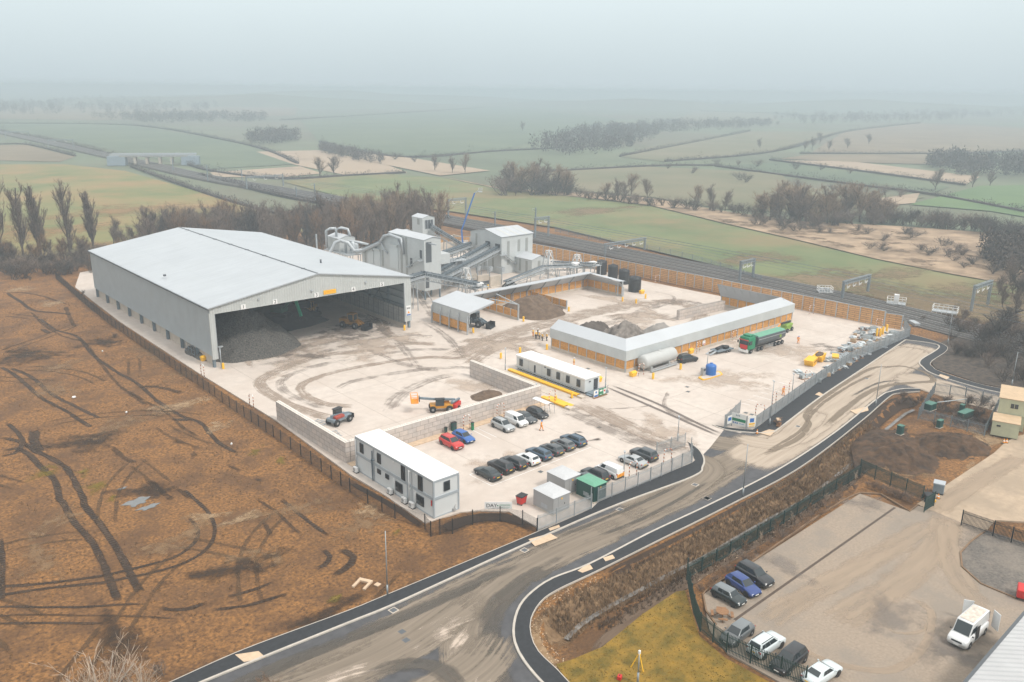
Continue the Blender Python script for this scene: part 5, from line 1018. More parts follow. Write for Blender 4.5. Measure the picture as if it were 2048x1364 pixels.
# filter plant behind the shed
F = thing('filter_plant', 'cluster of silver ducts and filter units behind the large shed', 'filter plant', (127.5,218.0,0))
mb = MB(); mb.extr([(0,6.2),(5.5,6.2),(5.5,10.2),(2.75,10.9),(0,10.2)], 6, 13, 'y'); mb.build('housing', M['cladlite'], F)
mb = MB(); mb.add([(-.2,5.8,10.2),(2.75,5.8,11.0),(5.7,5.8,10.2),(-.2,13.2,10.2),(2.75,13.2,11.0),(5.7,13.2,10.2)], [(0,1,4,3),(1,2,5,4)]); mb.build('roof', M['roof'], F)
mb = MB(); mb.box(-1,0,5.9,6.5,14,6.15)
for x in (-1, 2.7, 6.3):
    for y in (0, 4.6, 9.2, 13.8): mb.box(x,y,0,x+.2,y+.2,6)
for y in (0, 13.9):
    for z in (6.7, 7.2): mb.box(-1,y,z,6.5,y+.07,z+.07)
for x in (-1, 6.4):
    for z in (6.7, 7.2): mb.box(x,0,z,x+.07,14,z+.07)
for k in range(7): mb.bar((-1,k*2,0),(-1,k*2+2,5.8),.12)
mb.build('frame', M['steel'], F)
mb = MB()
for p, rr in (([(-6,6,5.5),(-4,5,6.4),(-2.2,4.4,9.6),(-1,3.4,10.2),(.6,1.8,9.5),(1.6,.2,7.2),(4,-2,7.6),(8,-4.5,8.2)],.55), ([(.8,9,10.6),(.8,9,12.6),(2.6,9,13.0),(4,7.5,12.6),(4,6.4,10.8)],.4), ([(-1.5,11,7),(-1.5,11,12.2),(-.6,10.2,12.9),(1,9.2,12.9)],.4), ([(1,4,6.2),(1,4,9),(1.8,3.4,9.8),(4,2,9.4),(6.5,0,8.6)],.4)): mb.tube(p, rr, 12)
mb.lathe([(.8,6.2),(.8,9.2),(.2,9.7)], 14, (2.6,2.6,0)); mb.lathe([(.9,6.2),(.9,8.2),(.4,8.8)], 14, (4.6,4.4,0)); mb.lathe([(.25,6),(.25,12)],10,(-6.5,8,0)); mb.build('duct', M['steel'], F)
# ================================================================ VEHICLES
def paint(name, col, metal=0.0, rough=0.28): return mat(name, col, rough, 0, metal=metal, coat=0.6)
PT = {'black': paint('black_paint', (0.012,0.013,0.016)), 'darkgreen': paint('dark_bottle_paint', (0.012,0.022,0.024)), 'grey': paint('dark_grey_paint', (0.05,0.058,0.064)), 'midgrey': paint('mid_grey_paint', (0.10,0.11,0.115)),
      'silver': paint('silver_paint', (0.42,0.44,0.45), 0.3), 'white': paint('white_car_paint', (0.72,0.73,0.73)), 'red': paint('red_car_paint', (0.50,0.014,0.010)), 'blue': paint('bright_blue_paint', (0.012,0.10,0.36)),
      'steelblue': paint('steel_blue_paint', (0.035,0.075,0.12)), 'navy': paint('deep_blue_paint', (0.015,0.045,0.19)), 'slate': paint('slate_paint', (0.16,0.18,0.19)), 'ice': paint('ice_white_paint', (0.58,0.64,0.66))}
SPEC = {  # length width height, deck profile (x from rear 0..1 -> z), cabin rear base, rear top, front top, front base
 'hatch':  (4.25,1.8,1.48, [(0,.80),(.05,.96),(.25,.97),(.62,.96),(.72,.93),(.93,.76),(1,.60)], .03,.14,.56,.74, .98),
 'suv':    (4.55,1.88,1.68, [(0,.85),(.04,1.05),(.25,1.07),(.64,1.06),(.74,1.03),(.94,.90),(1,.70)], .02,.10,.56,.74, 1.08),
 'saloon': (4.75,1.84,1.44, [(0,.78),(.04,.98),(.18,1.0),(.60,.96),(.70,.93),(.93,.74),(1,.58)], .12,.30,.56,.73, .97),
 'estate': (4.75,1.84,1.48, [(0,.80),(.04,.98),(.25,.98),(.62,.96),(.71,.93),(.93,.75),(1,.58)], .03,.12,.57,.73, .98),
 'van':    (4.5,1.85,1.82, [(0,.85),(.03,1.05),(.25,1.08),(.70,1.08),(.80,1.04),(.95,.88),(1,.66)], .01,.035,.68,.82, 1.10),
 'mini':   (3.85,1.72,1.42, [(0,.75),(.05,.93),(.25,.96),(.64,.95),(.76,.92),(.94,.80),(1,.60)], .03,.10,.62,.74, .97),
 'bigvan': (5.6,2.05,2.52, [(0,1.0),(.02,1.3),(.25,1.32),(.76,1.32),(.84,1.25),(.97,1.0),(1,.75)], .004,.02,.72,.86, 1.34)}
def interp(pf, t):
    for (a, za), (b, zb) in zip(pf[:-1], pf[1:]):
        if t <= b: return za+(zb-za)*(t-a)/(b-a)
    return pf[-1][1]
def vehicle_into(root, kind, colour, roofcol=None, plate_rear=True, rails=False, glassroof=False, van_sides=False):
    L, Wd, H, deck, c0, c1, c2, c3, belt = SPEC[kind]; col = PT[colour]; h = Wd/2; X0 = -L/2
    big = kind == 'bigvan'; wr = .34 if not big else .37
    mb = MB(); st = [0,.015,.05,.12,.2,.35,.5,.62,.72,.82,.91,.96,.985,1]; rings = []
    for t in st:
        e_ = min(1, (min(t, 1-t)/.07)); k = .80+.20*math.sqrt(max(0, 1-(1-e_)**2)); w_ = h*k; z1 = interp(deck, t); zb = .22+(.1*(1-e_))
        rings.append([(X0+L*t, s*y, z) for s, lst in ((1, [(.55*w_,zb),(.93*w_,zb),(.985*w_,zb+.14),(w_,.55*z1),(.975*w_,z1-.10),(.88*w_,z1-.005),(.4*w_,z1+.025)]), (-1, [(.4*w_,z1+.025),(.88*w_,z1-.005),(.975*w_,z1-.10),(w_,.55*z1),(.985*w_,zb+.14),(.93*w_,zb),(.55*w_,zb)])) for y, z in lst])
    n = 14; vs = [p for r in rings for p in r]
    fs = [(i*n+j, i*n+(j+1) % n, (i+1)*n+(j+1) % n, (i+1)*n+j) for i in range(len(rings)-1) for j in range(n)]+[list(range(n))[::-1], [(len(rings)-1)*n+j for j in range(n)]]
    mb.add(vs, [f[::-1] for f in fs], 0, True); mb.build('body', col, root, fix=True)
    bx = [X0+L*c for c in (c0, c1, c2, c3)]; yb, yt = h*.90, h*.70 if not big else h*.84; zt = H-.05
    if kind in ('van',): yt = h*.80
    B = [(bx[0],yb*.97),(bx[3],yb*.93)]; zb0, zb3 = interp(deck, c0+.03)-.02, interp(deck, c3)-.03
    def P(s, i):  # corner points of the cabin
        return [(bx[0], s*yb*.95, zb0), (bx[3], s*yb*.92, zb3), (bx[2], s*yt*.96, zt), (bx[1], s*yt*.96, zt-.01)][i]
    a, b = [Vector(P(1, i)) for i in range(4)], [Vector(P(-1, i)) for i in range(4)]
    mb = MB(); mid = Vector(((bx[1]+bx[2])/2, 0, H))
    vs = [tuple(p) for p in a+b]+[((bx[2]-.03), 0, H-.025), ((bx[1]+.03), 0, H-.03), ((bx[1]+bx[2])/2, yt*.55, H), ((bx[1]+bx[2])/2, -yt*.55, H)]
    mb.add(vs, [(0,1,2,3),(7,6,5,4),(1,5,6,8,2),(0,3,9,7,4),(2,8,10,3),(3,10,9),(6,7,11,8),(7,9,11),(8,11,9,10)], 0, True)
    mb.build('cabin', PT[roofcol] if roofcol else col, root, bevel=.05, fix=True)
    def patch_(q, name, u0, u1, v0, v1, out, m=M['carglass']):
        q = [Vector(p) for p in q]; f = lambda u, v: (q[0]*(1-u)+q[1]*u)*(1-v)+(q[3]*(1-u)+q[2]*u)*v
        n_ = (q[1]-q[0]).cross(q[3]-q[0]).normalized(); n_ = n_ if n_.dot(Vector(out)) > 0 else -n_
        p4 = [f(u0,v0), f(u1,v0), f(u1,v1), f(u0,v1)]
        m_ = MB(); m_.add([tuple(p+n_*.022) for p in p4]+[tuple(p-n_*.03) for p in p4], [(0,1,2,3),(7,6,5,4),(0,4,5,1),(1,5,6,2),(2,6,7,3),(3,7,4,0)]); m_.build(name, m, root, fix=True)
    patch_([b[1],a[1],a[2],b[2]], 'windscreen', .05,.95,.10,.93, (1,0,.3))
    if not (van_sides and kind in ('van','bigvan')): patch_([a[0],b[0],b[3],a[3]], 'rear_window', .08,.92,.28,.92, (-1,0,.3))
    for s, q in ((1, a), (-1, b)):
        out = (0, s, .2)
        if van_sides: patch_(q, 'side_window', .70,.93 if kind == 'van' else .95,.14,.84 if not big else .60, out)
        else:
            patch_(q, 'side_window', .57,.93,.14,.88, out); patch_(q, 'side_window', .30,.55,.14,.88, out)
            if kind in ('suv','estate'): patch_(q, 'side_window', .08,.28,.2,.86, out)
    if glassroof: patch_([a[3],a[2],b[2],b[3]], 'sunroof', .12,.85,.12,.88, (0,0,1))
    for sx in (.175, .805) if not big else (.17, .83):
        for s in (1, -1):
            x, y = X0+L*sx, s*(h-.11)
            mb = MB(); mb.lathe([(wr*.62,-.115),(wr*.97,-.115),(wr,-.06),(wr,.06),(wr*.97,.115),(wr*.62,.115)], 18, (x,y,wr), axis='y'); t_ = mb.build('wheel', M['rubber'], root)
            mb = MB(); mb.lathe([(.001,.122*s),(wr*.25,.125*s),(wr*.64,.10*s)], 12, (x,y,wr), axis='y'); mb.build('rim', M['rim'], t_, fix=True)
            mb = MB(); mb.lathe([(wr*1.16,-.02),(wr*1.16,.0)], 18, (x,s*(h+.004)-s*.0,wr+.03), axis='y'); mb.build('wheel_arch', M['black'], root)
    zf = interp(deck, .97); zr = interp(deck, .03)
    for s in (1, -1):
        mb = MB(); mb.cbox((X0+L*.962, s*h*.70, zf-.13), (.22,.34,.13), -s*.42); mb.build('headlight', M['lamp'], root, bevel=.03)
        mb = MB(); mb.cbox((X0+L*.022, s*h*.74, zr-.10), (.14,.30,.17), s*.35); mb.build('tail_light', M['tail'], root, bevel=.03)
        mb = MB(); mb.cbox((bx[3]-.25, s*(h+.07), belt+.04), (.12,.18,.13)); mb.build('mirror', M['black'] if kind == 'bigvan' else col, root, bevel=.03)
    mb = MB(); mb.cbox((X0+L*.998, 0, zf-.22), (.06,Wd*.50,.16)); mb.cbox((X0+L*.985, 0, .34), (.12,Wd*.78,.12)); mb.build('grille', M['black'], root)
    mb = MB(); mb.cbox((X0+L*1.003, 0, .46), (.05,.5,.12)); mb.build('number_plate', M['plate_w'], root)
    mb = MB(); mb.cbox((X0-.005, 0, zr-.26), (.05,.5,.12)); mb.build('number_plate', M['plate_y'], root)
    mb = MB(); mb.cbox((X0+.03, 0, .36), (.12,Wd*.84,.16)); mb.build('bumper', M['black'], root)
    if rails:
        for s in (1, -1): mb = MB(); mb.bar((bx[1]+.1,s*yt*.86,H+.0),(bx[2]-.1,s*yt*.86,H+.0),.05,.06); mb.build('roof_rail', M['black'], root)
def car(name, label, kind, colour, a, b=None, side=1, heading=None, cat='car', group=None, **kw):
    """a,b: photo pixels of the near-side rear and front wheel contacts; or a mid pixel + heading"""
    Wd = SPEC[kind][1]
    if b is not None:
        p, q = G(*a), G(*b); hd = math.atan2(q[1]-p[1], q[0]-p[0]); m = ((p[0]+q[0])/2, (p[1]+q[1])/2)
    else: hd = heading; m = G(*a)
    nx, ny = -math.sin(hd)*side, math.cos(hd)*side            # side=+1: the body lies to the left of the seen wheels
    r = thing(name, label, cat, (m[0]+nx*(Wd/2-.05), m[1]+ny*(Wd/2-.05), 0.01), hd, group)
    vehicle_into(r, kind, colour, **kw); return r
S_, N_ = -math.pi/2, math.pi/2
PK = 'cars parked in the staff car park'
car('parked_car','red crossover car with dark glass roof parked beside the bright blue hatchback','suv','red',(894,895),None,1,S_,group=PK,glassroof=True)
car('parked_car','bright blue hatchback parked beside the red car','hatch','blue',(918.6,882.6),None,1,S_,group=PK)
car('parked_car','silver sport utility car facing the lot beside the small white van','suv','silver',(997.8,859.9),None,1,S_,group=PK,glassroof=True,rails=True)
car('parked_van','small white panel van between the silver car and a dark grey car','van','white',(1024.8,850),None,1,S_,'van',PK,van_sides=True)
car('parked_car','dark grey fastback parked next to the small white van by the block wall','saloon','grey',(1042.4,842.8),None,1,S_,group=PK)
car('parked_car','black hatchback at the end of the row nearest the cycle shelter','hatch','black',(1067.3,834),None,1,S_,group=PK)
car('parked_car','dark bottle green saloon at the near end of the middle row','saloon','darkgreen',(966.2,955.9),None,-1,N_,group=PK)
car('parked_car','black tall sport utility car second from the near end of the middle row','suv','black',(992.5,942.8),None,-1,N_,group=PK,rails=True)
car('parked_car','black estate car beside the white hatchback in the middle row','estate','black',(1018.9,933.8),None,-1,N_,group=PK)
car('parked_car','white hatchback in the middle row of dark cars','hatch','white',(1047,927),None,-1,N_,group=PK)
car('parked_car','steel blue estate car beside the white hatchback in the middle row','estate','steelblue',(1069.5,916),None,-1,N_,group=PK,rails=True)
car('parked_car','dark grey hatchback between the blue estate and another grey car in the middle row','hatch','grey',(1095.5,907.4),None,-1,N_,group=PK)
car('parked_car','mid grey hatchback second from the far end of the middle row','hatch','midgrey',(1118,897.7),None,-1,N_,group=PK)
car('parked_car','blue grey estate car at the far end of the middle row','estate','steelblue',(1138.9,888.6),None,-1,N_,group=PK,rails=True,glassroof=True)
car('parked_car','dark car half hidden behind the grey kiosks','hatch','grey',(1160,967),None,-1,N_,group=PK)
car('parked_car','black sport utility car with roof rails behind the dark green kiosk','suv','black',(1181.5,960),None,-1,N_,group=PK,rails=True)
wv = car('parked_van','white van with chevron rear doors by the palisade fence','van','white',(1209.7,951.9),None,-1,N_,'van',PK,van_sides=True)
mb = MB(); mb.box(-2.30,-.75,.45,-2.262,.75,.95); c = mb.build('chevron_panel', M['yellow'], wv); mb = MB()
for i in range(5): mb.add([(-2.305,-.7+i*.3,.48),(-2.305,-.58+i*.3,.48),(-2.305,-.43+i*.3,.92),(-2.305,-.55+i*.3,.92)], [(0,1,2,3)])
mb.build('stripe', M['red'], c)
car('parked_car','silver saloon by the palisade fence with pale roof','saloon','silver',(1258,931),None,-1,N_,group=PK)
car('parked_car','dark grey sport utility car nearest the car park gate','suv','grey',(1279.8,918.3),None,-1,N_,group=PK)
q4 = Zm(1340,940,2.893); PL = 'cars parked on the tan paving'
car('parked_car','dark small hatchback with pale grey roof beside the picnic table','mini','darkgreen',q4(255,735),q4(368,797),1,group=PL,roofcol='slate')
car('parked_car','deep blue hatchback between two dark cars on the tan paving','hatch','navy',q4(332,662),q4(447,740),1,group=PL)
car('parked_car','black tall car at the far end of the three on the tan paving','suv','black',q4(398,612),q4(517,683),1,group=PL)
car('parked_car','grey hatchback facing the green fence near the picnic table','hatch','midgrey',q4(468,962),q4(388,1022),-1,group=PL,roofcol='slate')
car('parked_car','ice white sport utility car with its tail to the green fence','suv','ice',q4(550,1093),q4(643,1030),1,group=PL,rails=True)
car('parked_car','black small crossover facing the green fence','suv','black',q4(772,1120),q4(693,1185),-1,group=PL)
car('parked_car','silver white coupe with dark glass roof nearest the lower edge','saloon','ice',q4(872,1262),q4(966,1198),1,group=PL,glassroof=True)
bv = car('delivery_van','large white van with open rear doors and dirty roof on the tan paving','bigvan','white',q4(1826,945),q4(1722,1043),-1,cat='van',van_sides=True)
L, Wd = 5.6, 2.05
for s in (1, -1):
    mb = MB(); mb.cbox((-L/2-.35,s*(1.0+.42),1.35),(.07,.98,1.95), s*-.55); d = mb.build('rear_door', PT['white'], bv); mb = MB(); mb.cbox((-L/2-.38,s*1.5,1.9),(.05,.5,.5), s*-.55); mb.build('window', M['carglass'], d)
mb = MB(); mb.box(-L/2-.02,-.85,.6,-L/2+.05,.85,2.3); mb.build('cargo_opening', M['black'], bv)
mb = MB(); mb.box(-.1,1.0,.5,.85,1.035,2.0); mb.build('side_door_opening', M['black'], bv)
mb = MB(); mb.box(-L/2+.5,-.68,2.535,1.0,.68,2.545); mb.build('roof_dirt', mat('dirty_roof', (0.60,0.53,0.46), 0.8, 0.25, 2.0), bv)
car('parked_car','black off-road car beside the horizontal grey tank','suv','black',z7(1002,653),z7(1078,640),1,rails=True)
# ---- bulk tanker lorry, faces -x
def wheels(root, xs, ys, r, wd=.3, name='wheel'):
    for x in xs:
        for y in ys:
            mb = MB(); mb.lathe([(r*.6,-wd/2),(r*.96,-wd/2),(r,-wd*.3),(r,wd*.3),(r*.96,wd/2),(r*.6,wd/2)], 16, (x,y,r), axis='y'); t_ = mb.build(name, M['rubber'], root)
            s = 1 if y > 0 else -1; mb = MB(); mb.lathe([(.001,(wd*.5)*s),(r*.3,(wd*.5+.01)*s),(r*.62,(wd*.42)*s)], 12, (x,y,r), axis='y'); mb.build('rim', M['rim'], t_, fix=True)
p = G(*z7(1425,590)); qn = G(*z7(1605,535))
hd = math.atan2(p[1]-qn[1], p[0]-qn[0])
tk = thing('tipper_lorry','articulated lorry with green cab and green-sheeted grey bulk trailer','lorry',(p[0]-math.cos(hd)*-0.0+math.sin(hd)*-1.15*-1*-1, p[1]+1.15, 0.01),hd)     # local x forward, front axle x=0
mb = MB(); mb.extr([(-1.25,.95),(1.25,.95),(1.25,3.0),(1.1,3.75),(-1.1,3.75),(-1.25,3.0)], -1.2, 1.25, 'x'); cabm = mb.build('cab', M['truckgreen'], tk, bevel=.12)
mb = MB(); mb.box(1.24,-1.08,2.05,1.29,1.08,2.95); mb.build('windscreen', M['carglass'], tk)
for s in (1, -1):
    mb = MB(); mb.box(.0,s*1.24-.02,2.0,1.0,s*1.24+.03,2.85); mb.build('side_window', M['carglass'], tk); mb = MB(); mb.cbox((1.35,s*1.45,2.5),(.15,.3,.6)); mb.build('mirror', M['black'], tk)
    mb = MB(); mb.cbox((1.28,s*.95,1.0),(.1,.4,.22)); mb.build('headlight', M['lamp'], tk)
mb = MB(); mb.box(1.25,-.95,1.05,1.30,.95,2.0); mb.box(1.28,-1.2,3.0,1.42,1.2,3.15); mb.build('grille', M['red'], tk)
mb = MB(); mb.box(1.2,-1.22,.35,1.36,1.22,.9); mb.build('bumper', M['white'], tk, bevel=.05); mb = MB(); mb.box(-.9,-.9,3.75,.6,.9,4.1); mb.build('roof_deflector', M['orange'] if False else M['truckgreen'], tk, bevel=.1)
mb = MB(); mb.box(-12.4,-.45,.8,1.1,.45,1.1); mb.build('chassis', M['black'], tk); wheels(tk, (0, -2.7, -3.95), (-1.05, 1.05), .5); wheels(tk, (-9.0, -10.35, -11.7), (-1.05, 1.05), .5)
mb = MB(); mb.extr([(-.6,1.15),(.6,1.15),(1.2,1.75),(1.26,3.1),(1.15,3.25),(-1.15,3.25),(-1.26,3.1),(-1.2,1.75)], -12.6, -2.2, 'x'); tb = mb.build('trailer_body', mat('trailer_grey', (0.10,0.12,0.135), 0.35, 0.05, metal=.4), tk, bevel=.06)
mb = MB(); mb.extr([(-1.2,3.24),(1.2,3.24),(.8,3.5),(-.8,3.5)], -12.4, -2.4, 'x'); mb.build('sheet_cover', M['palegreen'], tk, bevel=.05)
mb = MB()
for s in (1,-1): mb.box(-12.5,s*1.27-.02,2.6,-2.3,s*1.27+.02,2.72); mb.box(-8.2,s*1.2-.03,.45,-5.0,s*1.2+.03,.52); mb.box(-8.2,s*1.2-.03,.9,-5.0,s*1.2+.03,.97); mb.box(-6.6,s*1.2-.03,.45,-6.5,s*1.2+.03,1.2)
mb.build('side_guard', M['steel'], tk); mb = MB(); mb.lathe([(.36,-.03),(.36,.03)], 14, (-10.5,1.28,2.2), axis='y'); mb.lathe([(.36,-.03),(.36,.03)], 14, (-10.5,-1.28,2.2), axis='y'); mb.build('round_badge', M['lime'], tk)
# flat trailer with machine parts
c0 = G(*z7(1190,590)); c1 = G(*z7(1300,565)); hd = math.atan2(c1[1]-c0[1], c1[0]-c0[0]); ft = thing('flat_trailer','low black flatbed plant trailer with ramps beside the timber wall','trailer',(c0[0],c0[1],0),hd)
mb = MB(); mb.box(0,-1.0,.55,5.0,1.0,.7); mb.box(0,-1.05,.5,5,-.95,.8); mb.box(0,.95,.5,5,1.05,.8); mb.build('deck', M['steeldk'], ft); wheels(ft, (2.9,3.7), (-1.0,1.0), .34, .22)
mb = MB(); mb.bar((-1.5,0,.45),(0,0,.6),.15); mb.build('drawbar', M['black'], ft); mb = MB(); mb.cbox((-.9,-.5,.35),(1.9,.5,.08),0,0,-.3); mb.cbox((-.9,.5,.35),(1.9,.5,.08),0,0,-.3); mb.build('ramp', M['steel'], ft)
mb = MB(); mb.tube([(.6,-.3,.95),(2.4,.2,1.15),(4.4,-.1,.95)],.22,8); mb.tube([(1.0,.5,.9),(3.0,.5,1.2),(4.6,.4,.9)],.18,8); mb.cbox((3.2,-.5,1.0),(1.2,.5,.5)); mb.build('load', M['black'], ft)
def arm(mb, pts, w, h): 
    for a_, b_ in zip(pts[:-1], pts[1:]): mb.bar(a_, b_, w, h)
# lime boom lift behind the lorry
c0 = G(*z7(1665,452)); bl = thing('boom_lift','lime green and black wheeled boom lift behind the lorry','boom lift',(c0[0],c0[1]+1,0),math.pi+.1)
mb = MB(); mb.box(-1.6,-.9,.6,1.6,.9,1.1); mb.build('chassis', M['lime'], bl, bevel=.05); wheels(bl, (-1.2,1.2), (-1.0,1.0), .5, .38)
mb = MB(); mb.box(-2.0,-.8,1.15,1.2,.8,1.75); mb.build('turret', M['lime'], bl, bevel=.1); mb = MB(); arm(mb, [(-2.2,0,2.0),(3.0,0,2.3)], .35, .4); mb.build('boom', M['black'], bl)
mb = MB(); arm(mb, [(3.0,0,2.3),(4.6,0,1.5)], .2, .25); mb.build('fly_jib', M['orange'], bl); mb = MB()
for z in (.5,1.05,1.6):
    for a_, b_ in (((4.6,-.9),(5.6,-.9)),((5.6,-.9),(5.6,.9)),((5.6,.9),(4.6,.9)),((4.6,.9),(4.6,-.9))): mb.bar((*a_,z),(*b_,z),.06)
mb.box(4.6,-.9,.4,5.6,.9,.48); mb.build('basket', M['orange'], bl)
# wheel loaders
def loader(label, loc, hd, bodym, raised=.0):
    r = thing('wheel_loader', label, 'wheel loader', loc, hd); mb = MB(); mb.box(-3.4,-1.0,.9,-.6,1.0,2.2); mb.build('engine_body', bodym, r, bevel=.15); mb = MB(); mb.box(-.6,-.8,.8,2.0,.8,1.5); mb.bar((1.0,0,1.4),(1.0,0,2.1),1.2,.6); mb.build('front_frame', bodym, r, bevel=.1)
    mb = MB(); mb.box(-1.0,-.8,1.9,.6,.8,3.4); mb.build('cab', M['carglass'], r, bevel=.1); mb = MB(); mb.box(-1.1,-.9,3.35,.7,.9,3.5)
    for x in (-1.0,.6):
        for y in (-.8,.8): mb.box(x-.07,y-.07,1.9,x+.07,y+.07,3.4)
    mb.build('cab_frame', bodym, r); wheels(r, (-2.2,1.2), (-1.1,1.1), .8, .6)
    mb = MB()
    for s in (.5,-.5): mb.bar((1.2,s,1.9),(3.3,s,.8+raised),.2,.35)
    mb.build('lift_arm', bodym, r); mb = MB(); z = raised
    mb.extr([(3.2,.2+z),(4.5,.05+z),(4.6,.12+z),(3.45,.5+z),(3.35,1.35+z),(3.5,1.5+z),(3.15,1.4+z)], -1.5, 1.5, 'y'); mb.box(3.2,-1.5,.1+z,4.4,-1.42,1.3+z); mb.box(3.2,1.42,.1+z,4.4,1.5,1.3+z); mb.build('bucket', M['black'], r); return r
loader('yellow and black wheel loader parked in the mouth of the shed', (98.0,167.5,0), -1.15, mat('loader_yellow', (0.28,0.13,0.01), 0.5, 0.1))
loader('second wheel loader with raised bucket deep inside the shed', (95.5,184,0), -2.4, mat('loader_amber', (0.35,0.18,0.015), 0.5, 0.1), 3.0)
loader('dark wheel loader nosing out from under the small shelter', (121.2,150.6,0), -1.1, M['steeldk'])
# green grab machine inside the shed
gm_ = thing('material_handler','green tracked grab machine working on the heap inside the shed','grab machine',(84.5,176.5,3.2),-1.1)
mb = MB()
for s in (1,-1): mb.extr([(-2,.0),(2,.0),(2.3,.4),(2,.9),(-2,.9),(-2.3,.4)], s*1.1-.3, s*1.1+.3, 'y')
mb.build('track_frame', M['black'], gm_); mb = MB(); mb.box(-2.2,-1.3,1.0,1.0,1.3,2.3); dkg = mat('machine_green', (0.005,0.075,0.045), 0.5, 0.1); mb.build('upper_body', dkg, gm_, bevel=.15); mb = MB(); mb.box(.2,.3,2.2,1.6,1.3,3.7); mb.build('cab', M['carglass'], gm_, bevel=.08)
mb = MB(); arm(mb, [(.8,-.2,2.0),(4.0,-.2,5.2)], .45, .6); mb.build('boom', dkg, gm_); mb = MB(); arm(mb, [(4.0,-.2,5.2),(5.6,-.2,.6)], .45, .55); mb.build('stick', mat('bright_green', (0.01,0.36,0.20), 0.4, 0), gm_); mb = MB(); mb.box(5.0,-.8,-.4,6.2,.5,.5); mb.build('grab', M['black'], gm_, bevel=.1)
# telehandlers behind the block wall
def telehandler(label, loc, hd, bodym, reach):
    r = thing('telehandler', label, 'telehandler', loc, hd); mb = MB(); mb.box(-2.1,-.9,.7,1.8,.9,1.3); mb.build('chassis', bodym if reach[-1][0] > 3 else M['steeldk'], r, bevel=.1); mb = MB(); mb.box(-.6,.2,1.2,.9,1.0,2.4); mb.build('cab', M['carglass'], r, bevel=.1)
    mb = MB(); mb.box(-.7,.15,2.36,1.0,1.05,2.46); mb.build('cab_roof', M['black'], r); mb = MB(); mb.box(-1.6,-1.0,1.2,.3,-.2,1.7); mb.build('engine_cover', bodym, r, bevel=.1)
    wheels(r, (-1.5,1.4), (-.95,.95), .6, .42); mb = MB(); arm(mb, reach, .3, .38); mb.build('boom', M['steeldk'], r); e1 = reach[-1]; mb = MB(); mb.box(e1[0],-.6,e1[2]-.5,e1[0]+.12,.6,e1[2]+.3); mb.build('carriage', M['black'], r); return r, e1
p1 = G(*ZA(1990,905)); r, _ = telehandler('red telehandler with big tyres behind the low block wall', (p1[0]+.4,p1[1]+.8,0), -2.9+math.pi, mat('worn_red',(.33,.05,.03),.5,.35,3.0), [(-1.9,0,1.7),(2.0,0,1.2),(2.7,0,.7)])
p1 = G(*zq(110,880)); r, e1 = telehandler('yellow telehandler with an orange man basket behind the block wall', (p1[0]+2.2,p1[1]+2.0,0), 2.6, mat('digger_yellow', (0.55,0.24,0.01), .45, .06), [(-2.6,-.1,1.9),(1.5,-.1,2.2),(3.6,-.1,2.5)])
mb = MB()
for z in (2.0,2.55,3.1):
    for a_, b_ in (((3.9,-1.2),(5.1,-1.2)),((5.1,-1.2),(5.1,1.2)),((5.1,1.2),(3.9,1.2)),((3.9,1.2),(3.9,-1.2))): mb.bar((*a_,z),(*b_,z),.07)
for x in (3.9,5.1):
    for y in (-1.2,0,1.2): mb.bar((x,y,2),(x,y,3.1),.07)
mb.box(3.9,-1.2,1.95,5.1,1.2,2.03); mb.build('man_basket', M['orange'], r)
p1 = G(*zq(290,830)); pl = thing('plant_trailer','red hydraulic unit with dark arm behind the block wall','plant unit',(p1[0]+.6,p1[1]+1.2,0),0.5); mb = MB(); mb.box(-1.2,-.6,.4,1.2,.6,1.2); mb.build('body', M['red'], pl, bevel=.08); mb = MB(); mb.tube([(-1.5,0,1.7),(1.6,0,1.3)],.25,8); mb.build('boom', M['steeldk'], pl); wheels(pl,(0,),(-.7,.7),.35,.25)
for lab, pxy, rz in (('folded grey steel barrier frames lying flat near the red telehandler', ZA(1860,905), .3), ('pale steel frame lying flat beside the block wall', ZA(1940,970), -.2)):
    p1 = G(*pxy); mb = MB()
    for k in range(5): mb.bar((-1.3+k*.6,-1.2,.12+.05*k),(-1.3+k*.6,1.2,.12+.05*k),.09)
    for y in (-1.2,0,1.2): mb.bar((-1.4,y,.2),(1.4,y,.25),.09)
    one(mb, 'steel_frame', M['steel'], lab, 'steel frame', (*p1,0), rz)
# blue boom lift at the back
p1 = G(*z2(1225,437)); bb = thing('boom_lift','tall raised blue boom lift behind the process buildings','boom lift',(p1[0],p1[1],0),math.atan2(-.66,.75)); mb = MB(); mb.box(-1.8,-1.1,.5,1.8,1.1,1.2); mb.build('chassis', M['blue'], bb, bevel=.1); wheels(bb,(-1.4,1.4),(-1.1,1.1),.55,.4)
mb = MB(); mb.box(-2.4,-1.0,1.3,.8,1.0,2.2); mb.build('turret', M['steel'], bb, bevel=.1); mb = MB(); arm(mb, [(-.6,0,2.0),(-1.0,0,6.5)], .5, .5); mb.build('lower_boom', M['blue'], bb); mb = MB(); arm(mb, [(-1.0,0,6.5),(3.6,0,19.5)], .4, .45); mb.build('upper_boom', M['blue'], bb)
mb = MB(); arm(mb, [(3.6,0,19.5),(5.0,0,20.3)], .25, .3); mb.build('fly_jib', M['steel'], bb); mb = MB()
for z in (20.0,20.6,21.1):
    for a_, b_ in (((5.0,-1.0),(6.2,-1.0)),((6.2,-1.0),(6.2,1.0)),((6.2,1.0),(5.0,1.0)),((5.0,1.0),(5.0,-1.0))): mb.bar((*a_,z),(*b_,z),.1)
mb.box(5.0,-1.0,19.9,6.2,1.0,20.0); mb.build('basket', M['steel'], bb)
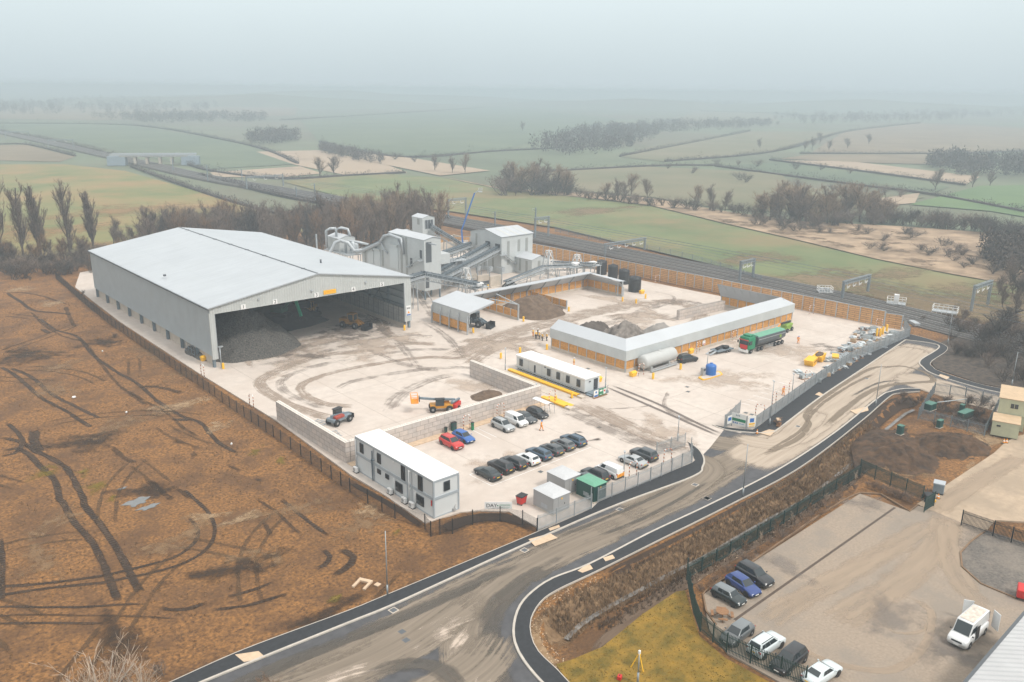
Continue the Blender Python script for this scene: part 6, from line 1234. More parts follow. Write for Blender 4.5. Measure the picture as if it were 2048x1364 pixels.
# ================================================================ SITE FURNITURE
def bollard(label, pxy, h=1.25):
    p = G(*pxy); r = thing('bollard', label, 'bollard', (*p, 0), 0, 'yellow bollards'); mb = MB(); mb.lathe([(.24,0),(.24,h-.06),(.2,h)], 14); mb.build('sleeve', M['yellow'], r); mb = MB(); mb.box(-.34,-.34,0,.34,.34,.06); mb.build('foot', M['pushwall'], r); return r
for lab, p in [('yellow bollard at the left front corner of the large shed',(446.8,738)),('yellow bollard at the right front corner of the large shed',(809,660.6)),('yellow bollard in front of the small shelter',(946.4,666)),
  ('yellow bollard at the end of the divider left of the brown gravel heap',(1046.9,643)),('yellow bollard at the end of the divider right of the brown gravel heap',(1137.4,623)),('yellow bollard at the end of the bay canopy',(1245,603)),('yellow bollard between the bay canopy and the black tanks',(1272,607)),('yellow bollard nearest the front black tank',(1291,597)),
  ('yellow bollard in front of the right-hand slab of the small bays',(976,577.5)),('yellow bollard before the second slab of the small bays',(957,575)),('yellow bollard left of the small bays under the white trestle',(939,565)),
  ('yellow bollard at the far left of the weighbridge approach',(1001.7,717)),('yellow bollard just behind the weighbridge office',(1040,706)),('yellow bollard at the left end of the canopied timber wall',(1093.7,699.4)),('yellow bollard at the near end of the weighbridge office',(1143.6,796)),('yellow bollard beside the short yellow ramp',(1111,804)),
  ('yellow bollard at the near end of the horizontal tank',(1306,758)),('yellow bollard at the far end of the horizontal tank',(1361,739))]: bollard(lab, p)
for i, p in enumerate([(1753,672.6),(1759.7,672.6),(1765,669),(1772.6,664.5)]): bollard('tall yellow sleeve among the scrap, '+('nearest of four','second of four','third of four','farthest of four')[i], p, 1.9)
M['hoopwhite'] = mat('striped_hoop', (0.8,0.8,0.78), 0.5, 0)
def stripes(m, c1, c2, n):      # bands along z
    nt = m.node_tree; b = nt.nodes['Principled BSDF']; t = nd(nt,'ShaderNodeTexCoord'); s = nd(nt,'ShaderNodeSeparateXYZ'); nt.links.new(t.outputs['Object'], s.inputs[0])
    a = nd(nt,'ShaderNodeMath',_operation='ADD'); nt.links.new(s.outputs['X'], a.inputs[0]); nt.links.new(s.outputs['Z'], a.inputs[1])
    k = nd(nt,'ShaderNodeMath',_operation='MULTIPLY'); nt.links.new(a.outputs[0], k.inputs[0]); k.inputs[1].default_value = n; f = nd(nt,'ShaderNodeMath',_operation='FRACT'); nt.links.new(k.outputs[0], f.inputs[0])
    g = nd(nt,'ShaderNodeMath',_operation='GREATER_THAN'); nt.links.new(f.outputs[0], g.inputs[0]); g.inputs[1].default_value = .5
    mx = nd(nt,'ShaderNodeMix',_data_type='RGBA'); nt.links.new(g.outputs[0], mx.inputs['Factor']); mx.inputs['A'].default_value = (*c1,1); mx.inputs['B'].default_value = (*c2,1); nt.links.new(mx.outputs['Result'], b.inputs['Base Color'])
stripes(M['hoopwhite'], (.8,.8,.78), (.45,.12,.02), 1.7)
z14 = Zm(1420,700,6.82)
for lab, a, b, h in [('by the black fence near the shed corner',(403,752),(409,755),2.6),('by the black fence midway along the yard',(500,815),(507,818),2.6),('behind the blue hatchback at the block wall',(927,862),(940,858),2.6),('behind the silver car at the block wall',(994,838),(1008,834),2.6),('by the short yellow weighbridge ramp',(1098,811),(1110,806),2.6),
  ('at the near end of the horizontal tank',(1277,752),(1287,749),2.4),('against the timber wall behind the black off-road car',(1393,707),(1399,703),2.4),('against the timber wall before the lorry',(1464,684),(1472,680),2.4),('against the timber wall behind the lime boom lift',(1536,655),(1543,652),2.4),('against the boundary fence behind the black tanks',(1310,568),(1320,565),2.4),('against the boundary fence right of the canopied wall',(1618,630),(1630,626),2.4),('against the boundary fence behind the scrap',(1751,657),(1763,658),2.4),
  ('just inside the signed gate',(1510,836),(1527,839),2.6),('second from the signed gate',(1544,812),(1551,808),2.6),('beside the man by the palisade fence',(1577,789),(1584,785),2.6),('by the grey plates near the yellow skips',(1609,766),(1622,769),2.6),('behind the white chevron van',(1258,956),(1273,951),2.4),('at the gate end of the staff parking',(1327,928),(1342,926),2.4),('left of the black tanks against the fence',(1229,543),(1236,541),2.2)]:
    p, q = G(*a), G(*b); hd = math.atan2(q[1]-p[1], q[0]-p[0]); w_ = max(1.2, min(2.2, math.hypot(q[1]-p[1], q[0]-p[0])))
    mb = MB(); mb.tube([(0,0,0),(0,0,h-.3),(.1,0,h-.08),(.3,0,h),(w_-.3,0,h),(w_-.1,0,h-.08),(w_,0,h-.3),(w_,0,0)], .075, 8)
    one(mb, 'hoop_barrier', M['hoopwhite'], 'orange and white striped hoop barrier '+lab, 'hoop barrier', (*p,0), hd, 'striped hoop barriers')
def column_lamp(lab, b, ty=None, h=None, head=True):
    p = G(*b); h = h or hgt(b, ty); r = thing('lamp_column', lab, 'lamp column', (*p, 0), 0.8, 'lamp columns'); mb = MB(); mb.tube([(0,0,0),(0,0,1.3)], .11, 8); mb.build('base', M['pole'], r)
    mb = MB(); mb.tube([(0,0,1.2),(0,0,h)], [.075,.05], 8); mb.build('shaft', M['pole'], r)
    if head: mb = MB(); mb.box(-.15,-.12,h-.05,.5,.12,h+.06); mb.build('lantern', M['steel'], r, bevel=.02)
    return r
for a in [('thin grey lamp column on the pavement beside the brown field',(775,1190),1062,None,False),('thin grey lamp column on the right-hand pavement in mid road',(1485.5,993),888,None,False),('grey lamp column at the signed gate',(1539,851),763),('grey lamp column inside the palisade fence beside the hoop',(1582,802),748),('grey lamp column on the pavement opposite the signed gate',(1751,812),729,None,False),('tall grey lamp column beside the sage cabins',(2023,772),704,None,False),
   ('grey lamp post by the tripod at the bottom of the lawn',(1275,1368),1310,None,False),('lamp column at the staff car park gate',(1355,882),834),('lamp column among the cars by the palisade fence',(1247,955),904),('lamp column at the near end of the weighbridge office',(1210.7,777),736),('lamp column at the far end of the weighbridge',(1010.5,740),697),('lamp column at the corner of the block wall',(1072,803),768),('lamp column on the yellow-edged fuel island',(1414,735),708),('thin column at the railway beyond the turning head',(1895,688),624,None,False)]: column_lamp(*a)
# tanks
for i, (p, r_) in enumerate([(z3(865,640),1.55),(z3(960,680),1.5),(z3(1053,722),1.6),(z3(1145,790),1.75)]):
    c = G(*p); d = Vector((c[0], c[1])).normalized()*r_; h = 4.25
    r = thing('storage_tank', ('farthest and most hidden','second farthest','third','nearest and most visible')[i]+' of four black ribbed water tanks', 'tank', (c[0]+d.x,c[1]+d.y,0), 0, 'black water tanks')
    mb = MB(); pr = [(r_,0)]
    for k in range(9): z = .2+k*.42; pr += [(r_,z),(r_+.05,z+.06),(r_+.05,z+.14),(r_,z+.2)]
    mb.lathe(pr+[(r_,h-.3),(r_*.55,h+.05),(.35,h+.12),(.001,h+.12)], 26); mb.build('shell', M['black'], r)
    mb = MB(); mb.lathe([(.35,h+.1),(.35,h+.25),(.001,h+.27)], 12); mb.build('lid', M['black'], r)
    mb = MB()
    for k in range(12): a_ = k*math.pi/6; mb.bar((.4*math.cos(a_),.4*math.sin(a_),h+.13),(r_*.97*math.cos(a_),r_*.97*math.sin(a_),h-.22),.1)
    mb.build('roof_rib', M['black'], r)
p, q = G(*z7(770,722)), G(*z7(960,672)); tkr = thing('fuel_tank','long pale grey horizontal tank on saddles by the timber wall','tank',(124.9,102.3,0),0)
mb = MB(); LT = 9.6; mb.lathe([(.001,-.35),(.9,-.22),(1.3,.0),(1.4,.25),(1.4,LT-.25),(1.3,LT),(.9,LT+.22),(.001,LT+.35)], 28, (.9,.9,1.95), axis='x'); mb.build('shell', M['tankgrey'], tkr)
for x in (2.6, 8.2): mb = MB(); mb.box(x-.2,-.3,0,x+.2,2.1,.9); mb.build('saddle', M['tankgrey'], tkr)
mb = MB(); mb.lathe([(.4,3.25),(.4,3.5),(.001,3.52)],12,(6.2,.9,0)); mb.build('manhole', M['tankgrey'], tkr)
mb = MB(); mb.bar((1.6,-.9,.35),(9.8,-.9,.35),.3,.3); mb.bar((1.6,-.9,.75),(9.8,-.9,.75),.1); one(mb,'guard_rail',M['steel'],'low grey crash rail along the front of the horizontal tank','guard rail',(124.9,102.3,0))
# fuel island
c = G(*z7(1165,745)); isl = thing('fuel_island','yellow-edged concrete fuel island','island',(c[0],c[1],0),0.0)
pts = [G(*z7(*p_)) for p_ in [(1092,745),(1120,760),(1160,752),(1245,725),(1228,708),(1200,712),(1130,728)]]; pts = [(x-c[0],y-c[1]) for x, y in pts]
mb = MB(); mb.prism(pts,0,.24); mb.build('kerb_edge', M['yellow'], isl); mb = MB(); mb.prism([(x*.86+.02,y*.86) for x, y in pts],.2,.26); mb.build('surface', M['concrete'], isl)
c2 = G(*z7(1175,735),); bt = thing('fluid_tank','bright blue oval tank on the fuel island','tank',(c2[0]+.5,c2[1]+.6,.25)); mb = MB(); mb.lathe([(1.05,0),(1.05,1.7),(.95,1.95),(.5,2.15),(.001,2.18)],20); mb.build('shell',M['blue'],bt); mb = MB(); mb.lathe([(.3,2.1),(.3,2.3),(.001,2.3)],10,(.2,.1,0)); mb.build('lid',M['blue'],bt)
c3 = G(*z7(1124,738)); fp = thing('fuel_pump','grey fuel pump kiosk on the yellow-edged island','fuel pump',(c3[0]+.2,c3[1]+.3,.25)); mb = MB(); mb.box(-.4,-.35,0,.4,.35,1.6); mb.build('casing',M['greybox'],fp,bevel=.04); mb = MB(); mb.box(-.3,-.37,1.0,.3,-.345,1.45); mb.build('display',M['frame'],fp); mb = MB(); mb.tube([(.42,0,1.2),(.6,-.1,.8),(.45,-.1,.5)],.04,5); mb.build('hose',M['black'],fp)
# kiosks, bin, container by the palisade
q2 = Zm(680,820,2.7676)
def kiosk(name, lab, b, dx, dy, h, wallm, roofm, over=.12):
    p = G(*b); r = thing(name, lab, 'kiosk', (*p, 0)); mb = MB(); mb.box(0,0,.1,dx,dy,h); mb.build('wall', wallm, r)
    mb = MB(); mb.add([(-over,-over,h),(dx+over,-over,h),(dx+over,dy+over,h),(-over,dy+over,h),(dx*.2,dy*.2,h+.22),(dx*.8,dy*.2,h+.22),(dx*.8,dy*.8,h+.22),(dx*.2,dy*.8,h+.22)], [(3,2,1,0),(0,1,5,4),(1,2,6,5),(2,3,7,6),(3,0,4,7),(4,5,6,7)]); mb.build('roof', roofm, r); mb = MB(); mb.box(-.15,-.15,0,dx+.15,dy+.15,.1); mb.build('base', M['pushwall'], r)
    mb = MB(); mb.box(dx*.3,-.03,.25,dx*.72,0,h-.2); d = mb.build('door', wallm, r); mb = MB(); mb.box(dx*.66,-.06,1.1,dx*.69,-.03,1.3); mb.build('handle', M['black'], d)
    mb = MB()
    for k in range(5): mb.box(-.02,dy*.3,.5+k*.12,0,dy*.6,.56+k*.12)
    mb.build('louvre', M['trim'], r); mb = MB(); mb.cbox((dx*.5,-.04,h-.45),(.22,.03,.22)); mb.build('hazard_plate', M['yellow'], r); return r
kiosk('substation_kiosk','near grey electrical kiosk beside the red bin', q2(1180,585), 3.0, 3.9, 2.5, M['greybox'], M['kioskroof'])
kiosk('substation_kiosk','far grey electrical kiosk behind the near one', q2(1243,478), 3.0, 3.6, 2.5, M['greybox'], M['kioskroof'])
kiosk('green_kiosk','dark green kiosk with pale green roof by the palisade gate', q2(1405,515), 2.4, 3.4, 2.45, M['green'], M['palegreen'])
p = G(*q2(1012,530)); rb = thing('wheeled_bin','red wheeled bin with a dark lid next to the grey kiosk','bin',(p[0]+.2,p[1]+.5,0),.2); mb = MB(); mb.add([(-.5,-.4,.2),(.5,-.4,.2),(.5,.4,.2),(-.5,.4,.2),(-.65,-.52,1.25),(.65,-.52,1.25),(.65,.52,1.25),(-.65,.52,1.25)],[(3,2,1,0),(4,5,6,7),(0,1,5,4),(1,2,6,5),(2,3,7,6),(3,0,4,7)]); mb.build('tub',M['red'],rb,bevel=.04)
mb = MB(); mb.box(-.7,-.58,1.25,.7,.56,1.38); mb.build('lid',M['black'],rb,bevel=.05); wheels(rb,(-.4,.4),(-.33,.33),.1,.08)
# planks of litter bins, small cabinets along the block wall
for nm, lab, p_, m, d in (('cabinet','dark green charging cabinet at the block wall behind the blue hatchback',zq(262,1010),'green',(.9,.5,1.5)),('litter_bin','green litter bin beside the striped hoop at the block wall',zq(432,1000),'truckgreen',(.4,.4,1.3)),('litter_bin','small dark green bin behind the red car',zq(190,1035),'green',(.4,.4,1.1))):
    p = G(*p_); r = thing(nm, lab, nm.replace('_',' '), (*p,0)); mb = MB(); mb.box(-d[0]/2,-d[1]/2,0,d[0]/2,d[1]/2,d[2]); mb.build('body',M[m],r,bevel=.05); mb = MB(); mb.box(-d[0]/2-.03,-d[1]/2-.03,d[2],d[0]/2+.03,d[1]/2+.03,d[2]+.08); mb.build('lid',M['black'],r); mb = MB(); mb.box(-d[0]*.3,-d[1]/2-.02,d[2]*.6,d[0]*.3,-d[1]/2-.0,d[2]*.85); mb.build('opening',M['frame'],r)
# cycle shelter: clear hood on hoops near the black hatchback
p = G(*zq(1175,850)); cs = thing('cycle_shelter','clear-roofed cycle shelter beside the short yellow ramp','shelter',(p[0],p[1],0),1.57)
for k in range(4): mb = MB(); mb.tube([(k*1.2,0,0),(k*1.2,0,1.5),(k*1.2,.3,2.0),(k*1.2,1.0,2.25),(k*1.2,1.9,2.15)],.04,6); mb.build('hoop',M['steel'],cs)
mb = MB(); mb.add([(-.1,0,1.5),(3.7,0,1.5),(3.7,.3,2.03),(-.1,.3,2.03),(3.7,1.0,2.29),(-.1,1.0,2.29),(3.7,1.9,2.19),(-.1,1.9,2.19)],[(0,1,2,3),(3,2,4,5),(5,4,6,7)]); mb.build('roof',mat('clear_sheet',(.7,.72,.72),.2,0),cs)
mb = MB()
for k in range(5): mb.tube([(.3+k*.75,.6,0),(.3+k*.75,.6,.8),(.3+k*.75,1.4,.8),(.3+k*.75,1.4,0)],.025,5)
mb.build('bike_rack',M['steel'],cs)
# notice boards by the office, yellow grit boxes, fire points
p = G(*zq(1530,715)); nb = thing('notice_boards','blue and green safety boards on a timber base by the office steps','notice board',(p[0],p[1],0),.02)
mb = MB(); mb.box(0,-.3,0,3.6,.3,.12); mb.build('base',M['wood'],nb)
for i, (m, x0) in enumerate((('plate_w',.1),('truckgreen',1.5))):
    mb = MB(); mb.box(x0,-.03,.15,x0+(1.2 if i == 0 else 1.9),.03,1.45); b = mb.build('board',M[m],nb); mb = MB()
    if i == 0: mb.box(x0+.1,-.045,.2,x0+1.1,-.031,.55); mb.lathe([(.22,-.045),(.22,-.03)],12,(x0+.6,0,1.05),axis='y'); mb.build('symbol',M['blue'],b)
    else: mb.box(x0+1.2,-.045,.3,x0+1.8,-.031,1.3); mb.box(x0+.15,-.045,.95,x0+.9,-.031,1.25); mb.box(x0+.15,-.045,.3,x0+.9,-.031,.4); mb.build('lettering',M['plate_w'],b); mb = MB(); mb.lathe([(.2,-.055),(.2,-.046)],12,(x0+1.5,0,.9),axis='y'); mb.build('symbol',M['red'],b)
def gritbox(lab, pxy, m='yellow'):
    p = G(*pxy); r = thing('grit_box', lab, 'grit bin', (p[0],p[1]+.4,0), 0, 'yellow grit boxes'); mb = MB(); mb.add([(-.6,-.4,0),(.6,-.4,0),(.6,.4,0),(-.6,.4,0),(-.7,-.5,.8),(.7,-.5,.8),(.7,.5,.8),(-.7,.5,.8)],[(3,2,1,0),(4,5,6,7),(0,1,5,4),(1,2,6,5),(2,3,7,6),(3,0,4,7)]); mb.build('tub',M[m],r,bevel=.05); mb = MB(); mb.add([(-.75,-.55,.8),(.75,-.55,.8),(.75,.55,.8),(-.75,.55,.8),(-.6,0,1.15),(.6,0,1.15)],[(0,1,5,4),(2,3,4,5),(1,2,5),(3,0,4)]); mb.build('lid',M[m],r)
for lab, p_ in (('yellow grit box by the shed wall near its front left corner',(410,722)),('yellow grit box beside the small shelter posts',z2(1135,1018)),('yellow grit box at the foot of the timber wall corner',z7(690,735)),('yellow grit box behind the black off-road car',z7(1052,590)),('yellow grit box behind the weighbridge office',z7(470,770)),('yellow grit box beside the front black tank',z3(1217,800))): gritbox(lab, p_)
for lab, p_ in (('red fire point box on the small shelter',z2(1228,1018)),('red fire point cabinet on the timber wall',z7(1031,570))):
    p = G(*p_); r = thing('fire_point',lab,'fire point',(p[0],p[1],0)); mb = MB(); mb.box(-.3,-.15,.5,.3,.15,1.5); mb.build('cabinet',M['red'],r,bevel=.04); mb = MB(); mb.box(-.06,-.06,0,.06,.06,.5); mb.build('post',M['steel'],r)
# yard gate fence signs, palisades
def palisade(name, label, pts, h, m, sp=.16, postsp=2.75, z=0.0, pw=.07, px=True, mpost=None, closed=False):
    P = W(pts) if px else pts; r = thing(name, label, 'fence', (*P[0], 0)); o = P[0]; pal, rail = MB(), MB(); npost = 0
    for a, b in zip(P[:-1], P[1:]):
        L = math.hypot(b[0]-a[0], b[1]-a[1]); ang = math.atan2(b[1]-a[1], b[0]-a[0]); ux, uy = (b[0]-a[0])/L, (b[1]-a[1])/L; k = max(1, int(L/sp))
        for i in range(k):
            t = (i+.5)*L/k; zz = z if z is not None else hz(a[0]+ux*t, a[1]+uy*t)+.05
            pal.cbox((a[0]-o[0]+ux*t, a[1]-o[1]+uy*t, zz+h/2), (pw,.03,h-.1), ang)
        kp = max(1, round(L/postsp))
        for i in range(kp+1):
            t = i*L/kp; zz = z if z is not None else hz(a[0]+ux*t, a[1]+uy*t)-.1; mb = MB(); mb.cbox((a[0]-o[0]+ux*t+uy*.06, a[1]-o[1]+uy*t-ux*.06, zz+h/2), (.1,.1,h+.1), ang); mb.build('post', mpost or m, r)
            if i < kp:
                t2 = (i+1)*L/kp; z2_ = z if z is not None else hz(a[0]+ux*t2, a[1]+uy*t2)
                for f in (.18, .82): rail.bar((a[0]-o[0]+ux*t+uy*.03, a[1]-o[1]+uy*t-ux*.03, (zz if z is not None else zz+.1)+h*f), (a[0]-o[0]+ux*t2+uy*.03, a[1]-o[1]+uy*t2-ux*.03, z2_+h*f), .05, .06)
    pal.build('pale', m, r); rail.build('rail', m, r); return r
GALV = mat('palisade_galvanised', (0.36,0.39,0.41), 0.45, 0.1, 1.0, metal=.3)
palisade('palisade_fence','short grey galvanised palisade fence in front of the near kiosk',[(1075,1063),(1182,1019),(1181,1005)],2.3,GALV,.2)
palisade('palisade_fence','long grey galvanised palisade fence along the staff car park and pavement',[(1195,1006),(1300,963),(1383,926),(1381,902)],2.3,GALV,.2)
palisade('sliding_gate','grey galvanised gate leaf standing open at the staff car park entrance',[(1370,893),(1313,912)],2.3,GALV,.25)
palisade('palisade_fence','long grey galvanised palisade fence between the yard and the turning head',[(1511,857),(1640,763),(1700,725),(1818,674),(1806,656)],2.4,GALV,.17)
gs = palisade('palisade_gate','grey palisade gate end carrying the company boards at the yard entrance',[(1480,826),(1449,856),(1463,851),(1492,859),(1511,857)],2.4,GALV,.2)
def board(par, a, b, z0, z1, m, name='sign_board', off=.12):
    p, q = G(*a), G(*b); r0 = par.location; hd = math.atan2(q[1]-p[1], q[0]-p[0]); L = math.hypot(q[1]-p[1], q[0]-p[0])
    Mx = Matrix.Translation((p[0]-r0.x, p[1]-r0.y, 0)) @ Matrix.Rotation(hd, 4, 'Z'); mb = MB(); mb.box(0,-off-.03,z0,L,-off,z1); me_ = mb.mesh(name); me_.transform(Mx); me_.materials.append(M[m]); o_ = bpy.data.objects.new(name, me_); COL.objects.link(o_); o_.parent = par; return o_, Mx, L, off
def marks(bd, boxes, m, name='lettering'):
    o_, Mx, L, off = bd; mb = MB()
    for x0, x1, z0, z1 in boxes: mb.box(L*x0,-off-.05,z0,L*x1,-off-.032,z1)
    me_ = mb.mesh(name); me_.transform(Mx); me_.materials.append(M[m]); k = bpy.data.objects.new(name, me_); COL.objects.link(k); k.parent = o_
b1 = board(gs, (1462,851.5), (1491,859), .45, 2.55, 'plate_w'); marks(b1, [(0.02,.98,1.15,1.65)], 'truckgreen', 'green_band'); marks(b1, [(.3,.36,2.05,2.3),(.4,.46,2.05,2.3),(.5,.56,2.05,2.3),(.62,.64,2.1,2.2)], 'steeldk'); marks(b1, [(.12,.2,.7,.95),(.25,.33,.7,.95),(.38,.46,.7,.95),(.55,.9,.8,.86)], 'blue', 'symbol')
b2 = board(gs, (1494,859.2), (1509,857.3), .45, 2.4, 'plate_w'); marks(b2, [(.2,.75,1.3,2.0)], 'blue', 'symbol'); marks(b2, [(.1,.9,.85,1.15),(.1,.9,.55,.7)], 'yellow', 'warning_panel')
b3 = board(gs, (1452,857), (1461,853.5), .8, 2.2, 'plate_w'); marks(b3, [(.15,.85,1.3,1.9)], 'blue', 'symbol')
b4 = board(gs, (1509.6,857.2),(1511,856.8), 1.3, 2.1, 'plate_w') if False else None
# wire mesh fences
def meshfence(name, label, pts, h, m, sp=2.6, px=True, z=None):
    P = W(pts) if px else pts; P = cr(P, sp); r = thing(name, label, 'fence', (*P[0], 0)); o = P[0]; mb = MB(); n = len(P)
    for i, p in enumerate(P):
        zz = (z if z is not None else hz(*p)); q = MB(); q.box(p[0]-o[0]-.05,p[1]-o[1]-.05,zz-.2,p[0]-o[0]+.05,p[1]-o[1]+.05,zz+h+.1); q.build('post', m, r)
        if i < n-1:
            b = P[i+1]; zb = (z if z is not None else hz(*b)); A = (p[0]-o[0],p[1]-o[1]); B = (b[0]-o[0],b[1]-o[1])
            for k in range(13): f = .05+k*h/13; mb.bar((*A,zz+f),(*B,zb+f),.018)
            kk = int(math.hypot(B[0]-A[0],B[1]-A[1])/.17)
            for j in range(kk): t = j/kk; x, y = A[0]+(B[0]-A[0])*t, A[1]+(B[1]-A[1])*t; zc = zz+(zb-zz)*t; mb.bar((x,y,zc),(x,y,zc+h),.018)
    mb.build('wire_mesh', m, r); return r
meshfence('mesh_fence','long black wire mesh fence between the brown field and the yard',[(112,556),(200,632),(300,703),(430,793),(562,883),(700,981),(790,1036),(850,1058),(862,1071)],2.1,M['blackfence'],2.9)
meshfence('mesh_fence','curving black wire mesh fence around the cabin corner carrying the name board',[(862,1071),(880,1068),(905,1066),(945,1048),(1000,1040),(1045,1048),(1074,1064)],2.1,M['blackfence'],2.4)
sb = thing('name_board','white DAY name board fixed to the curving black fence','sign',(*G(*q2(800,592)),0)); pa, pb = G(*q2(800,592)), G(*q2(904,592)); hd = math.atan2(pb[1]-pa[1],pb[0]-pa[0]); sb.rotation_euler[2] = hd; LB = 3.6
mb = MB(); mb.box(0,-.16,1.25,LB,-.1,2.25); mb.build('board',M['white'],sb); text_mesh('DAY', .72, M['frame'], 'lettering', sb, Matrix.Translation((.92,-.17,1.74)) @ FACE_S)
mb = MB(); mb.lathe([(.09,-.175),(.09,-.162)],10,(1.72,0,1.74),axis='y'); mb.box(1.95,-.17,1.82,3.4,-.162,1.87); mb.box(1.95,-.17,1.68,3.4,-.162,1.72); mb.box(1.95,-.17,1.45,3.3,-.162,1.48); mb.build('small_print',M['truckgreen'],sb)
DG = mat('fence_dark_green', (0.012,0.045,0.042), 0.5, 0.1)
palisade('palisade_fence','dark green palisade fence round the lawn and lower parking',[(1610,1372),(1560,1352),(1500,1327),(1452,1304),(1425,1284),(1399,1262),(1386,1225),(1377,1180),(1373,1150)],2.2,DG,.15,2.7,0.0)
palisade('palisade_fence','dark green palisade fence along the stream bank behind the planting bed',[(1373,1150),(1460,1100),(1540,1052),(1620,1002),(1720,945)],2.1,DG,.19,3.2,None)
palisade('palisade_fence','dark green palisade fence from the stream corner to the track gate',[(1720,945),(1780,972),(1845,1000)],2.2,DG,.14,2.75,0.0)
palisade('palisade_gate','dark green gate leaf standing open beside the black yellow barrow',[(1847,1024),(1866,1012)],2.2,DG,.14,2.0,0.0)
palisade('palisade_fence','black palisade fence on the far side of the track by the gravel bed',[(1922,1050),(1985,1072),(2060,1098)],2.2,M['blackfence'],.14,2.75,0.0)
z18 = Zm(1860,680,6.2)
palisade('palisade_fence','grey palisade compound fence around the green cabinets',[(1836,838),(1968,871),(1988,830),(1997,812),(1930,795),(1868,786),(1836,838)],2.1,mat('palisade_dull',(0.22,0.25,0.27),.5,.1,metal=.2),.2,2.75,0.0)
for lab, p_, d, m in (('low dark green cabinet with pale top in the fenced compound',z18(412,1010),(3.2,1.2,1.3),'green'),('long dark green cabinet at the left of the fenced compound',z18(0,890),(2.0,1.4,1.2),'green'),('slim green pillar cabinet in the fenced compound',z18(395,920),(.7,.6,1.6),'green'),('dark green cabinet on legs outside the compound',z18(115,1100),(1.1,.6,1.3),'green'),('dark green pillar cabinet on the soil by the stream',(1801,871),(.9,.8,1.5),'green')):
    p = G(*p_); r = thing('green_cabinet',lab,'cabinet',(p[0],p[1],0),-.1); mb = MB(); mb.box(0,0,.1,d[0],d[1],d[2]); mb.build('body',M[m],r); mb = MB(); mb.box(-.05,-.05,d[2],d[0]+.05,d[1]+.05,d[2]+.1); mb.build('top',M['cabtop'],r)
    mb = MB(); mb.box(d[0]*.1,-.03,.25,d[0]*.48,0,d[2]-.15); mb.build('door',M[m],r); mb = MB(); mb.box(d[0]*.52,-.03,.25,d[0]*.9,0,d[2]-.15); mb.build('door',M[m],r); mb = MB(); mb.box(-.1,-.1,0,d[0]+.1,d[1]+.1,.1); mb.build('base',M['pushwall'],r)
p = G(*z18(420,905)); r = thing('pipe_barrier','pale steel pipe barrier in the fenced compound','barrier',(*p,0),2.5); mb = MB(); mb.tube([(0,0,0),(0,0,2.6),(6,1.2,2.6)],.1,8); mb.build('pipe',M['steel'],r); mb = MB(); mb.box(-.3,-.3,0,.3,.3,.1); mb.build('base',M['pushwall'],r)
# sage cabins
ca, cbx = G(*z18(745,1180)), G(*z18(985,1225)); chd = math.atan2(cbx[1]-ca[1], cbx[0]-ca[0]); cu = rot2((.5,4.5), chd)
cg = thing('site_cabin','tan-roofed sage green cabin standing behind and above the lower one','site cabin',(ca[0]+cu[0],ca[1]+cu[1],0),chd)
mb = MB(); mb.box(0,0,2.6,4.2,7.5,5.3); mb.build('wall',M['cabingreen'],cg); mb = MB(); mb.box(-.15,-.15,5.3,4.35,7.65,5.42); mb.build('roof',M['cabinroof'],cg); mb = MB(); mb.box(1.6,-.06,3.7,2.9,0,4.7); f = mb.build('window',M['cabingreen'],cg); mb = MB(); mb.box(1.7,-.08,3.8,2.2,-.06,4.6); mb.box(2.28,-.08,3.8,2.8,-.06,4.6); mb.build('pane',M['winglass'],f); mb = MB(); mb.box(.1,.1,0,4.1,7.4,2.6); mb.build('lower_wall',M['cabingreen'],cg)
mb = MB(); mb.box(4.22,1.0,3.2,4.28,2.0,5.0); mb.build('door',M['frame'],cg)
mb = MB()
for k in range(13): mb.box(4.4,1.0+k*.42,2.4-k*.19,5.4,1.42+k*.42,2.46-k*.19)
for s in (4.4,5.4): mb.bar((s,1.0,2.4),(s,6.5,0),.08,.2); mb.bar((s,1.0,3.4),(s,6.5,1.0),.06)
mb.build('staircase',M['black'],cg)
cl = thing('site_cabin','small tan-roofed sage green cabin nearest the grey compound fence','site cabin',(*ca,0),chd); mb = MB(); mb.box(0,0,.15,3.9,4.2,2.6); mb.build('wall',M['cabingreen'],cl); mb = MB(); mb.box(-.1,-.1,2.6,4.0,4.25,2.72); mb.build('roof',M['cabinroof'],cl); mb = MB(); mb.box(.6,-.06,1.7,1.3,0,2.1); f = mb.build('window',M['cabingreen'],cl); mb = MB(); mb.box(.66,-.08,1.75,1.24,-.06,2.05); mb.build('pane',M['winglass'],f); mb = MB(); mb.box(2.5,-.04,.25,3.4,0,2.3); mb.build('door',M['cabingreen'],cl)
mb = MB(); mb.box(3.9,1.0,.3,3.94,1.9,2.3); mb.build('door',M['frame'],cl)
# corner of the workshop roof at the lower right
wr_ = thing('workshop','corner of a pale corrugated workshop roof at the lower right','building',(*G(1940,1364,4.5),0))
ra = [G(*p_,4.6) for p_ in [(1925,1370),(2060,1212),(2300,1300),(2250,1500)]]; o = G(1940,1364,4.5); ra = [(x-o[0],y-o[1]) for x, y in ra]
mb = MB(); mb.prism(ra,4.45,4.6); mb.build('roof',ribbed('pale_corrugated',(0.43,0.435,0.44),.9),wr_); cxm = sum(x for x,_ in ra)/4; cym = sum(y for _,y in ra)/4
mb = MB(); mb.prism([(cxm+(x-cxm)*.97,cym+(y-cym)*.97) for x, y in ra],0,4.44); mb.build('wall',M['clad'],wr_); mb = MB(); mb.bar((*ra[0],4.5),(*ra[1],4.5),.3,.25); mb.build('gutter',M['gutter'],wr_)
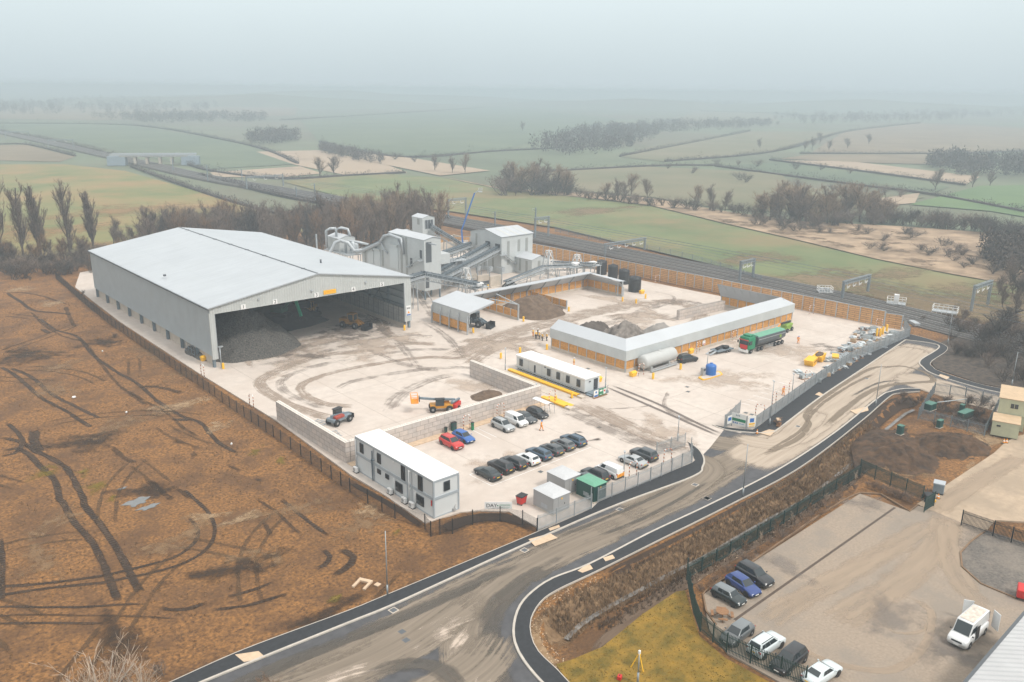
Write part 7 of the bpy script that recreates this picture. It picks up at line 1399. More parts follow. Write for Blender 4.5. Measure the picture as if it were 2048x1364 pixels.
# picnic table, barrow, cones, survey tripod, red box, crate, frames
p = G(*q4(300,850)); pt = thing('picnic_table','round brown picnic table with benches by the small dark hatchback','picnic table',(*p,0),.3); mb = MB(); mb.lathe([(.7,.70),(.7,.76)],16); mb.build('tabletop',M['wood'],pt)
for k in range(4): a_ = k*math.pi/2+.4; mb = MB(); mb.cbox((1.05*math.cos(a_),1.05*math.sin(a_),.43),(.3,1.0,.05),a_); mb.build('bench',M['wood'],pt); mb = MB(); mb.bar((0,0,.65),(1.1*math.cos(a_),1.1*math.sin(a_),.0),.08); mb.build('leg',M['wood'],pt)
p = G(1277,1335); tp = thing('survey_tripod','yellow survey tripod with white instrument on the lawn','tripod',(*p,0))
for k in range(3): a_ = k*2.1+.3; mb = MB(); mb.bar((.75*math.cos(a_),.75*math.sin(a_),0),(.1*math.cos(a_),.1*math.sin(a_),1.5),.07); mb.build('leg',M['yellow'],tp)
mb = MB(); mb.lathe([(.15,1.5),(.15,1.56)],10); mb.build('head',M['yellow'],tp); mb = MB(); mb.box(-.11,-.1,1.56,.11,.1,1.95); mb.build('instrument',M['white'],tp,bevel=.03)
p = G(1239,1358); r = thing('equipment_case','small red case on the lawn left of the tripod','case',(*p,0),.4); mb = MB(); mb.box(-.25,-.2,0,.25,.2,.4); mb.build('body',M['red'],r,bevel=.04); mb = MB(); mb.box(-.1,-.03,.4,.1,.03,.46); mb.build('handle',M['black'],r)
p = G(1876,985); r = thing('water_butt','dark grey ribbed bulk crate beside the track by the cone','bulk container',(*p,0),.3); mb = MB(); mb.box(-.7,-.7,.15,.7,.7,1.5); mb.build('tub',M['greybox'] if False else M['steeldk'],r,bevel=.1); mb = MB(); mb.box(-.75,-.75,1.5,.75,.75,1.62); mb.build('lid',M['trim'],r); mb = MB(); mb.box(-.7,-.7,0,.7,.7,.15); mb.build('pallet',M['black'],r)
def cone(lab, p_):
    p = G(*p_); r = thing('traffic_cone',lab,'traffic cone',(*p,0),0,'traffic cones'); mb = MB(); mb.lathe([(.2,.05),(.03,.75)],10); mb.build('cone_body',M['orange'],r); mb = MB(); mb.lathe([(.155,.28),(.11,.46)],10); mb.build('white_band',M['white'],r); mb = MB(); mb.box(-.25,-.25,0,.25,.25,.05); mb.build('base',M['black'],r)
cone('orange cone beside the dark bulk crate on the track',(1876,997)); cone('orange cone at the kerb below the company boards',(1514,867)); cone('left of two orange cones below the lower sage cabin',z18(915,1275)); cone('right of two orange cones below the lower sage cabin',z18(948,1275))
p = G(1856,1000); r = thing('site_dumper','black and yellow machine beside the green gate','dumper',(*p,0),.7); mb = MB(); mb.box(-.9,-.6,.35,.6,.6,1.0); mb.build('body',M['black'],r,bevel=.1); mb = MB(); mb.box(-1.2,-.62,.3,-.85,.62,.6); mb.build('counterweight',M['yellow'],r); wheels(r,(-.6,.5),(-.6,.6),.3,.2); mb = MB(); mb.bar((.4,0,.9),(.9,0,1.4),.08); mb.build('lever',M['black'],r)
p = G(2046,1195); r = thing('red_skip','red machine at the right edge beside the gravel bed','machine',(*p,0),.3); mb = MB(); mb.box(-1,-.7,.3,1,.7,1.3); mb.build('body',M['red'],r,bevel=.12); mb = MB()
for k in range(3): mb.box(-.8,-.72,.5+k*.2,.6,-.70,.58+k*.2)
mb.build('vent',M['black'],r); wheels(r,(-.6,.6),(-.6,.6),.3,.2)
p = G(730,1170); mb = MB(); mb.box(-.9,-.5,.05,.5,-.2,.25); mb.box(-.9,.9,.05,.5,1.2,.25); mb.cbox((.7,.35,.15),(.5,1.7,.25)); one(mb,'headwall_unit',M['slabtan'],'pale concrete headwall unit lying on the brown field by the road','concrete unit',(p[0],p[1],hz(*p)),.5)
p = G(755,1168); one(MB().box(-.3,-.3,0,.3,.3,.1),'concrete_slab',M['slabtan'],'small square slab beside the headwall unit','slab',(p[0],p[1],hz(*p)),.3)
for i, p_ in enumerate((ZA(432,742),ZA(600,476),ZA(740,833),ZA(1355,1018))):
    p = G(*p_); mb = MB(); mb.blob((0,0,.18),(.42 if i == 0 else .2,.3 if i == 0 else .16,.2),8,5,.2); one(mb,'rubbish_bag',M['white'],('largest white bag lying on the brown field','white scrap on the field nearest the shed wall','tiny white scrap below the straw patches','tiny white scrap near the mesh fence')[i],'rubbish',(p[0],p[1],hz(*p)),.4)
p = G(1558,851); r = thing('cable_drum','brown timber barrier frames heaped on the pavement by the gate','barrier heap',(*p,.1),.4); mb = MB()
for k in range(5): mb.cbox((k*.2-.4,.1*k,.2+.15*k),(1.6,.7,.06),.3*k,0,.15*k)
mb.build('frame',M['wood'],r); mb = MB(); mb.cbox((.1,.2,.95),(1.0,.6,.2),.4); mb.build('sack',M['slabtan'],r)
# covers and drains
for i, p_ in enumerate([q2(1110,342),q2(1435,97),q2(1550,550),q2(2030,488),z7(1022,800),z7(1028,830),z7(398,685),q4(215,163),q4(145,85),(787,1190+30),(812,1280),(1049,1100),(804,1263),z14(490,858),z14(570,880),z14(1200,1040),(1733,757),(1105,1160),(1296,1070)]):
    p = G(*p_); on = p_[1] > 1005 or p_[0] > 1590; mb = MB(); s = .45; zz = -.022 if on else .004
    mb.box(-s,-s,-.05,s,s,zz+.012); mb.box(-s*.75,-s*.75,0,s*.75,s*.75,zz+.02,1)
    one(mb,'drain_cover',[M['pushwall'],M['gutter']],'square iron drain cover set in the paving','drain cover',(*p,0),.1,'drain covers set in the paving')
# parking bay lines
ln = MB(); WB = [((938,972),(1190,879)),]
def line(a, b, w_=.09): strip(ln, [G(*a), G(*b)], w_, 0, .008)
for a, b in ((q2(718,358),q2(840,420)),(q2(840,420),q2(1390,205)),(q2(718,358),q2(745,348))): line(a, b)
for i in range(8): x = 67.0+i*2.75; strip(ln, [(x+17.3-8.5,90.2),(x+17.3-8.5,95.0)], .09, 0, .008) if False else None
for a, b in ((zq(430,1000),zq(600,1085)),(zq(480,985),zq(650,1065)),(z14(425,722),z14(540,752)),(z14(510,670),z14(640,705)),(z14(585,615),z14(830,680)),(z14(655,568),z14(790,600)),(z14(740,515),z14(960,570)),(z14(880,425),z14(1010,455)),(z14(880,425),z14(1100,480)),(z14(950,500),z14(1080,535))): line(a, b)
tag(ln.build('road_marking', M['white']), kind='structure')
# concrete joints in the yard
jt = MB()
for x in range(64, 196, 9):
    for seg in ((70,101),(106,158)) if x < 105 else ((72,103),(127,146)): strip(jt, [(x,seg[0] if x > 75 or seg[0] > 75 else 84),(x,seg[1])], .07, 0, .005)
for y in (80,90,112,130,140): strip(jt, [(108 if y < 100 else 61,y),(190 if y < 100 else 120,y)], .07, 0, .0045)
tag(jt.build('slab_joint', mat('joint_sealant',(0.34,0.29,0.25),.9,.1)), kind='structure')
# skips and scrap laid out
z8 = Zm(1350,450,2.934)
for lab, p_, rz, ld in (('nearest yellow skip beside the palisade fence',z8(815,825),.25,0),('yellow skip full of brown soil behind the nearest one',z8(865,800),.25,1),('small yellow skip nearest the scrap',z8(960,795),.5,0)):
    p = G(*p_); r = thing('skip',lab,'skip',(p[0],p[1]+.8,0),rz); k = .72 if 'small' in lab else 1.0; mb = MB()
    mb.extr([(-1.1*k,0),(1.1*k,0),(1.95*k,1.35*k),(-1.95*k,1.35*k)],-.9*k,.9*k,'y'); mb.box(-1.98*k,-.94*k,1.3*k,1.98*k,-.88*k,1.4*k); mb.box(-1.98*k,.88*k,1.3*k,1.98*k,.94*k,1.4*k)
    for s in (-.5,.5): mb.box(s*k-.06,-.96*k,.1,s*k+.06,-.9*k,1.3*k)
    mb.build('tub',M['yellow'],r)
    mb = MB(); mb.blob((0,0,1.32*k),(1.8*k,.84*k,.42),14,6,.10); mb.build('load',M['brownheap'],r) if ld else None
    if not ld and k == 1: mb = MB(); [mb.box(-.9+i*.45,-.985,.75,-.65+i*.45,-.975,1.0) for i in range(5)]; mb.build('lettering',M['wood'],r)
rg = random.Random(21)
SM = [M['steel'], mat('sheet_grey',(0.33,0.37,0.39),.5,.15), mat('sheet_pale',(0.52,0.56,0.57),.5,.1), M['wood'], M['gutter'], mat('card_tan',(0.45,0.32,0.2),.8,.15), mat('rusty',(0.28,0.12,0.05),.8,.3)]
def scrap(i):
    mb = MB(); k = i % 6
    if k == 0:
        for j in range(7): mb.cbox((rg.uniform(-.6,.6),rg.uniform(-.5,.5),.08+.06*j),(rg.uniform(.8,1.8),rg.uniform(.3,.9),.05),rg.uniform(-.5,.5),rg.choice((0,1,2)))
    elif k == 1:
        for j in range(9): y = -.6+j*.15; mb.bar((-1.2+rg.uniform(-.2,.2),y,.1+.05*(j%3)),(1.2,y+rg.uniform(-.2,.2),.12+.05*(j%2)),.1,.1,rg.choice((0,1)))
    elif k == 2:
        mb.box(-.6,-.5,0,.6,.5,.14,3); mb.box(-.55,-.45,.14,.55,.45,.7,5)
        for j in range(4): mb.cbox((rg.uniform(-.3,.3),rg.uniform(-.3,.3),.75),(.6,.25,.12),rg.uniform(0,3),0)
    elif k == 3:
        mb.box(-.6,-.5,0,.6,.5,.14,3)
        for j in range(10): mb.cbox((rg.uniform(-.45,.45),rg.uniform(-.4,.4),.2+rg.uniform(0,.5)),(rg.uniform(.2,.7),rg.uniform(.2,.5),rg.uniform(.08,.3)),rg.uniform(0,3),rg.choice((0,2,6,4)))
    elif k == 4:
        for j in range(5): mb.tube([(-1.0,-.4+j*.2,.15),(1.0,-.4+j*.2+rg.uniform(-.1,.1),.15)],.09,7,rg.choice((0,4)))
        mb.cbox((0,0,.35),(.9,.9,.06),.5,2)
    else:
        for j in range(4): mb.cbox((0,-.5+j*.3,.45),(1.6,.05,.9),.1*rg.uniform(-1,1),rg.choice((1,2)))
        mb.box(-.9,-.6,0,.9,.6,.1,3)
    return mb
SL_ = ['stack of pale grey sheet offcuts lying in the scrap rows','bundle of grey steel sections lying in the scrap rows','tan boxed pallet with steel pieces in the scrap rows','pallet of mixed rusty and grey fittings in the scrap rows','pile of pipes under a pale plate in the scrap rows','pallet of upright grey panels in the scrap rows']
REG = W([(1722,652),(1800,672),(1690,735),(1648,757),(1655,718),(1690,690)])
protos = {}; placed = []
tries = 0
while len(placed) < 74 and tries < 6000:
    tries += 1; x = rg.uniform(min(p[0] for p in REG), max(p[0] for p in REG)); y = rg.uniform(min(p[1] for p in REG), max(p[1] for p in REG))
    if not inside(REG, np.array([x]), np.array([y]))[0] or any((x-a)**2+(y-b)**2 < 1.35**2 for a, b in placed): continue
    k = len(placed) % 6; placed.append((x, y)); rz = rg.uniform(0, 3.14)
    if k not in protos: protos[k] = one(scrap(k), 'scrap_pile', SM, SL_[k], 'scrap pile', (x,y,0), rz, 'scrap laid out beside the palisade fence')
    else: dup(protos[k], [], (x,y,0), rz, scale=rg.uniform(.75,1.25))
for lab, p_ in (('pale grey plates on the ground between the nearest skip and the hoop',(1607,757)),('grey steel pieces heaped beside the striped hoop',(1622,750)),('thin grey sheets by the blue offcut',(1634,764)),('pale sheets lying left of the heaped steel',(1596,745))):
    p = G(*p_); one(scrap(rg.choice((0,1,5))),'scrap_pile',SM,lab,'scrap pile',(*p,0),rg.uniform(0,3))
# ================================================================ RAILWAY FURNITURE
def gantry(lab, a, b, h, arms=3):
    p = Vector(G(*a)); L = 2.0; hd = 0.0                          # the portal stands square to the tracks: its far leg lies along +x
    while L < 40 and PX(p.x+L, p.y, 0)[0] < b[0]: L += .1
    r = thing('rail_gantry', lab, 'gantry', (p.x,p.y,0), hd, 'overhead line gantries along the railway')
    for x in ([0, L] if L > 3 else [0]):
        mb = MB()
        for dx in (-.22,.22):
            for dy in (-.22,.22): mb.bar((x+dx,dy,0),(x+dx,dy,h),.15)
        for k in range(int(h/.8)): z = k*.8; mb.bar((x-.22,-.22,z),(x+.22,-.22,z+.8),.09); mb.bar((x-.22,.22,z+.8),(x+.22,.22,z),.07); mb.bar((x-.22,-.22,z),(x-.22,.22,z+.8),.09)
        mb.build('mast', M['gantrygrey'], r)
    mb = MB()
    for dy in (-.3,.3):
        for z in (h-.1,h-.9): mb.bar((-.4,dy,z),(L+.4,dy,z),.16)
        k = max(2, int(L/1.1))
        for i in range(k): mb.bar((L*i/k,dy,h-.1),(L*(i+1)/k,dy,h-.9),.09); mb.bar((L*i/k,dy,h-.9),(L*i/k,dy,h-.1),.09)
    mb.build('beam', M['gantrygrey'], r); mb = MB()
    for i in range(arms): x = L*(i+.6)/(arms+.3); mb.bar((x,0,h-.9),(x,0,h-2.1),.16); mb.bar((x,0,h-1.8),(x+1.6,.2,h-2.4),.12); mb.bar((x+.3,.1,h-2.4),(x+2.0,.2,h-1.9),.12)
    mb.build('insulator_arm', M['white'], r); return r
q8 = Zm(1350,450,2.934); z1 = Zm(0,150,2.926)
gantry('long lattice gantry over the tracks behind the black tanks', z3(893,480), z3(1232,520), hgt(z3(893,480),487), 5)
gantry('gantry over the tracks behind the far end of the canopied wall', q8(378,330), q8(455,325), hgt(q8(378,330),522), 3)
gantry('split gantry right of the canopied wall between two cages', z6(520,610) if False else (1683.9,598.4), (1735,603), hgt((1683.9,598.4),562), 4)
gantry('gantry rising behind the big bare tree at the right', (1942,622), (1975,631), hgt((1975,631),579), 3)
gantry('gantry behind the squat process building', z3(298,332), z3(410,350), hgt(z3(410,350),439), 2)
gantry('gantry left of the squat building above the blue boom', z2(1105,215), z2(1235,262), hgt(z2(1235,262),409), 2)
for lab, a, ty in (('lone slim railway mast beside the squat building gantry',z3(300,322),415),('lone railway mast above the retaining wall',z2(1452,270),423),('near lone mast left of the bare belt trees',z1(1845,735),367),('second lone mast left of the bare belt trees',z1(1735,712),374),('mast by the stubble field edge',z1(1418,622),338),('mast nearer the bridge',z1(1217,620),330),('mast in front of the rail bridge',z1(1015,562),318)):
    p = G(*a); h = hgt(a, ty); r = thing('rail_mast', lab, 'mast', (*p,0), .2, 'lone masts along the railway'); mb = MB(); mb.bar((0,0,0),(0,0,h),.38); mb.build('mast_post', M['steeldk'], r); mb = MB(); mb.bar((0,0,h-.6),(-2.2,0,h-.2),.12); mb.bar((0,0,h-1.8),(-2.2,0,h-.6),.1); mb.build('insulator_arm', M['steel'], r)
gantry('long distant gantry in front of the two field trees', z1(1445,665), z1(1658,665), hgt(z1(1445,665),353), 3); gantry('distant gantry beyond the rail bridge', z1(285,430), z1(430,428), hgt(z1(285,430),279), 2); gantry('most distant gantry at the left edge', z1(35,375), z1(170,372), hgt(z1(35,375),263), 2)
# rail bridge
bp = [G(*z1(x, y)) for x, y in ((760,522),(1050,520))]; hd = math.atan2(bp[1][1]-bp[0][1], bp[1][0]-bp[0][0]); L = math.hypot(bp[1][0]-bp[0][0], bp[1][1]-bp[0][1])
br = thing('road_bridge','concrete road bridge crossing the distant railway','bridge',(*bp[0],0),hd); mb = MB(); mb.box(-6,-3.5,5.2,L+6,3.5,6.2); mb.build('deck',M['pushpanel'],br)
for y in (-3.6,3.5): mb = MB(); mb.box(-12,y,6.2,L+12,y+.3,7.5); mb.build('parapet',M['trim'],br)
for x in (L*.12,L*.36,L*.62,L*.86): mb = MB(); mb.box(x-.8,-3,0,x+.8,3,5.2); mb.build('pier',M['pushwall'],br)
for x0, x1 in ((-14,-2),(L+2,L+14)): mb = MB(); mb.extr([(-5,-.5),(5,-.5),(3.4,5.6),(-3.4,5.6)],x0,x1,'x'); mb.build('abutment',M['steeldk'],br)
# railings cages
for lab, a, b in (('leftmost white railed platform beside the tracks',q8(845,405),q8(925,408)),('white railed platform with a pale cabinet beside the tracks',q8(1240,470),q8(1350,482)),('white railed walkway nearest the big bare tree',q8(1505,515),q8(1650,535))):
    p, q = G(*a), G(*b); hd = math.atan2(q[1]-p[1], q[0]-p[0]); L = math.hypot(q[1]-p[1], q[0]-p[0]); r = thing('railed_platform',lab,'platform',(*p,0),hd); mb = MB()
    for y in (0,3):
        for z in (.6,1.3,1.9): mb.bar((0,y,z),(L,y,z),.1)
        for k in range(6): mb.bar((L*k/5,y,0),(L*k/5,y,1.9),.1)
    for x in (0,L):
        for z in (.6,1.3,1.9): mb.bar((x,0,z),(x,3,z),.1)
    mb.build('railing',M['white'],r); mb = MB(); mb.box(0,0,.3,L,3,.5); mb.build('deck',M['steel'],r)
    if 'cabinet' in lab: mb = MB(); mb.box(L*.35,.5,.5,L*.62,2,2.9); mb.build('cabinet',M['white'],r)
    if 'leftmost' in lab: mb = MB(); mb.box(L*.15,.8,.5,L*.4,2,1.5); mb.box(L*.55,.8,.5,L*.8,2,1.5); mb.build('equipment_box',M['steel'],r)
p = G(1825,652); r = thing('timber_rack','orange brown timber rack by the end of the palisade fence','rack',(p[0],p[1],0),.9); mb = MB()
for s in (0,2.2): mb.bar((s,0,0),(s,4.5,1.6),.2); mb.bar((s,0,0),(s,4.5,.1),.2)
for k in range(3): mb.bar((0,1+k*1.6,.4+k*.5),(2.2,1+k*1.6,.4+k*.5),.16)
mb.build('frame',mat('orange_timber',(.45,.25,.09),.8,.2),r); mb = MB(); mb.box(-.6,-1.6,.1,2.6,-.2,.8); mb.build('sheet_stack',M['steel'],r)
meshfence('mesh_fence','dark wire fence on the far side of the railway',[(1110,462),(1200,482),(1341,508),(1440,535),(1522,563)],1.9,M['steeldk'],5.0,z=-.2)

# ================================================================ TREES AND PLANTS
def ribbon(mb, a, b, w0, w1, rg, mi=0):
    d = (b-a); x = d.cross(Vector((rg.uniform(-1,1), rg.uniform(-1,1), rg.uniform(-1,1))))
    if x.length < 1e-5: return
    x.normalize(); o = len(mb.v); mb.v += [tuple(a-x*w0/2), tuple(a+x*w0/2), tuple(b+x*w1/2), tuple(b-x*w1/2)]; mb.f.append([o,o+1,o+2,o+3]); mb.m.append(mi); mb.sm.append(False)
def make_tree(seed, h, style, nt=1):
    rg = random.Random(seed); tr, cr_ = MB(), MB(); tips = []
    def grow(p, d, L, r, lvl, maxl):
        k = 3; pts = [p]; q = p; dd = d
        for i in range(k):
            wob = Vector((rg.uniform(-1,1), rg.uniform(-1,1), rg.uniform(-.4,.8)))*((.10,.2,.3,.34)[min(lvl,3)] if style != 'oak' else .34)
            if style == 'poplar': wob.z += .28
            dd = (dd+wob).normalized(); q = q+dd*(L/k); pts.append(q)
        if lvl <= 1 or (style == 'oak' and lvl <= 3): tr.tube(pts, [r*(1-.5*i/k) for i in range(k+1)], 5, 0, False)
        else:
            for a, b in zip(pts[:-1], pts[1:]): ribbon(cr_, a, b, r*(1.25 if lvl == 2 else 2.0), r*(.9 if lvl == 2 else 1.3), rg)
        if lvl >= maxl:
            return
        n = {'poplar':(24,8,7,3),'round':(13,9,9,4),'oak':(6,5,5,5),'bush':(10,7,5,3),'sapling':(8,5,4,3)}[style][min(lvl,3)]
        for i in range(n):
            t = (.25 if lvl == 0 and style == 'oak' else .08)+(.86-.12)*((i+rg.random())/n); seg = min(k-1, int(t*k)); f = t*k-seg; b0 = pts[seg].lerp(pts[seg+1], min(1, f))
            ang = rg.uniform(0, 6.283); sp_ = {'poplar':.55,'round':.8,'oak':1.0,'bush':.9,'sapling':.7}[style]*(1 if lvl == 0 else .9)
            side = Vector((math.cos(ang), math.sin(ang), 0)); nd_ = (dd*1.0+side*sp_+Vector((0,0,.25 if style != 'oak' else .02))).normalized()
            Lc = L*{'poplar':(.34,.45,.6,.6),'round':(.55,.55,.6,.6),'oak':(.72,.62,.58,.55),'bush':(.6,.55,.55,.6),'sapling':(.55,.5,.5,.6)}[style][min(lvl,3)]*(1-.45*t if lvl == 0 else 1)*rg.uniform(.7,1.25)
            grow(b0, nd_, Lc, max(r*.5, .019 if style != 'oak' else .024), lvl+1, maxl)
    if style == 'bush':
        for i in range(7): a = rg.uniform(0,6.28); grow(Vector((rg.uniform(-.5,.5),rg.uniform(-.5,.5),0)), Vector((math.cos(a)*.7,math.sin(a)*.7,1)).normalized(), h*.75, .03*h**.5, 1, 3)
    elif style == 'poplar':
        for i in range(nt): grow(Vector((rg.uniform(-1.2,1.2)*(nt > 1),rg.uniform(-1,1)*(nt > 1),-.2)), Vector((rg.uniform(-.03,.03),0,1)), h*(1 if i == 0 else .85), .26, 0, 3)
    else:
        grow(Vector((0,0,-.2)), Vector((rg.uniform(-.06,.06),rg.uniform(-.06,.06),1)), h*.72 if style == 'round' else h*.5, .22 if style == 'round' else (.42 if style == 'oak' else .03), 0, 3 if style != 'oak' else 4)
    return tr, cr_
PROT = {}
def tree_proto(key, seed, h, style, bark, twig, nt=1, wmul=1.0):
    tr, c = make_tree(seed, h, style, nt)
    PROT[key] = (tr.mesh('trunk') if tr.v else None, c.mesh('crown'), h)
    if PROT[key][0]: PROT[key][0].materials.append(bark)
    PROT[key][1].materials.append(twig)
for i in range(3): tree_proto('pop%d' % i, 30+i, 22, 'poplar', M['bark'], M['twig'], 2 if i == 1 else 1)
for i in range(5): tree_proto('rnd%d' % i, 50+i, 13, 'round', M['bark'], (M['twig'],M['twig'],M['twigdark'],M['twigpale'],M['twigrust'])[i] if i != 3 else M['twig'])
for i in range(4): tree_proto('bush%d' % i, 70+i, 4, 'bush', M['bark'], (M['twigdark'],M['twig'],M['twigdark'],M['twig'])[i])
tree_proto('oak', 91, 14, 'oak', M['twigdark'], M['twigdark']); tree_proto('pale', 95, 5.5, 'bush', M['barkpale'], M['twigpale'])
for i in range(2): tree_proto('sap%d' % i, 97+i, 3.0, 'sapling', M['twigrust'], (M['twigpale'],M['twigrust'])[i])
tree_proto('rust', 99, 3.2, 'bush', M['twigrust'], M['twigrust'])
for i in range(2): tree_proto('rgold%d' % i, 104+i, 12, 'round', M['bark'], mat('golden_twigs%d' % i, (0.25,0.175,0.115), .9, .3, .7))
def plant(name, key, loc, h, rz, lab, cat, group=None, sx=1.0):
    t, c, h0 = PROT[key]; s = h/h0; r = thing(name, lab, cat, loc, rz, group); r.scale = (s*sx, s*sx, s)
    if t: o = bpy.data.objects.new('trunk', t); COL.objects.link(o); o.parent = r
    o = bpy.data.objects.new('crown' if t else 'stems', c); COL.objects.link(o); o.parent = r; return r
rt = random.Random(5)
for i, (p_, ty, k) in enumerate([((8,520),358,0),((47,512),374,2),((90,508),371,1),((140,505),368,0),((194,500),382,1)]):
    plant('poplar_tree','pop%d' % k, (*G(*p_),0), hgt(p_, ty)*1.0, rt.uniform(0,6), ('leftmost tall bare poplar cut by the photo edge','second tall bare poplar from the left edge','double-stemmed bare poplar third from the left','broad bare poplar fourth from the left','slim bare poplar nearest the shed')[i],'tree',None,1.35)
# belt of bare trees beyond the shed
n = 0
bt_lab = 'bare brown tree in the belt behind the large shed'
for row, (pa, pb) in enumerate([((215,498),(860,470)),((240,520),(880,488)),((330,508),(760,478))]):
    m_ = (42,40,30)[row]
    for i in range(m_):
        t = (i+rt.uniform(.1,.9))/m_; px, py = pa[0]+(pb[0]-pa[0])*t, pa[1]+(pb[1]-pa[1])*t+rt.uniform(-6,6); h = rt.uniform(14,18.5)+(3.0 if px > 640 else 0)+(2.5 if px > 760 else 0)
        if px < 300: h = rt.uniform(9,13)
        key = rt.choice(('rnd0','rnd1','rnd2','rnd3','rnd4','rnd0','rnd1')) if px < 700 else rt.choice(('rnd0','rnd1','rgold0'))
        plant('bare_tree', key, (*G(px,py),0), h, rt.uniform(0,6), bt_lab, 'tree', 'bare trees of the belt behind the shed', rt.uniform(.75,1.0))
for i in range(60):
    t = i/60; px, py = 0+230*t+rt.uniform(-8,8), 545-20*t+rt.uniform(-14,16)
    if px > 185: py = 515
    plant('scrub_bush', 'bush%d' % (i % 4), (*G(px,py),-.2), rt.uniform(3.0,6.0), rt.uniform(0,6), 'dark bare scrub bush at the top edge of the brown field', 'bush', 'dark scrub along the top of the brown field', rt.uniform(1.0,1.5))
for i in range(16): px = rt.uniform(0,180); plant('bare_tree','rnd%d' % rt.choice((0,2,4)),(*G(px,535-px*.08+rt.uniform(-12,8)),0),rt.uniform(7,11),rt.uniform(0,6),'small dark bare tree in the scrub below the poplars','tree','small bare trees below the poplars')
# right-hand big tree and thicket
plant('bare_oak','oak',(*G(1987,694),0),14.5,.6,'large dark bare spreading tree above the scrub at the right','tree',None,1.25)
for i in range(64):
    px, py = rt.uniform(1880,2075), rt.uniform(640,775)
    if py > 700+(px-1880)*.55 or py < 628+(2048-px)*.02: continue
    plant('scrub_bush','bush%d' % (i % 4),(*G(px,py),0),rt.uniform(1.8,3.8)+(1.5 if px > 1960 else 0),rt.uniform(0,6),'dark bare bush in the thicket inside the turning head loop','bush','thicket inside the turning head loop',rt.uniform(1.0,1.5))
for i in range(14):
    px, py = rt.uniform(1840,2060), rt.uniform(618,665); plant('scrub_bush','bush%d' % (i % 4),(*G(px,py),0),rt.uniform(1.5,3),rt.uniform(0,6),'low dark bush on the railway verge at the right','bush','low bushes on the railway verge')
for i in range(9):
    px, py = rt.uniform(1990,2060), rt.uniform(520,600); plant('bare_tree','rnd%d' % rt.choice((0,1,2)),(*G(px,py+40),0),rt.uniform(7,10),rt.uniform(0,6),'bare tree at the right edge beyond the railway','tree','bare trees at the right edge')
# bottom left pale tree, field sprigs
for i, (px, py, h) in enumerate([(205,1420,6.5),(285,1395,4.2),(120,1440,4.5)]): plant('pale_shrub','pale',(*G(px,py),-.1),h,1.3*i,('tallest pale bare shrub at the lower left corner','pale bare shrub right of the tallest at the lower left','low pale bare shrub left of the tallest at the lower left')[i],'shrub')
for i, (px, py) in enumerate([(252,1385),(325,1350),(150,1395),(60,560),(230,675),(165,590)]): plant('dry_bush','bush%d' % (1+2*(i % 2)),(*G(px,py),-.1),rt.uniform(1.6,2.4),i,'dry brown bush on the brown field','bush','dry bushes on the brown field')
plant('rust_shrub','rust',(*G(540,1372),-.1),1.8,0,'small rust coloured shrub at the bottom edge of the road','shrub')
p = G(768,1060)
# planting bed along the green fence
for i in range(11): t = i/10; px, py = 1395+(1712-1395)*t, 1165+(965-1165)*t; plant('sapling','sap%d' % (i % 2),(*G(px,py),0),rt.uniform(2.6,3.6),i*1.1,'thin bare sapling in the bed along the green fence','sapling','saplings along the green fence')
for i in range(34): t = i/34; px, py = 1402+(1716-1402)*t+rt.uniform(-3,3), 1178+(975-1178)*t+rt.uniform(-3,5); plant('low_shrub','rust' if i % 3 else 'bush1',(*G(px,py),0),rt.uniform(.7,1.2),i,'low brown shrub in the bed along the green fence','shrub','low shrubs in the bed along the green fence',1.5)
for i in range(14): t = i/14; px, py = 1735+(1830-1735)*t, 975+(1010-975)*t-3; plant('low_shrub','rust' if i % 2 else 'bush1',(*G(px,py),0),rt.uniform(.8,1.5),i,'low brown shrub in the bed below the track gate','shrub','low shrubs below the track gate',1.4)
for i in range(34): px, py = rt.uniform(1862,1985), rt.uniform(793,852); plant('scrub_bush','bush%d' % (i % 4),(*G(px,py),0),rt.uniform(.9,1.9),i,'low dark bush inside the grey compound fence','bush','bushes inside the grey compound',1.5)
for i in range(10): px, py = rt.uniform(1800,1850), rt.uniform(790,812); plant('scrub_bush','bush%d' % (i % 4),(*G(px,py),-.3),rt.uniform(.9,1.6),i,'low dark bush at the upper end of the stream','bush','bushes at the upper end of the stream',1.3)
# ---- middle distance and far trees
def scatter(lab, cat, group, pts, keys, hs, name='bare_tree', sx=(0.9,1.2), z=-.5):
    for px, py in pts: plant(name, rt.choice(keys), (*G(px,py),z), rt.uniform(*hs), rt.uniform(0,6), lab, cat, group, rt.uniform(*sx))
def along(line, n, jx=4, jy=2):
    out = []; L = [math.hypot(b[0]-a[0], b[1]-a[1]) for a, b in zip(line[:-1], line[1:])]; T = sum(L)
    for i in range(n):
        d = T*(i+rt.random())/n; k = 0
        while k < len(L)-1 and d > L[k]: d -= L[k]; k += 1
        a, b = line[k], line[k+1]; t = min(1, d/L[k]); out.append((a[0]+(b[0]-a[0])*t+rt.uniform(-jx,jx), a[1]+(b[1]-a[1])*t+rt.uniform(-jy,jy)))
    return out
RK = ('rnd0','rnd1','rnd3','rgold0'); GK = ('rgold0','rgold1'); BK = ('bush0','bush1','bush2','bush3')
scatter('large golden brown bare tree in the clump beside the reed strip','tree','golden clump beside the reed strip',[(1560,440),(1585,436),(1612,441),(1640,438),(1668,442),(1695,436),(1720,440),(1540,438),(1600,444),(1655,445),(1735,438)],GK+('rnd0',),(15,22),sx=(1.1,1.7))
scatter('smaller golden brown tree among the clump beside the reed strip','tree','smaller trees of the golden clump',[(rt.uniform(1520,1765),rt.uniform(425,450)) for _ in range(22)],GK+('rnd0','bush1'),(8,15),sx=(1.2,1.7))
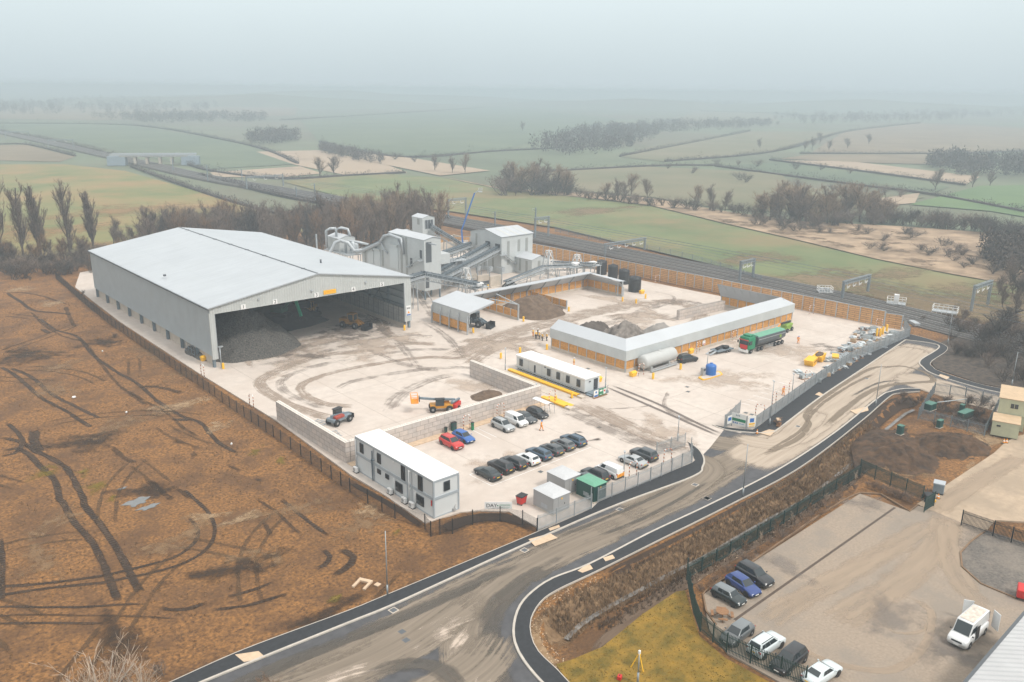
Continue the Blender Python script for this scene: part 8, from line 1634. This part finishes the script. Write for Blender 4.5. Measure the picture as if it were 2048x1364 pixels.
scatter('scrub bush under the golden clump','bush','scrub under the golden clump',[(rt.uniform(1515,1770),rt.uniform(436,452)) for _ in range(26)],BK,(4,7),'scrub_bush',(1.4,2.0))
scatter('bare tree in the tall clump left of the reed strip','tree','tall clump left of the reed strip',[(1020,380),(1042,384),(1062,382),(1085,386),(1110,384),(1030,376),(1075,378),(1128,388)],('rnd0','rgold0','rgold1'),(17,23),sx=(1.1,1.4))
scatter('scrub tree under the tall clump left of the reed strip','tree','scrub under the tall clump',[(rt.uniform(1005,1140),rt.uniform(376,390)) for _ in range(24)],BK+('rnd1',),(6,11),sx=(1.2,1.7))
scatter('smaller bare tree along the reed strip','tree','smaller trees along the reed strip',[(1235,398),(1248,402),(1295,398),(1262,388),(1210,398),(1425,414),(1395,412),(1450,420)],RK,(11,16))
scatter('scrub bush along the far side of the reed strip','bush','scrub along the reed strip',along([(1130,388),(1215,400),(1300,408),(1380,416),(1470,424),(1530,432)],26),BK,(4,7),'scrub_bush',(1.3,1.9))
scatter('dark bush scattered on the reed bed','bush','bushes scattered on the reed bed',[(x_, (425+(x_-1450)*.07)+14+rt.random()*((455+(x_-1480)*.2)-(425+(x_-1450)*.07)-26)) for x_ in (rt.uniform(1490,2050) for _ in range(40))],BK,(2,4),'scrub_bush',(1.5,2.4))
scatter('bare bush in the hedge right of the golden clump','bush','hedge right of the golden clump',along([(1740,442),(1800,446),(1880,452),(1960,462),(2060,480)],40),BK+('rnd2',),(5,9),'scrub_bush',(1.2,1.6))
scatter('bare tree standing among the far fields','tree','single trees among the far fields',[(640,350),(668,350),(1520,296),(1610,300),(1625,296),(1658,300),(1695,296),(1738,288),(1945,372),(1980,370),(1870,378),(1640,286),(1045,262),(905,344),(930,344),(870,340),(1560,408)],RK,(12,17))
scatter('bush standing in a far field hedge','bush','bushes in the far hedges',along([(1300,332),(1560,372),(1860,398)],9)+along([(1400,322),(1720,345)],6)+along([(650,290),(830,325)],5),BK,(4,7),'hedge_bush',(1.3,1.8))
for p_, rx, ry in (((1850,600),60,40),((1700,560),40,22),((2020,610),40,30),((1500,515),30,14),((1180,420),40,14)): patch('field_patch', p_, rx, ry, decal('bare_field_soil',(0.17,0.125,0.07),.75,False,3.0,.95,.05,col2=(0.24,0.175,0.10),bias=.2), z=-.52, n=40)
for i in range(26):
    x_ = rt.uniform(1440,2060); y_ = (425+(x_-1450)*.07)+10+rt.random()*max(4,((455+(x_-1480)*.2)-(425+(x_-1450)*.07)-14)); patch('reed_patch', (x_,y_), rt.uniform(5,14), rt.uniform(4,9), decal('reed_dark_%d' % i,(0.13,0.09,0.06),.75,False,4.0,.95,.15,col2=(0.21,0.145,0.09)) if i < 3 else bpy.data.materials['reed_dark_%d' % (i % 3)], z=-.42, rot=rt.uniform(0,3))
for p_, rx, ry in (((250,420),60,30),((80,460),40,30),((430,440),40,20),((300,480),50,20)): patch('field_patch', p_, rx, ry, decal('orange_field_soil',(0.25,0.15,0.06),.7,False,3.0,.95,.05,col2=(0.33,0.20,0.09),bias=.0), z=-.52, n=40)
# far-off woods read as one mass each
def wood(lab, poly_px, n, h, m):
    P = W(poly_px); rg_ = random.Random(n); mb = MB(); xs = [p[0] for p in P]; ys = [p[1] for p in P]; n = int(n*2.2)
    rs_ = np.random.RandomState(n); qx, qy = rs_.uniform(min(xs),max(xs),n*40), rs_.uniform(min(ys),max(ys),n*40); ok = inside(P, qx, qy)
    for x, y in list(zip(qx[ok].tolist(), qy[ok].tolist()))[:n]:
        hh = h*rg_.uniform(.55,1.12); R0 = hh*.40
        for i in range(70):
            th, ph = rg_.uniform(0,6.28), math.acos(rg_.uniform(-1,1)); rr = R0*rg_.random()**.33
            c = Vector((x+rr*math.sin(ph)*math.cos(th), y+rr*math.sin(ph)*math.sin(th), hh*.48+rr*math.cos(ph)*1.25)); d = Vector((rg_.uniform(-1,1),rg_.uniform(-1,1),rg_.uniform(-.2,1.4)))*R0*.3
            ribbon(mb, c, c+d, R0*.17, R0*.05, rg_)
    o = mb.build('woodland', m, None, (0,0,-.5)); tag(o, lab, 'wood', None, 'stuff')
WD = mat('wood_twigs',(0.075,0.062,0.055),.95,.3,.05)
wood('dark wood across the middle distance',[(1060,300),(1120,272),(1230,262),(1330,268),(1250,300),(1150,312)],110,15,WD)
wood('wood behind the pale field',[(1210,262),(1330,248),(1500,246),(1560,250),(1420,262),(1260,270)],100,13,WD)
wood('long wood on the right skyline',[(1530,236),(1700,232),(1880,226),(2080,215),(2090,228),(1850,244),(1620,250)],170,16,WD)
wood('wood at the left skyline',[(-40,212),(200,200),(440,202),(440,222),(200,226),(-40,232)],190,19,WD); wood('wood in the left middle distance',[(180,236),(330,232),(540,236),(520,244),(300,246)],80,15,WD)
wood('far wood on the skyline centre',[(1250,206),(1480,205),(1500,212),(1260,216)],90,20,WD); wood('far wood on the skyline left of centre',[(480,196),(760,192),(760,197),(480,204)],90,18,WD); wood('farthest wood on the right skyline',[(1500,212),(1760,208),(2060,200),(2060,208),(1760,216)],120,20,WD)
wood('grey scrub wood left of the tall clump',[(490,280),(590,272),(600,282),(520,290)],40,13,WD); wood('scrub wood by the stubble fields',[(640,296),(770,320),(760,330),(640,306)],50,8,WD); wood('wood beside the far right fields',[(1840,330),(1900,322),(2060,330),(2060,352),(1920,350)],70,13,WD)
wood('scrub wood at the right edge above the reeds',[(1960,505),(2090,490),(2090,560),(2010,545)],40,9,mat('near_wood_twigs',(0.075,0.060,0.05),.95,.3,.05))
def hedge(lab, line_px, n_per, h):
    ln_ = cr(W(line_px), 5.0); rg_ = random.Random(len(lab)+int(ln_[0][0])); mb = MB()
    for a, b in zip(ln_[:-1], ln_[1:]):
        if rg_.random() < .10: continue
        hh = h*rg_.uniform(.6,1.35)*(2.2 if rg_.random() < .05 else 1)
        for i in range(n_per):
            c = Vector((a[0]+(b[0]-a[0])*rg_.random()+rg_.uniform(-1.6,1.6), a[1]+(b[1]-a[1])*rg_.random()+rg_.uniform(-1.6,1.6), rg_.uniform(0,hh)*rg_.random()**.4-.4)); d = Vector((rg_.uniform(-1,1),rg_.uniform(-1,1),rg_.uniform(0,1.3)))*.55; ribbon(mb, c, c+d, .32, .1, rg_)
    strip(mb, ln_, 1.6, -.6, .5); tag(mb.build('hedgerow', WD), lab, 'hedge', 'hedgerows between the far fields')
for lab, l_ in (('hedgerow along the far side of the left teal field',[(-40,246),(260,250),(480,286),(596,326)]),('long faint hedgerow high in the middle of the photo',[(560,240),(800,226),(1000,213)]),('hedgerow above the second stubble field',[(640,284),(800,313),(1000,301),(1240,290)]),('hedgerow climbing left of the pale olive fields',[(1240,312),(1500,262)]),('hedgerow between the olive fields and the brown field',[(1330,322),(1560,300),(1700,262),(1840,246)]),
   ('hedgerow under the brown field at the upper right',[(1600,306),(1900,306),(2080,300)]),('hedgerow on top of the olive field behind the tall clump',[(1050,345),(1300,331),(1440,330)]),('dark hedgerow below the long teal strip',[(1430,331),(1700,367),(1860,387),(2080,428)]),('hedgerow between the teal strip and the pale strip',[(1540,319),(1720,341),(1930,369)]),('faint hedgerow under the right skyline wood',[(1400,222),(1540,226),(1700,232),(2080,223)]),('hedgerow beside the far railway on the left',[(0,262),(110,282),(240,312)]),('hedgerow from the bridge to the stubble fields',[(365,325),(430,342),(560,356),(700,350),(810,344)]),('scrubby hedgerow along the near side of the far railway',[(262,332),(420,388),(560,428),(640,444)]),('scrubby hedgerow along the far side of the railway',[(400,350),(560,390),(760,424),(900,440)]),('hedgerow on the left edge above the brown field',[(-40,290),(50,288),(150,311)])): hedge(lab, l_, 70, 3.0)
for d, z_ in ((-5.6,6.3),(-1.9,6.3),(1.9,6.3),(5.6,6.3),(-1.9,7.2),(1.9,7.2)):
    mb = MB(); l2_ = offs(RAIL, d); mb.tube([(*p, z_) for p in l2_[::2]], .035, 3, 0, False); one(mb, 'overhead_wire', M['steeldk'], 'thin overhead wire strung above the railway tracks', 'wire', (0,0,0), 0, 'overhead wires of the railway')
# ---- grasses one could not count
def tufts(name, lab, pts, hmin, hmax, m, seed, wide=.05):
    rg_ = random.Random(seed); mb = MB()
    for x, y in pts:
        z = hz(x, y)
        for b in range(4):
            a = rg_.uniform(0,6.28); h = rg_.uniform(hmin,hmax); ln_ = rg_.uniform(.1,.6)*h; ribbon(mb, Vector((x+rg_.uniform(-.15,.15),y+rg_.uniform(-.15,.15),z-.03)), Vector((x+ln_*math.cos(a),y+ln_*math.sin(a),z+h)), wide*2, wide*.4, rg_)
    tag(mb.build(name, m), lab, 'grass', None, 'stuff')
def band(line_px, w_, n, seed):
    ln_ = cr(W(line_px), 1.0); rg_ = random.Random(seed); out = []
    for i in range(n): k = rg_.randrange(len(ln_)-1); a, b = ln_[k], ln_[k+1]; d = Vector((b[0]-a[0],b[1]-a[1])).normalized(); o = rg_.uniform(-w_,w_)/2; out.append((a[0]-d.y*o+d.x*rg_.uniform(-.6,.6), a[1]+d.x*o+d.y*rg_.uniform(-.6,.6)))
    return out
DRY = mat('dry_reed_blades',(0.17,0.105,0.055),.95,.3,.6,col2=(0.33,0.22,0.125)); DRK = mat('brown_weed_blades',(0.12,0.08,0.05),.95,.3,.6)
tufts('dry_grass','tall dry grass on the stream bank',band([(1760,850),(1700,898),(1620,958),(1520,1018),(1400,1085),(1290,1145),(1180,1195),(1110,1245)],4.2,5200,1),.25,.75,DRY,2)
tufts('dry_grass','brown weeds on the far stream bank',band([(1800,850),(1700,950),(1600,1022),(1500,1078),(1400,1130),(1300,1188),(1200,1245)],2.4,1500,3),.2,.5,DRK,4)
fr = random.Random(9); rs = np.random.RandomState(9); fx, fy = rs.uniform(-25,54.5,16000), rs.uniform(45,250,16000)
ok = (vnoise(fx, fy, 6.0, 11) > -.25); fp_ = [(float(x),float(y)) for x, y in zip(fx[ok],fy[ok]) if PX(x,y,0)[0] > -60]
tufts('field_stubble','dead weeds scattered over the brown field',fp_,.08,.26,mat('dead_weeds',(0.16,0.095,0.045),.95,.4,.4,col2=(0.28,0.175,0.085)),5,.035)
lx, ly = rs.uniform(34,80,14000), rs.uniform(15,62,14000); ok = inside(GRASS, lx, ly); gl = list(zip(lx[ok].tolist(), ly[ok].tolist()))[:8000]
mb = MB()
for x, y in gl:
    for b in range(3): a = fr.uniform(0,6.28); h = fr.uniform(.03,.09); ribbon(mb, Vector((x,y,-.03)), Vector((x+.09*math.cos(a),y+.09*math.sin(a),h-.02)), .07, .02, fr)
tag(mb.build('lawn_grass', mat('lawn_blades',(0.14,0.11,0.012),.95,.4,.35,col2=(0.36,0.20,0.022))), 'rough mossy grass blades of the lawn', 'grass', None, 'stuff')
# stones on the banks and verge
mb = MB()
for x, y in band([(1150,1364),(1085,1305),(1068,1262),(1075,1215),(1110,1190),(1190,1150)],3.0,420,7)+band([(1700,940),(1560,1040),(1440,1110),(1330,1180)],3.0,200,8):
    s = fr.uniform(.03,.11); mb.blob((x,y,hz(x,y)+s*.4),(s,s*.8,s*.6),5,3,.25,0,fr)
tag(mb.build('rubble', M['slabtan']), 'small stones scattered along the stream bank', 'stones', None, 'stuff')
# ================================================================ THE HAZE
hb = MB(); hb.box(-5600, -450, -3.2, 5600, 5900, 56.5)
hm = bpy.data.materials.new('haze'); hm.use_nodes = True; nt = hm.node_tree; nt.nodes.clear()
pv = nt.nodes.new('ShaderNodeVolumePrincipled'); ou = nt.nodes.new('ShaderNodeOutputMaterial'); nt.links.new(pv.outputs[0], ou.inputs['Volume'])
pv.inputs['Density'].default_value = HAZE_D; pv.inputs['Color'].default_value = (0.585, 0.68, 0.755, 1); pv.inputs['Anisotropy'].default_value = 0.1
tag(hb.build('haze', hm), kind='stuff')
